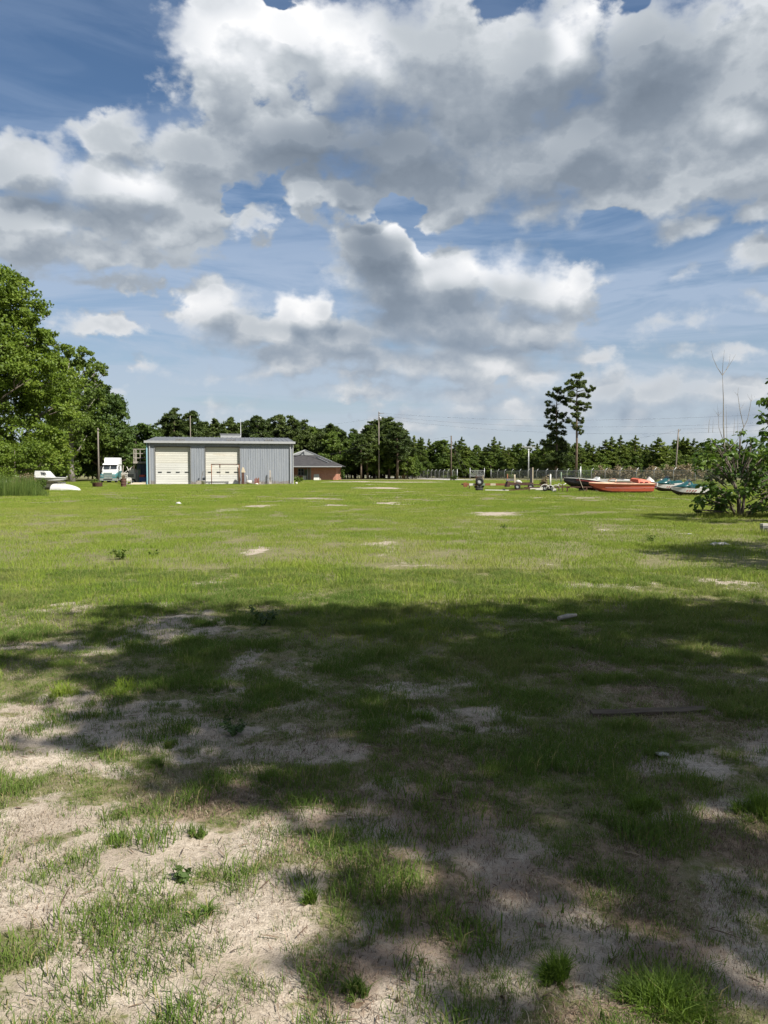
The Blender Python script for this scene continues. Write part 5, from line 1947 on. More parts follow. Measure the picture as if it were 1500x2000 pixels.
# ------------------------------------------------------------------ truck
def truck():
    p = AT(211, 930, 114)
    root = empty('semi_truck', (p.x, 114, 0), R(9), 'white and teal sleeper truck tractor parked under the trees', 'truck')
    # hood and nose
    mb = MB()
    mb.loft([[(-.78, 0, .75), (-.80, 0, 1.45), (-.55, 0, 1.72), (.55, 0, 1.72), (.80, 0, 1.45), (.78, 0, .75)],
             [(-1.0, .35, .72), (-1.02, .35, 1.5), (-.62, .35, 1.86), (.62, .35, 1.86), (1.02, .35, 1.5), (1.0, .35, .72)],
             [(-1.08, 1.6, .72), (-1.08, 1.6, 1.62), (-.8, 1.6, 2.02), (.8, 1.6, 2.02), (1.08, 1.6, 1.62), (1.08, 1.6, .72)]], closed=True)
    mb.build('hood', M['truck_white'], root)
    for s in (-1, 1):
        mb = MB()
        mb.loft([[(s * .62, -.06, .72), (s * .64, -.06, 1.30), (s * 1.08, -.02, 1.22), (s * 1.12, -.02, .72)],
                 [(s * .66, .8, .72), (s * .7, .8, 1.62), (s * 1.2, .8, 1.36), (s * 1.22, .8, .72)],
                 [(s * .8, 1.65, .72), (s * .85, 1.65, 1.66), (s * 1.2, 1.65, 1.5), (s * 1.22, 1.65, .72)]], closed=True)
        fd = mb.build('fender', M['truck_teal'], root)
        mb = MB(); mb.box(s * .88 - .17, s * .88 + .17, -.10, -.02, .92, 1.10); mb.build('headlight', M['chrome'], fd)
        mb = MB(); mb.torus((s * 1.0, .85, .5), (1, 0, 0), .36, .14, 18, 8); w = mb.build('wheel', M['rubber'], root)
        mb = MB(); mb.tube([(s * 1.0 - .1, .85, .5), (s * 1.0 + .16 * s, .85, .5)], .26, 12); mb.build('rim', M['white_plastic'], w)
        for y in (5.2, 6.4):
            mb = MB(); mb.torus((s * .95, y, .5), (1, 0, 0), .36, .16, 16, 8); w = mb.build('wheel', M['rubber'], root)
            mb = MB(); mb.tube([(s * .85, y, .5), (s * 1.1, y, .5)], .26, 12); mb.build('rim', M['steel'], w)
    mb = MB(); mb.box(-.6, .6, -.09, -.01, .80, 1.52); g = mb.build('grille', M['chrome'], root, .02)
    for k in range(6):
        mb = MB(); mb.box(-.55, .55, -.115, -.095, .86 + k * .11, .91 + k * .11); mb.build('grille_bar', M['truck_teal'] if k % 2 else M['steel'], g)
    mb = MB(); mb.hexa([Vector(q) for q in ((-1.2, -.25, .32), (1.2, -.25, .32), (1.22, .25, .32), (-1.22, .25, .32), (-1.2, -.25, .70), (1.2, -.25, .70), (1.22, .25, .70), (-1.22, .25, .70))])
    bp = mb.build('bumper', M['chrome'], root, .04)
    mb = MB(); mb.box(-.62, .62, -.265, -.252, .42, .58); mb.build('air_dam', M['dark'], bp)
    # cab and sleeper
    mb = MB()
    mb.loft([[(-1.1, 1.62, .8), (-1.12, 1.62, 1.95), (-1.0, 1.62, 2.02), (1.0, 1.62, 2.02), (1.12, 1.62, 1.95), (1.1, 1.62, .8)],
             [(-1.14, 2.15, .8), (-1.14, 2.15, 1.95), (-1.02, 2.15, 2.72), (1.02, 2.15, 2.72), (1.14, 2.15, 1.95), (1.14, 2.15, .8)],
             [(-1.18, 4.6, .8), (-1.18, 4.6, 1.95), (-1.12, 4.6, 2.72), (1.12, 4.6, 2.72), (1.18, 4.6, 1.95), (1.18, 4.6, .8)]], closed=True, smooth=False)
    cab = mb.build('cab', M['truck_white'], root)
    mb = MB(); mb.box(-1.19, -1.15, 1.8, 4.5, .8, 1.75); mb.build('side_band', M['truck_teal'], cab)
    mb = MB(); mb.box(1.19, 1.22, 1.8, 4.5, .8, 1.75); mb.build('side_band', M['truck_teal'], cab)
    mb = MB(); mb.hexa([Vector(q) for q in ((-.98, 1.60, 2.05), (.98, 1.60, 2.05), (.98, 1.66, 2.05), (-.98, 1.66, 2.05), (-.92, 2.02, 2.66), (.92, 2.02, 2.66), (.92, 2.1, 2.66), (-.92, 2.1, 2.66))])
    mb.build('windscreen', M['dark_glass'], cab)
    mb = MB(); mb.bar((0, 1.57, 2.05), (0, 2.0, 2.66), .05); mb.build('screen_divider', M['truck_white'], cab)
    mb = MB(); mb.box(1.17, 1.20, 2.2, 2.9, 2.0, 2.55); mb.build('side_window', M['dark_glass'], cab)
    mb = MB(); mb.hexa([Vector(q) for q in ((-1.1, 1.7, 2.70), (1.1, 1.7, 2.70), (1.1, 2.2, 2.74), (-1.1, 2.2, 2.74), (-1.06, 1.78, 2.84), (1.06, 1.78, 2.84), (1.06, 2.2, 2.92), (-1.06, 2.2, 2.92))]); mb.build('visor', M['truck_white'], cab)
    mb = MB()
    mb.loft([[(-.95, 2.3, 2.76), (-.9, 2.3, 2.95), (.9, 2.3, 2.95), (.95, 2.3, 2.76)],
             [(-1.08, 2.7, 2.76), (-1.0, 2.7, 3.5), (1.0, 2.7, 3.5), (1.08, 2.7, 2.76)],
             [(-1.18, 3.6, 2.76), (-1.12, 3.6, 3.78), (1.12, 3.6, 3.78), (1.18, 3.6, 2.76)],
             [(-1.2, 4.6, 2.76), (-1.16, 4.6, 3.8), (1.16, 4.6, 3.8), (1.2, 4.6, 2.76)]], closed=True, smooth=False)
    mb.build('roof_fairing', M['truck_white'], cab)
    mb = MB(); mb.box(-.5, .5, 4.7, 7.2, .55, .8); mb.build('chassis', M['dark'], root)
    for s in (-1, 1):
        mb = MB(); mb.box(s * 1.42 - .08, s * 1.42 + .08, 1.9, 2.0, 1.85, 2.45); mb.build('mirror', M['truck_white' if s > 0 else 'dark'], root)
        mb = MB(); mb.bar((s * 1.14, 1.95, 2.4), (s * 1.42, 1.95, 2.4), .04); mb.bar((s * 1.14, 1.95, 1.9), (s * 1.42, 1.95, 1.9), .04); mb.build('mirror_arm', M['steel'], root)
    # cab steps and tanks
        mb = MB(); mb.tube([(s * 1.0, 2.4, .62), (s * 1.0, 4.2, .62)], .28, 12); mb.build('fuel_tank', M['chrome'], root)


truck()

# ------------------------------------------------------------------ boats
def hull_sections(L, B, Dp, bow_rise=.25, n=11, keel_rise=.75, stern=.92, chine=.42):
    """half-breadth boat form: bow at x=0, stern at x=L, keel at z=0. Returns rings gunwale-chine-keel-chine-gunwale"""
    out = []
    for i in range(n):
        t = i / (n - 1)
        b = B / 2 * min(1, (1 - (1 - min(1, t / .62)) ** 2.1)) * (1 - (1 - stern) * max(0, (t - .6) / .4))
        b = max(b, .015)
        k = Dp * keel_rise * max(0, 1 - t / .34) ** 1.9
        g = Dp * (1 + bow_rise * max(0, 1 - t / .7) ** 1.5)
        cz = k + (g - k) * chine
        cb = b * (.80 if t > .05 else .5)
        x = L * t - .0
        out.append([(x, -b, g), (x, -cb, cz), (x, 0, k), (x, cb, cz), (x, b, g)])
    return out


def boat(name, loc, rz, label, L, B, Dp, m_hull, m_deck, cockpit=(.45, .92), tilt=(0, 0), rail='metal_white', inside='wood_dark', m_bottom=None, **kw):
    root = empty(name, loc, rz, label, 'boat')
    root.rotation_euler = (R(tilt[0]), R(tilt[1]), rz)
    S = hull_sections(L, B, Dp, **kw)
    mb = MB()
    mb.loft([s[0:2] for s in S]); mb.loft([s[3:5] for s in S])
    mb.poly([S[-1][0], S[-1][1], S[-1][2], S[-1][3], S[-1][4]])
    mb.build('topsides', M[m_hull], root)
    mb = MB(); mb.loft([s[1:4] for s in S]); mb.build('bottom', M[m_bottom or m_hull], root)
    # deck: covers the bow, side decks and stern, open over the cockpit
    deck = MB()
    c0, c1 = cockpit
    for a, b in zip(S, S[1:]):
        t = (a[0][0] + b[0][0]) / 2 / L
        def pt(s, f):
            y = s[4][1] * f
            return (s[4][0], y, s[4][2] + .05 * (1 - abs(f)) + .012)
        if c0 < t < c1:
            for sg in (-1, 1):
                deck.poly([pt(a, sg * .98), pt(b, sg * .98), pt(b, sg * .70), pt(a, sg * .70)])
        else:
            fs = (-.98, -.5, 0, .5, .98)
            for f, g in zip(fs, fs[1:]):
                deck.poly([pt(a, f), pt(b, f), pt(b, g), pt(a, g)])
    deck.build('deck', M[m_deck], root)
    # cockpit sole and sides
    ins = MB()
    sel = [s for s in S if c0 - .06 < s[0][0] / L < c1 + .06]
    ins.loft([[(s[4][0], -s[4][1] * .69, s[4][2] - .01), (s[4][0], -s[4][1] * .62, Dp * .38), (s[4][0], s[4][1] * .62, Dp * .38), (s[4][0], s[4][1] * .69, s[4][2] - .01)] for s in sel], smooth=False)
    ins.build('cockpit', M[inside], root)
    for sg in (0, 4):
        mb = MB(); mb.tube([Vector(s[sg]) + Vector((0, .012 * (1 if sg else -1), 0)) for s in S], .032, 6); mb.build('rub_rail', M[rail], root)
    return root


def local_box(root, name, m, *b, bevel=0.0):
    mb = MB(); mb.box(*b); return mb.build(name, M[m], root, bevel)


# orange speedboat
p = G(1160, 962)
ob = boat('speedboat', (AT(1150, 930, 56.5).x, 56.5, .0), R(9), 'faded orange red speedboat hull lying in the grass', 4.75, 1.9, .78, 'orange_gel', 'peach_gel', (.40, .72), (3, 0), 'peach_gel', 'maroon', 'maroon', bow_rise=.02, keel_rise=.85, chine=.30)  # dark maroon bottom: the shade under the bow put into its colour
mb = MB()
mb.loft([[(3.55, -.72, .8), (3.55, -.6, 1.08), (3.55, .6, 1.08), (3.55, .72, .86)], [(3.75, -.72, .86), (3.75, -.58, 1.14), (3.75, .58, 1.14), (3.75, .72, .86)], [(4.55, -.7, .86), (4.55, -.6, .98), (4.55, .6, .98), (4.55, .7, .86)]], closed=True, smooth=False)
mb.build('engine_cover', M['orange_gel'], ob)
mb = MB(); mb.loft([[(4.45, -.05, .9), (4.45, -.04, .95), (4.45, .04, .95), (4.45, .05, .9)], [(4.72, -.16, .9), (4.72, -.06, 1.26), (4.72, .06, 1.26), (4.72, .16, .9)], [(5.05, -.2, .88), (5.05, -.1, 1.0), (5.05, .1, 1.0), (5.05, .2, .88)]], closed=True, smooth=False)
mb.build('outboard_cowl', M['white_gel'], ob)
mb = MB(); mb.box(4.97, 5.06, -.7, .7, .62, .85); mb.build('transom_cap', M['white_gel'], ob, .02)
mb = MB(); mb.tube([(1.75, -.62, .9), (1.9, -.5, 1.06), (1.95, 0, 1.12), (1.9, .5, 1.06), (1.75, .62, .9)], .03, 6); mb.build('windscreen_frame', M['peach_gel'], ob)
mb = MB(); mb.tube([(.9, -.84, .50), (3.0, -.97, .48), (4.9, -.90, .50)], .018, 5); mb.build('spray_strake', M['maroon'], ob)
for x in (3.6, 4.0, 4.4):
    local_box(ob, 'vent', 'maroon', x, x + .22, -.80, -.76, .86, .93)

# pale blue boat behind it
p = AT(1122, 930, 64)
bb = boat('motorboat', (p.x, 64, .28), R(4), 'pale blue motorboat with a white gunwale behind the orange one', 4.6, 1.8, .66, 'blue_gel', 'white_gel', (.4, .9), (2, 0), 'white_gel', 'grey_paint', 'blue_gel', bow_rise=.08)
mb = MB(); mb.loft([[(1.75, -.55, .72), (1.75, -.5, .76), (1.75, .5, .76), (1.75, .55, .72)], [(2.0, -.5, .74), (2.0, -.42, .92), (2.0, .42, .92), (2.0, .5, .74)]], closed=True, smooth=False); mb.build('windscreen', M['white_gel'], bb)
for x in (.6, 3.6):
    local_box(bb, 'cradle', 'wood_dark', x, x + .2, -.7, .7, -.28, .06)
# dark boat propped bow-up
p = AT(1100, 930, 61.5)
db = boat('motorboat', (p.x, 61.5, .42), R(-6), 'black hulled boat with a maroon stripe propped on a trailer', 3.6, 1.5, .62, 'black_gel', 'maroon', (.4, .9), (-16, 7), 'white_gel', 'black_gel', 'black_gel', bow_rise=.2)
mb = MB(); mb.tube([(.9, -.60, .52), (2.2, -.77, .47), (3.5, -.72, .46)], .05, 6); mb.build('stripe', M['maroon'], db)
mb = MB(); mb.bar((1.5, -.80, -.25), (1.05, -.66, .75), .09, .03); mb.build('strap', M['wood_pale'], db)
tr = empty('boat_trailer', (p.x - .1, 61.2, 0), R(-4), 'dark steel trailer carrying the black hulled boat', 'trailer')
for s in (-.55, .55):
    mb = MB(); mb.bar((-.4, s * .5, .42), (3.6, s, .42), .09); mb.build('frame_rail', M['rust_dark'], tr)
for x in (.4, 1.6, 2.9):
    mb = MB(); mb.bar((x, -.7, .38), (x, .7, .38), .08); mb.build('cross_member', M['rust_dark'], tr)
for x in (.25, 1.75):
    mb = MB(); mb.bar((x, -.68, 0), (x, -.68, .42), .09); mb.build('leg', M['rust_dark'], tr)
for s in (-.8, .8):
    mb = MB(); mb.torus((2.6, s, .28), (0, 1, 0), .2, .08, 16, 6); w = mb.build('wheel', M['rubber'], tr)
    mb = MB(); mb.tube([(2.6, s - .06, .28), (2.6, s + .06, .28)], .13, 10); mb.build('rim', M['steel'], w)


# jet skis
def jetski(px, D, rz, label, dz=0.0, tilt=0):
    p = AT(px, 930, D)
    root = empty('jet_ski', (p.x, D, dz), rz, label, 'jet ski')
    root.rotation_euler = (R(tilt), 0, rz)
    L = 2.75
    S = []
    for i in range(10):
        t = i / 9
        b = max(.02, .56 * min(1, (1 - (1 - min(1, t / .5)) ** 2.2)) * (1 - .12 * max(0, t - .6)))
        k = .34 * max(0, 1 - t / .3) ** 1.8
        g = .50 + .10 * max(0, 1 - t / .5)
        S.append([(L * t, -b, g), (L * t, -b * .92, k + (g - k) * .45), (L * t, -b * .45, k + .06), (L * t, 0, k), (L * t, b * .45, k + .06), (L * t, b * .92, k + (g - k) * .45), (L * t, b, g)])
    mb = MB(); mb.loft([s[1:6] for s in S]); mb.poly(S[-1][1:6]); mb.build('hull', M['black_gel'], root)
    mb = MB(); mb.loft([s[0:2] for s in S]); mb.loft([s[5:7] for s in S]); mb.poly([S[-1][0], S[-1][1], S[-1][5], S[-1][6]]); mb.build('side_panel', M['white_gel'], root)
    # foredeck with hood
    sec = []
    for x, w, z0, h in ((.06, .06, .60, .02), (.45, .40, .60, .10), (.85, .50, .56, .26), (1.12, .44, .54, .44), (1.35, .34, .54, .46), (1.5, .24, .54, .30)):
        sec.append([(x, -w, z0), (x, -w * .8, z0 + h * .6), (x, -w * .35, z0 + h), (x, w * .35, z0 + h), (x, w * .8, z0 + h * .6), (x, w, z0)])
    mb = MB(); mb.loft(sec, closed=True); hd = mb.build('hood', M['teal_gel'], root)
    mb = MB(); mb.hexa([Vector(q) for q in ((1.12, -.24, .96), (1.12, .24, .96), (1.2, .22, .96), (1.2, -.22, .96), (1.28, -.2, 1.12), (1.28, .2, 1.12), (1.31, .18, 1.12), (1.31, -.18, 1.12))]); mb.build('windscreen', M['dark_glass'], hd)
    mb = MB(); mb.tube([(1.42, -.36, 1.08), (1.36, -.2, 1.02), (1.34, 0, .98), (1.36, .2, 1.02), (1.42, .36, 1.08)], .022, 6); hb = mb.build('handlebar', M['dark'], root)
    for s in (-1, 1):
        mb = MB(); mb.tube([(1.41, s * .30, 1.065), (1.45, s * .42, 1.10)], .032, 6); mb.build('grip', M['rubber'], hb)
        mb = MB(); mb.hexa([Vector(q) for q in ((1.0, s * .36, .78), (1.14, s * .36, .78), (1.14, s * .42, .78), (1.0, s * .42, .78), (1.02, s * .40, .90), (1.14, s * .40, .90), (1.14, s * .47, .90), (1.02, s * .47, .90))]); mb.build('mirror', M['white_gel'], hd)
    mb = MB()
    sec = [[(x, -w, .48), (x, -w * .8, z), (x, w * .8, z), (x, w, .48)] for x, w, z in ((1.46, .16, .72), (1.7, .18, .80), (2.1, .2, .78), (2.4, .2, .82), (2.55, .16, .74))]
    mb.loft(sec, closed=True, smooth=False); mb.build('seat', M['teal_gel'], root)
    mb = MB()
    mb.poly([(.6, -.42, .555), (2.7, -.50, .515), (2.7, .50, .515), (.6, .42, .555)]); mb.build('deck', M['white_gel'], root)
    for s in (-1, 1):
        mb = MB(); mb.bar((1.55, s * .44, .55), (2.7, s * .46, .60), .12, .10); mb.build('foot_rail', M['white_gel'], root)
    for k in range(4):
        for s in (-1, 1):
            mb = MB(); mb.hexa([Vector(q) for q in ((.75 + k * .2, s * .575, .30), (.85 + k * .2, s * .575, .30), (.85 + k * .2, s * .59, .30), (.75 + k * .2, s * .59, .30), (.83 + k * .2, s * .575, .40), (.93 + k * .2, s * .575, .40), (.93 + k * .2, s * .59, .40), (.83 + k * .2, s * .59, .40))])
            mb.build('decal', M['maroon'], root)
    return root


jetski(1275, 57.5, R(18), 'teal and white jet ski with a black hull next to the orange boat', .16, 2)
jetski(1311, 51.5, R(6), 'teal hooded jet ski with white sides partly behind the big leaves', .0)

# ------------------------------------------------------------------ old trailers
def wheel(root, c, r=.33, w=.11, axis=(0, 1, 0), rim='steel'):
    c = Vector(c); ax = Vector(axis).normalized()
    mb = MB(); mb.torus(c, ax, r - w, w, 18, 7); o = mb.build('wheel', M['rubber'], root)
    mb = MB(); mb.tube([c - ax * .06, c + ax * .06], r * .48, 12); mb.build('rim', M[rim], o)
    return o


p = AT(905, 930, 72)
t = empty('rusty_trailer', (p.x, 72, 0), R(2), 'long rusty trailer frame with peeling white paint and a spare tyre', 'trailer')
for k in range(9):
    mb = MB(); mb.box(.05 + k * .5, .54 + k * .5, -.06, .06, .34, .54); mb.build('beam', M[['rust', 'white_plastic', 'rust', 'green_faded', 'rust', 'wood_pale', 'rust', 'rust', 'white_plastic'][k]], t)
mb = MB(); mb.bar((0, 1.3, .44), (4.5, 1.3, .44), .14); mb.build('far_beam', M['rust_dark'], t)
for x in (.2, 1.4, 2.7, 4.3):
    mb = MB(); mb.bar((x, .08, .44), (x, 1.22, .44), .10); mb.build('cross_member', M['rust'], t)
mb = MB(); mb.box(.0, .35, -.12, -.065, .2, .62); mb.build('hitch_plate', M['rust'], t)
mb = MB(); mb.bar((.55, -.1, 0), (.55, -.1, .34), .07); mb.build('jack_leg', M['rust_dark'], t)
for x in (1.18, 1.84):
    mb = MB(); mb.bar((x, -.1, .54), (x, -.1, 1.32), .07); mb.build('stake', M['rust_dark' if x < 1.5 else 'wood_pale'], t)
mb = MB(); mb.bar((1.18, -.12, 1.15), (1.84, -.12, 1.15), .05); mb.build('stake_rail', M['rust_dark'], t)
wheel(t, (1.50, -.18, .72), .40, .12)
wheel(t, (1.35, .66, .2), .24, .08, (0, .2, 1))
wheel(t, (1.9, 1.45, .30), .3, .1)

p = AT(908, 930, 66)
mbp = AT(935, 930, 66)
t = empty('flat_wheel', (mbp.x, 65.6, 0), 0, 'worn wheel lying flat in the grass beside the rusty trailer', 'wheel')
wheel(t, (0, 0, .12), .34, .11, (0, 0, 1))
p = AT(948, 930, 64.5)
t = empty('fallen_pole', (p.x, 64.5, 0), R(3), 'long low pale pole lying in the grass before the trailers', 'pole')
mb = MB(); mb.bar((0, 0, .10), (2.0, 0, .07), .07); mb.build('pole_length', M['white_plastic'], t)
mb = MB(); mb.bar((1.9, .05, .07), (3.9, 0, .20), .08); mb.build('pole_length', M['rust_dark'], t)
mb = MB(); mb.bar((3.8, 0, .2), (6.6, 0, .34), .09); mb.build('pole_length', M['white_plastic'], t)
wheel(t, (1.6, .1, .10), .16, .06, (0, .3, 1))

p = AT(991, 930, 70)
t = empty('flatbed_trailer', (p.x, 70, 0), R(-2), 'low dark brown flatbed trailer with a tall stake', 'trailer')
mb = MB(); mb.box(.15, 2.35, -.1, 0, .40, .64); mb.build('side_rail', M['rust_dark'], t)
mb = MB(); mb.box(.15, 2.35, 1.4, 1.5, .40, .64); mb.build('side_rail', M['rust_dark'], t)
for k in range(7):
    mb = MB(); mb.box(.18, 2.3, .02 + k * .2, .19 + k * .2, .56, .62); mb.build('deck_board', M['wood_dark'], t)
mb = MB(); mb.hexa([Vector(q) for q in ((-.1, -.1, .25), (.2, -.1, .25), (.2, 1.4, .25), (-.1, 1.4, .25), (.05, -.1, .72), (.3, -.1, .72), (.3, 1.4, .72), (.05, 1.4, .72))]); mb.build('tailgate', M['rust_dark'], t)
mb = MB(); mb.box(-.05, .8, .3, .5, .80, .98); mb.build('tool_box', M['grey_paint'], t)
mb = MB(); mb.box(2.05, 2.25, -.06, .1, .6, 1.98); st = mb.build('tall_stake', M['dark'], t)
mb = MB(); mb.box(2.255, 2.34, -.04, .08, .6, 2.02); mb.build('pale_edge', M['wood_pale'], st)
mb = MB(); mb.box(.62, .74, -.04, .06, .64, 1.22); mb.build('stake', M['wood_pale'], t)
wheel(t, (.9, -.16, .28), .28, .09); wheel(t, (2.1, -.16, .28), .28, .09)
mb = MB(); mb.bar((2.35, .6, .45), (4.0, .6, .40), .10); mb.build('tongue', M['rust_dark'], t)
q = empty('white_sack', (p.x + 1.05, 70.4, .62), 0, 'crumpled white sack on the brown flatbed trailer', 'sack')
mb = MB(); mb.loft([[(x, -w, 0), (x, -w * .8, h), (x, w * .7, h * 1.1), (x, w, 0)] for x, w, h in ((-.3, .1, .05), (-.15, .24, .20), (.02, .26, .26), (.2, .25, .18), (.34, .1, .06))], closed=True); mb.build('sack_body', M['white_plastic'], q)
mb = MB(); mb.box(.05, .2, -.24, -.22, .05, .13); mb.build('patch', M['grey_paint'], q)

p = AT(1046, 930, 64)
t = empty('boat_trailer', (p.x, 64, 0), R(-3), 'old boat trailer with curved white fenders among the junk', 'trailer')
mb = MB(); mb.bar((-.9, .3, .30), (2.4, -.2, .36), .08); mb.bar((-.9, .3, .30), (2.4, .9, .36), .08); mb.build('frame_rail', M['rust_dark'], t)
for (cx, r_) in ((.72, .40), (1.15, .34), (1.62, .36)):
    mb = MB(); mb.tube([(cx - r_ * math.cos(a), -.35, .14 + r_ * 1.1 * math.sin(a)) for a in [R(10 + 20 * k) for k in range(9)]], .035, 6); mb.build('fender_hoop', M['white_plastic'], t)
for cx in (.75, 1.3):
    wheel(t, (cx, -.22, .25), .24, .08)
    wheel(t, (cx, .95, .25), .24, .08)
mb = MB(); mb.hexa([Vector(q_) for q_ in ((-.1, -.4, .12), (.55, -.4, .12), (.55, -.36, .12), (-.1, -.36, .12), (.2, -.4, .28), (.55, -.4, .36), (.55, -.36, .36), (.2, -.36, .28))]); mb.build('fender_plate', M['white_plastic'], t)
for x in (-.55, 1.9, 2.2):
    mb = MB(); mb.bar((x, -.2, .0), (x, -.2, .55), .06); mb.build('upright', M['rust_dark'], t)
mb = MB(); mb.tube([(1.7, 0, .3), (1.95, .1, .62), (2.25, .0, .5), (2.5, -.1, .66)], .04, 6); mb.build('bent_pipe', M['white_plastic'], t)
q = AT(1083, 930, 62.5)
mb = MB(); mb.box(-.13, .13, -.12, .12, 0, .26); mb.box(-.03, .05, -.13, -.121, .08, .16)
o = mb.build('small_white_box', M['white_plastic'], None, .012); o.location = (q.x, 62.5, 0); tag(o, 'small white box on the grass by the curved fenders', 'box')
for i, (px, D, top, m_, lab) in enumerate(((1005, 84, 927, 'wood_pale', 'short pale wooden stake behind the brown flatbed trailer'), (1075, 82, 926, 'white_plastic', 'short white post behind the brownish bush'),
                                       (991, 120, 926, 'rust', 'thin rusty stake near the chain link fence'), (1134, 118, 911, 'steel', 'thick pale post taller than the fence beside it'),
                                       (1096, 118, 922, 'green_faded', 'thin greenish post near the fence'))):
    a_ = AT(px, top, D)
    root = empty('marker_post', (a_.x, D, 0), 0, lab, 'post')
    mb = MB(); mb.tube([(0, 0, -.1), (0, 0, a_.z - .04)], .09 if D < 100 else .10, 8); mb.build('shaft', M[m_], root)
    mb = MB(); mb.lathe((0, 0, a_.z - .04), [(.095, 0), (.10, .02), (.05, .06)], 8); mb.build('cap', M[m_], root)

# ------------------------------------------------------------------ white boats among the weeds
p = AT(128, 930, 66)
b1 = boat('motorboat', (p.x, 66, .62), R(180 - 6), 'white cabin boat resting on top of another hull by the weeds', 4.4, 1.7, .42, 'white_gel', 'white_gel', (.55, .92), (0, -2), 'grey_paint', 'grey_paint', 'white_gel', bow_rise=.12)
mb = MB(); mb.loft([[(1.15, -.5, .48), (1.2, -.42, .54), (1.2, .42, .54), (1.15, .5, .48)], [(1.75, -.62, .46), (1.68, -.5, 1.0), (1.68, .5, 1.0), (1.75, .62, .46)], [(2.5, -.66, .44), (2.5, -.52, 1.0), (2.5, .52, 1.0), (2.5, .66, .44)]], closed=True, smooth=False)
cb = mb.build('cabin', M['white_gel'], b1)
for k in range(3):
    for s in (-1, 1):
        mb = MB(); mb.hexa([Vector(q_) for q_ in ((1.42 + k * .16, s * .60, .70), (1.50 + k * .16, s * .60, .70), (1.50 + k * .16, s * .62, .70), (1.42 + k * .16, s * .62, .70), (1.55 + k * .16, s * .55, .92), (1.63 + k * .16, s * .55, .92), (1.63 + k * .16, s * .57, .92), (1.55 + k * .16, s * .57, .92))])
        mb.build('louvre', M['dark'], cb)
mb = MB(); mb.tube([(0.0, 0, .46), (-.12, 0, .60), (.06, -.2, .62)], .03, 6); mb.build('bow_rail', M['steel'], b1)
p = AT(124, 930, 66.5)
b2 = boat('motorboat', (p.x, 66.9, .02), R(180 - 3), 'white hull with a dark strap beneath the white cabin boat', 4.0, 1.6, .60, 'white_gel', 'grey_paint', (.3, .95), (0, 0), 'dark', 'dark', 'white_gel', bow_rise=.1)
mb = MB(); mb.bar((.45, .62, .1), (.15, .50, .72), .12, .03); mb.build('strap', M['dark'], b2)
for x in (.5, 1.8):
    local_box(b2, 'block', 'concrete', x, x + .4, .25, .62, -.02, .12)
# overturned skiff
p = AT(158, 930, 65)
ov = empty('overturned_skiff', (p.x, 65, 0), R(180 - 8), 'white skiff lying upside down beyond the boat stack', 'boat')
S = []
for i in range(12):
    tt = i / 11
    hh = .56 * (1 - (1 - min(1, tt / .75)) ** 2) ** .65 + .03
    ww = .60 * (1 - (1 - min(1, tt / .6)) ** 2) ** .6 * (1 - .12 * max(0, tt - .6)) + .02
    S.append([(2.5 * tt, ww * math.cos(R(a_)), max(.03, hh * math.sin(R(a_)) ** .8 if 0 < a_ < 180 else .03)) for a_ in (0, 20, 45, 70, 90, 110, 135, 160, 180)])
mb = MB(); mb.loft(S); mb.poly(S[-1]); mb.build('hull', M['white_gel'], ov)
mb = MB()
for sg in (0, 8):
    mb.tube([s[sg] for s in S], .03, 6)
mb.build('gunwale', M['grey_paint'], ov)
mb = MB(); mb.tube([Vector(s[4]) + Vector((0, 0, .01)) for s in S], .02, 6); mb.build('keel_strip', M['white_plastic'], ov)
local_box(ov, 'block', 'white_plastic', .5, 1.3, .3, .5, 0, .07)
p = AT(58, 930, 72)
b3 = boat('motorboat', (p.x, 72, .45), R(180), 'half hidden white boat among the tall weeds', 5.0, 1.8, .6, 'white_gel', 'white_gel', (.3, .6), (0, 3), 'dark', 'grey_paint', 'white_gel')
mb = MB(); mb.loft([[(1.0, -.5, .68), (1.1, -.42, .72), (1.1, .42, .72), (1.0, .5, .68)], [(1.6, -.6, .66), (1.6, -.5, 1.0), (1.6, .5, 1.0), (1.6, .6, .66)], [(2.3, -.6, .64), (2.3, -.5, .95), (2.3, .5, .95), (2.3, .6, .64)]], closed=True, smooth=False); mb.build('windscreen', M['white_gel'], b3)
for x in (.8, 3.6):
    local_box(b3, 'cradle', 'wood_dark', x, x + .2, -.7, .7, -.45, .08)

# ------------------------------------------------------------------ junk by the workshop
def at_ground(px, D):
    p = AT(px, 930, D); return Vector((p.x, D, 0))


# rusty tub planter
p = at_ground(190, 82)
t = empty('tub_planter', p, 0, 'wide rusty tub planter with weeds in front of the truck', 'planter')
mb = MB(); mb.lathe((0, 0, 0), [(.42, 0), (.50, .1), (.52, .42), (.55, .46), (.46, .46), (.44, .36)], 18); mb.build('tub', M['rust_dark'], t)
V, F = leafy([(-.3, 0, .7, .3, .3, .25), (-.5, .1, .5, .3, .3, .3), (.2, 0, .6, .25, .25, .2)], 260, .12, 81); link('weeds', raw_mesh('weeds', V, F), t, M['leaf_oak'])
p = at_ground(241, 84)
t = empty('rusty_drum', p, 0, 'upright rusty steel drum with dry stalks in it', 'drum')
mb = MB(); mb.lathe((0, 0, 0), [(.29, 0), (.30, .02), (.285, .05), (.285, .28), (.305, .30), (.285, .32), (.285, .58), (.305, .60), (.285, .62), (.285, .86), (.30, .88), (.27, .88), (.27, .8)], 18); mb.build('drum', M['rust_dark'], t)
V, Q_, T_ = blades(90, .2, .4, 1.0, .02, .5, 83); V[:, 2] += .75
link('stalks', raw_mesh('stalks', V, [Q_, T_]), t, M['dry_brush'])


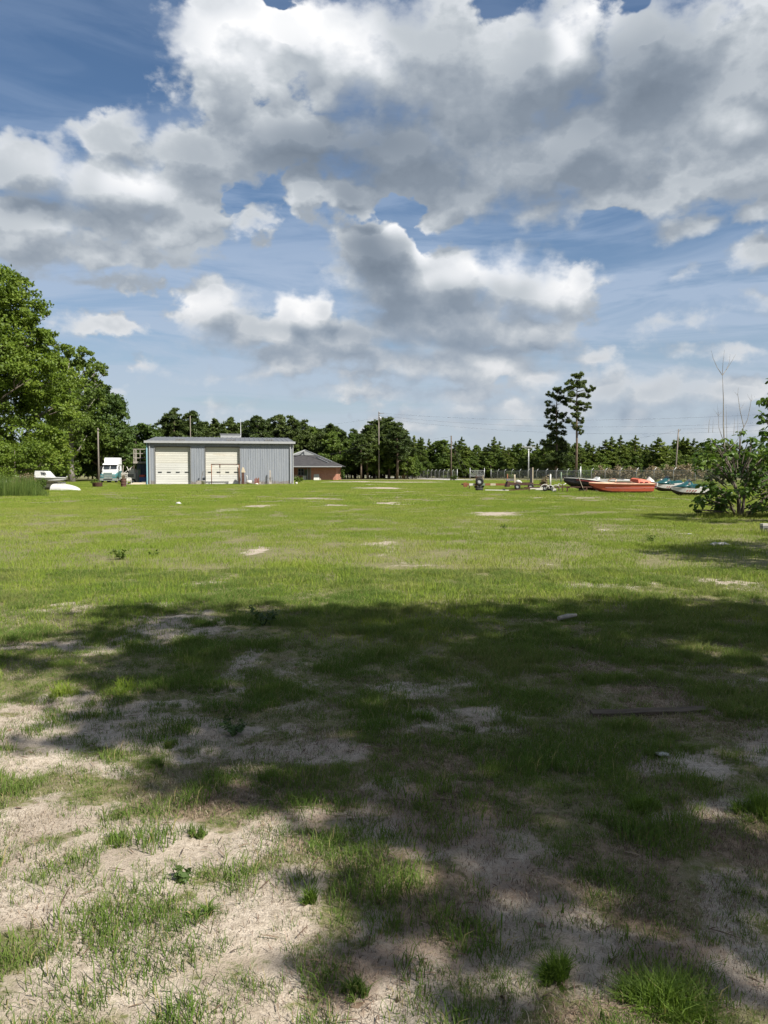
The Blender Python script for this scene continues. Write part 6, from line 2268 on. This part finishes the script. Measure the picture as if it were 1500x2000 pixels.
def plastic_chair(loc, rz, label, tilt=0):
    t = empty('garden_chair', loc, rz, label, 'chair')
    t.rotation_euler = (R(tilt), 0, rz)
    for x in (-.24, .24):
        for y in (-.22, .22):
            mb = MB(); mb.bar((x * 1.15, y * 1.15, 0), (x, y, .44), .05); mb.build('leg', M['white_plastic'], t)
    mb = MB(); mb.box(-.27, .27, -.26, .26, .42, .46); mb.build('seat', M['white_plastic'], t, .01)
    for k in range(5):
        mb = MB(); mb.bar((-.2 + .1 * k, .25, .5), (-.2 + .1 * k, .34, .84), .06, .02); mb.build('back_slat', M['white_plastic'], t)
    mb = MB(); mb.tube([(-.27, .24, .45), (-.27, .35, .82), (0, .37, .92), (.27, .35, .82), (.27, .24, .45)], .03, 6); mb.build('back_frame', M['white_plastic'], t)
    for s in (-1, 1):
        mb = MB(); mb.tube([(s * .28, -.24, .44), (s * .30, -.22, .64), (s * .29, .26, .66)], .028, 6); mb.build('armrest', M['white_plastic'], t)
    return t


plastic_chair(at_ground(252, 97), R(20), 'upright white plastic chair in front of the junk pile')
c = plastic_chair(at_ground(243, 99) + Vector((0, 0, 1.55)), R(-40), 'upturned white plastic chair perched high on the junk pile', 180)
t = empty('dump_cart', at_ground(252, 101.5), R(8), 'pale old work cart heaped with scrap beside the lean to', 'cart')
mb = MB(); mb.box(-.9, .9, -.5, .5, .7, 1.5); mb.build('cart_box', M['white_plastic'], t, .03)
mb = MB(); mb.box(-.6, .7, -.53, -.505, .95, 1.35); mb.build('dark_panel', M['grey_paint'], t)
for i, (a_, b_) in enumerate((((-.6, 0, 1.5), (.8, .2, 2.6)), ((-.8, 0, 1.5), (-.7, .1, 2.5)), ((.1, 0, 1.5), (-.3, .2, 2.3)), ((.3, 0, 1.5), (.2, .1, 2.2)))):
    mb = MB(); mb.bar(a_, b_, .10, .04); mb.build('scrap_stick', M['wood_grey' if i % 2 else 'white_plastic'], t)
mb = MB(); mb.box(.15, .75, -.3, .3, 1.52, 2.05); mb.build('scrap_tub', M['white_plastic'], t, .04)
for s in (-.6, .6):
    wheel(t, (s, -.55, .36), .36, .1)
for i, (px, w, h, m_, lab) in enumerate(((262.5, .16, 2.0, 'wood_pale', 'narrow pale plank leaning on the lean to'), (266.5, .5, 1.95, 'wood_grey', 'wide grey board leaning on the lean to'), (270.3, .34, 2.05, 'green_faded', 'faded green board leaning on the lean to'))):
    q = at_ground(px, 106.2)
    mb = MB(); mb.hexa([Vector(v) for v in ((-w / 2, 0, 0), (w / 2, 0, 0), (w / 2, .04, 0), (-w / 2, .04, 0), (-w / 2, .55, h), (w / 2, .55, h), (w / 2, .59, h), (-w / 2, .59, h))])
    o = mb.build('leaning_board', M[m_]); o.location = q; tag(o, lab, 'board')
q = at_ground(266, 97)
mb = MB(); mb.hexa([Vector(v) for v in ((-1.0, -.3, 0), (.4, -.3, 0), (.9, .9, 0), (-.6, .9, 0), (-1.0, -.3, .05), (.4, -.3, .05), (.9, .9, .28), (-.6, .9, .28))])
o = mb.build('ground_sheet', M['wood_pale']); o.location = q; tag(o, 'tan sheet of plywood lying in front of the leaning boards', 'plywood')
t = empty('storage_bin', at_ground(281, 100), 0, 'dark blue bin with a red lid beside the workshop corner', 'bin')
mb = MB(); mb.box(-.5, .38, -.3, .3, 0, .95); mb.build('bin', M['blue_plastic'], t, .04)
mb = MB(); mb.box(-.5, .2, -.33, .3, .96, 1.25); mb.build('lid', M['red_paint'], t, .04)
mb = MB(); mb.box(-.2, .4, -.34, -.305, .08, .42); mb.build('panel', M['white_plastic'], t)

# standing pipe frame before the second door
fp = ws_m @ Vector((8.05, -1.3, 0))
t = empty('pipe_frame', fp, R(10.7), 'rusty white pipe frame with a hanging hook before the roll up door', 'frame')
fw, fh = 3.45, 2.55
for x in (0, fw):
    mb = MB(); mb.tube([(x, 0, 0), (x, 0, fh)], .05, 8); mb.build('post', M['rust'], t)
    mb = MB(); mb.bar((x, -.5, .03), (x, .5, .03), .07); mb.build('foot', M['rust_dark'], t)
mb = MB(); mb.bar((-.05, 0, fh + .05), (fw + .05, 0, fh + .05), .10); mb.build('top_beam', M['rust_dark'], t)
for x, s in ((0, 1), (fw, -1)):
    mb = MB(); mb.poly([(x + s * .05, -.02, fh), (x + s * .40, -.02, fh), (x + s * .05, -.02, fh - .42)]); mb.build('gusset', M['white_plastic'], t)
mb = MB(); mb.tube([(1.05, 0, fh), (1.05, 0, fh - .4)], .07, 8); mb.tube([(1.05, 0, fh - .4), (1.05, 0, .95)], .02, 5); mb.build('chain_hoist', M['rust_dark'], t)
# jack stand, bucket, post, crates
q = ws_m @ Vector((6.75, -.7, 0))
t = empty('trailer_jack', q, R(10.7), 'dark hand pump jack leaning up beside the first door', 'jack')
mb = MB(); mb.bar((-.1, 0, .35), (.25, 0, 1.75), .12); mb.build('shaft', M['grey_paint'], t)
mb = MB(); mb.bar((.14, -.02, 1.25), (.42, -.02, 1.2), .07); mb.build('handle', M['grey_paint'], t)
mb = MB(); mb.box(-.65, .45, -.25, .25, 0, .32); mb.box(-.5, .3, -.2, .2, .32, .5); mb.build('base', M['wood_grey'], t)
q = ws_m @ Vector((7.0, -1.5, 0))
t = empty('bucket', q, 0, 'white plastic bucket on the grass between the two doors', 'bucket')
mb = MB(); mb.lathe((0, 0, 0), [(.19, 0), (.24, .46), (.26, .47), (.26, .51), (.22, .51), (.2, .1)], 16); mb.build('pail', M['white_plastic'], t)
mb = MB(); mb.tube([(.25 * math.cos(a), -.05, .47 - .2 * math.sin(a)) for a in [R(15 * k) for k in range(13)]], .012, 5); mb.build('handle', M['steel'], t)
q = ws_m @ Vector((12.0, -.9, 0))
t = empty('scrap_post', q, R(10.7), 'tall rusty post with a tan box on it beside the second door', 'post')
mb = MB(); mb.box(-.17, .17, -.15, .15, 0, 1.55); mb.build('post', M['rust_dark'], t)
mb = MB(); mb.hexa([Vector(v) for v in ((-.2, -.2, 1.55), (.34, -.2, 1.55), (.34, .2, 1.55), (-.2, .2, 1.55), (-.1, -.12, 2.2), (.12, -.12, 2.2), (.12, .12, 2.2), (-.1, .12, 2.2))]); mb.build('tan_box', M['wood_pale'], t)
q = ws_m @ Vector((12.75, -.8, 0))
t = empty('white_motor', q, R(10.7), 'white pump motor lying by the rusty post', 'motor')
mb = MB(); mb.tube([(-.3, 0, .3), (.35, 0, .3)], .24, 12); mb.build('casing', M['white_plastic'], t)
mb = MB(); mb.tube([(-.32, -.02, .35), (-.2, -.1, .9), (-.28, -.05, 1.2)], .05, 6); mb.build('pipe', M['white_plastic'], t)
mb = MB(); mb.box(-.3, .3, -.2, .2, 0, .08); mb.build('base', M['rust_dark'], t)
q = ws_m @ Vector((13.75, -.7, 0))
t = empty('red_crate', q, R(14), 'reddish wooden crate with upright slats along the blue wall', 'crate')
for k in range(4):
    mb = MB(); mb.box(-.3 + k * .16, -.18 + k * .16, -.22, -.19, 0, .75 + .12 * (k % 2)); mb.build('slat', M['rust' if k % 2 else 'maroon'], t)
mb = MB(); mb.box(-.4, .5, -.18, .2, 0, .32); mb.build('box', M['wood_grey'], t)
q = ws_m @ Vector((13.7, -1.6, 0))
mb = MB(); mb.loft([[(x, -w, 0), (x, -w * .7, h), (x, w * .7, h), (x, w, 0)] for x, w, h in ((-.25, .06, .04), (-.1, .16, .17), (.1, .17, .2), (.26, .08, .06))], closed=True)
o = mb.build('white_bag', M['white_plastic']); o.location = q; tag(o, 'small white bag on the grass before the red crate', 'bag')
q = ws_m @ Vector((15.35, -.6, 0))
t = empty('wire_rack', q, R(10.7), 'dark wire rack holding a tall upright plank', 'rack')
for z in (.15, .45, .75, .95):
    mb = MB(); mb.bar((-.5, -.2, z), (.5, -.2, z), .035); mb.build('rail', M['grey_paint'], t)
for x in (-.5, -.18, .18, .5):
    mb = MB(); mb.bar((x, -.2, 0), (x * .92, -.2, 1.0), .045); mb.build('upright', M['grey_paint'], t)
mb = MB(); mb.hexa([Vector(v) for v in ((.0, -.28, 0), (.32, -.28, 0), (.32, -.24, 0), (.0, -.24, 0), (.06, .1, 1.85), (.22, .1, 1.85), (.22, .14, 1.85), (.06, .14, 1.85))]); mb.build('plank', M['wood_grey'], t)
q = ws_m @ Vector((18.9, -.5, 0))
mb = MB(); mb.lathe((0, 0, 0), [(.12, 0), (.16, .03), (.16, .24), (.13, .28)], 12); o = mb.build('white_jug', M['white_plastic']); o.location = q; tag(o, 'small white jug at the corner of the workshop', 'jug')
q = G(348, 985.5)
mb = MB(); mb.loft([[(x, -w, 0), (x, -w * .7, h), (x, w * .7, h), (x, w, 0)] for x, w, h in ((-.14, .04, .03), (-.05, .10, .12), (.06, .10, .13), (.16, .05, .04))], closed=True)
o = mb.build('white_rag', M['white_plastic']); o.location = q; tag(o, 'small white scrap lying out in the open field', 'litter')

# ------------------------------------------------------------------ small things on the ground
p = G(1493, 1042)
t = empty('meter_box', (p.x, p.y, 0), R(6), 'small dark grey utility box with a pale lid on the grass', 'utility box')
mb = MB(); mb.box(-.085, .085, -.07, .07, 0, .20); mb.build('housing', M['grey_paint'], t, .008)
mb = MB(); mb.box(-.09, .09, -.075, .075, .205, .26); mb.build('lid', M['concrete'], t, .008)
mb = MB(); mb.box(-.045, .045, -.078, -.071, .05, .15); mb.build('plate', M['dark'], t)
p = G(1507, 1045)
t = empty('white_post', (p.x + .02, p.y, 0), 0, 'short white post beside the dark grey utility box', 'post')
mb = MB(); mb.box(-.06, .06, -.06, .06, 0, .36); mb.build('shaft', M['white_plastic'], t, .006)
mb = MB(); mb.hexa([Vector(v) for v in ((-.065, -.065, .362), (.065, -.065, .362), (.065, .065, .362), (-.065, .065, .362), (-.03, -.03, .40), (.03, -.03, .40), (.03, .03, .40), (-.03, .03, .40))]); mb.build('cap', M['white_plastic'], t)


def stone_mesh(seed):
    rg = random.Random(seed)
    bm = bmesh.new()
    bmesh.ops.create_icosphere(bm, subdivisions=1, radius=1)
    for v in bm.verts:
        v.co *= rg.uniform(.7, 1.15)
        v.co.z *= .55
    me = bpy.data.meshes.new('stone')
    bm.to_mesh(me); bm.free()
    me.materials.append(M['concrete'])
    return me


M['pale_stone'] = simple('pale_stone', (.40, .39, .36), .9, 0, (.34, .32, .28), .3, 6, .2, .1)
st_m = [stone_mesh(i) for i in range(4)]
for m_ in st_m:
    m_.materials[0] = M['pale_stone']
for i in range(22):
    px, py = 1405 + rnd.gauss(0, 10), 1064 + rnd.gauss(0, 1.2)
    q = G(px, py)
    o = link('rubble_stone', st_m[i % 4]); s = rnd.uniform(.025, .075)
    o.scale = (s, s, s); o.location = (q.x, q.y, s * .3); o.rotation_euler = (0, 0, rnd.uniform(0, 6))
    tag(o, 'white rubble chip in the small heap on the grass', 'stone', 'white rubble on the grass')
for i, (px, py, s, lab) in enumerate(((1346, 1044, .05, 'lone pale stone in the sunlit grass near the big leaved tree'), (1180, 1037, .035, 'small grey stone in the open sunlit grass'), (1292, 1476, .03, 'white pebble on the sand behind the bright tufts'))):
    q = G(px, py)
    o = link('stone', st_m[i % 4]); o.scale = (s * 1.6, s, s * .8); o.location = (q.x, q.y, s * .3); tag(o, lab, 'stone')
# weathered plank in the grass
q = G(1268, 1394)
M['plank'] = simple('plank_wood', (.090, .070, .052), .9, 0, (.05, .038, .028), .5, 6, .2, .3, (1, 8, 4))
mb = MB(); n_ = 8
sec = []
for i in range(n_ + 1):
    x = -.39 + .78 * i / n_
    w = .034 + .004 * math.sin(i * 2.3)
    h = .016 + .003 * math.sin(i * 1.7 + 1)
    sec.append([(x, -w, -.01), (x, -w, h), (x, w, h + .004), (x, w, -.01)])
mb.loft(sec, closed=True, smooth=False)
o = mb.build('plank', M['plank'], None, .004); o.location = (q.x, q.y, bumps(np.array([q.x]), np.array([q.y]))[0] + .012); o.rotation_euler = (R(3), R(-1), R(3)); tag(o, 'weathered brown plank lying in the shaded grass', 'plank')
q = G(1110, 1213)
mb = MB(); mb.tube([(-.13, 0, 0), (0, .01, .012), (.13, .03, .01)], [.022, .026, .016], 7); o = mb.build('white_stick', M['wood_grey']); o.location = (q.x, q.y, .04); o.rotation_euler = (0, 0, R(25)); tag(o, 'short bleached stick lying in the shade', 'stick')


# bright feathery tufts and other single plants
def tuft(px, py, wpx, hpx, n, label, matn='fennel', seed=1, w=.0035, lean=.35, deep=.7):
    q = G(px, py)
    sc = q.length and (q.y / 1500)
    rad = wpx * sc
    h = hpx * sc
    rg = np.random.default_rng(seed)
    nc = max(4, n // 45)
    rc = rad * np.sqrt(rg.uniform(0, 1, nc)) * rg.uniform(.7, 1.25, nc)
    ac = rg.uniform(0, 2 * np.pi, nc)
    V, Q_, T_ = blades(n, min(rad * .22, .05), h * .35, h, w, lean * 1.6, seed)
    V = V.reshape(n, 5, 3)
    k = rg.integers(0, nc, n)
    hk = (1 - .65 * (rc / rad) ** 2) * rg.uniform(.35, 1.05, nc)
    V[:, :, 2] *= hk[k][:, None]
    V[:, :, 0] += (rc * np.cos(ac))[k][:, None]
    V[:, :, 1] += (rc * np.sin(ac) * deep)[k][:, None]
    V[:, 4, 0] += (rc * np.cos(ac))[k] * .25
    V[:, 4, 1] += (rc * np.sin(ac))[k] * .25
    V = V.reshape(-1, 3)
    o = link('grass_tuft', raw_mesh('grass_tuft', V, [Q_, T_]), None, M[matn])
    o.location = (q.x, q.y, bumps(np.array([q.x]), np.array([q.y]))[0])
    tag(o, label, 'grass tuft')
    return o


G_T = 'single grass tufts'
tuft(1290, 1955, 100, 92, 2600, 'largest bright green feathery tuft growing on the litter', seed=901)
tuft(1092, 1905, 36, 84, 800, 'upright bright green feathery tuft beside the largest one', seed=902)
tuft(1252, 1590, 38, 62, 700, 'dense bright tuft in deep shade with white sand behind', seed=903)
tuft(1490, 1590, 60, 80, 1100, 'wide bright tuft reaching past the dead stem', seed=904)
tuft(1310, 1465, 72, 34, 1000, 'long low green tuft just below the weathered plank', seed=905, matn='shade_grass')
tuft(825, 1405, 34, 30, 500, 'low bright yellow green tuft on the white sand', seed=906)
tuft(450, 1525, 22, 22, 300, 'small yellow green tuft at the edge of the sunlit sand', seed=907)
tuft(222, 1645, 36, 36, 420, 'bright tuft alone on the sunlit sand', seed=908)
tuft(395, 1790, 26, 58, 90, 'thin spiky grass tuft on the sunlit sand', 'shade_grass', 909, .006, .6)
tuft(608, 1765, 20, 66, 200, 'tall narrow bright tuft at the edge of sun and shade', seed=910)
tuft(335, 1455, 24, 26, 300, 'dark green tuft in the middle of the shaded sand', 'shade_grass', 911)
tuft(308, 1490, 30, 24, 340, 'low dark tuft beside another on the shaded sand', 'shade_grass', 912)
tuft(1030, 1500, 16, 50, 160, 'slender tuft with tall blades among the litter', 'shade_grass', 913)
tuft(120, 1360, 40, 46, 500, 'tall sunlit grass tuft beside bare sand', 'lawn', 914)
tuft(240, 1350, 36, 44, 440, 'broad bright grass tuft between two patches of sand', 'lawn', 915)
tuft(420, 1350, 44, 40, 520, 'shaded grass tuft spreading over the sand path', 'shade_grass', 916)
tuft(510, 1360, 30, 44, 360, 'soft green tuft at the head of the sand path', 'shade_grass', 917)
tuft(1430, 1400, 60, 36, 700, 'wide dark tuft in the deepest shade', 'shade_grass', 918)
tuft(900, 1430, 36, 34, 360, 'dark tuft behind the litter covered hollow', 'shade_grass', 919)
tuft(660, 1660, 60, 36, 600, 'broad dull green tuft half in the sun', 'shade_grass', 920)
tuft(380, 1630, 36, 30, 260, 'small dull tuft on the pale sand', 'shade_grass', 921)
tuft(700, 1940, 36, 50, 420, 'green tuft at the corner of the dappled shade', 'shade_grass', 922)


def weed(px, py, rpx, n, size, seed, label, matn='weed_leaf'):
    q = G(px, py)
    r = rpx * q.y / 1500
    t = empty('leafy_weed', (q.x, q.y, bumps(np.array([q.x]), np.array([q.y]))[0]), 0, label, 'weed')
    rg = np.random.default_rng(seed)
    mb = MB()
    P, N = [], []
    for i in range(7):
        a = i * .9 + rg.uniform(0, .5)
        e = Vector((math.cos(a) * r * .8, math.sin(a) * r * .8, r * rg.uniform(.5, 1.2)))
        mb.tube([(0, 0, -.01), e * .5 + Vector((0, 0, r * .2)), e], [.004, .003, .0015], 5)
        for k in range(n // 7):
            f = rg.uniform(.3, 1)
            P.append(np.array(e) * f + rg.normal(0, r * .12, 3)); N.append([math.cos(a) * .4, math.sin(a) * .4, 1])
    mb.build('stem', M[matn], t)
    P = np.array(P); P[:, 2] = np.maximum(P[:, 2], .008)
    V, F = cards(P, np.array(N), size, rg, .6, .45)
    link('foliage', raw_mesh('foliage', V, F), t, M[matn])


weed(455, 1432, 30, 120, .035, 931, 'dark leafy weed growing out of the shaded sand')
weed(357, 1722, 20, 60, .030, 932, 'small broad leaved weed on the sunlit sand')
weed(515, 1222, 34, 120, .05, 933, 'low dark spreading weed just inside the shadow edge')
weed(235, 1093, 18, 120, .06, 934, 'dark leafy weed out in the sunlit field', 'leaf_oak')
weed(300, 1087, 12, 80, .05, 935, 'smaller dark weed beside another in the sunlit field', 'leaf_oak')
weed(985, 1034, 10, 60, .06, 936, 'flat dark weed near the pale bare strip', 'leaf_oak')
weed(1270, 1058, 16, 90, .06, 937, 'grey green weed by the white rubble', 'leaf_oak')


def build_litter():
    """fallen needles, twigs and bits of bark strewn over the sand"""
    rg = np.random.default_rng(55)
    n = 9000
    x = rg.uniform(-6, 6, n); y = rg.uniform(1.5, 9, n)
    k = (np.abs(x) < .6 * y + .6) & (rg.uniform(0, 1, n) < (.25 + .75 * litter_at(x, y)) * np.clip((9.5 - y) / 5, .1, 1))
    x, y = x[k], y[k]
    n = len(x)
    L = rg.uniform(.02, .075, n) * np.where(rg.uniform(0, 1, n) < .06, 2.2, 1)
    a = rg.uniform(0, np.pi, n)
    w = rg.uniform(.0008, .0022, n)
    z = bumps(x, y) + .006
    dx, dy = np.cos(a) * L / 2, np.sin(a) * L / 2
    ox, oy = -np.sin(a) * w, np.cos(a) * w
    t0 = rg.uniform(0, .01, n); t1_ = rg.uniform(0, .01, n)
    V = np.stack([np.stack([x - dx - ox, y - dy - oy, z + t0], 1), np.stack([x + dx - ox, y + dy - oy, z + t1_], 1), np.stack([x + dx + ox, y + dy + oy, z + t1_], 1), np.stack([x - dx + ox, y - dy + oy, z + t0], 1),
                  np.stack([x, y, z + np.maximum(t0, t1_) + w * 1.6], 1)], 1).reshape(-1, 3)
    b = np.arange(n) * 5
    F = np.concatenate([np.stack([b + i, b + (i + 1) % 4, b + 4], 1) for i in range(4)])
    m = foliage('dead_needles', (.045, .030, .022), (.13, .085, .055), (.30, .24, .17), .0, .8, 3)
    o = link('needle_litter', raw_mesh('needle_litter', V, F), None, m)
    tag(o, 'fallen needles and twigs strewn over the sand', 'litter', kind='stuff')
    # curled dead leaves
    n = 420
    x = rg.uniform(-4, 4, n); y = rg.uniform(1.6, 7, n)
    k = (np.abs(x) < .6 * y + .6) & (rg.uniform(0, 1, n) < .2 + .8 * litter_at(x, y))
    x, y = x[k], y[k]
    P = np.stack([x, y, bumps(x, y) + .008], 1)
    V, F = cards(P, np.tile([0, 0, 1.0], (len(x), 1)), .035, rg, .55, .35)
    o = link('dead_leaves', raw_mesh('dead_leaves', V, F), None, m)
    tag(o, 'curled brown dead leaves lying on the sand', 'leaves', kind='stuff')


build_litter()
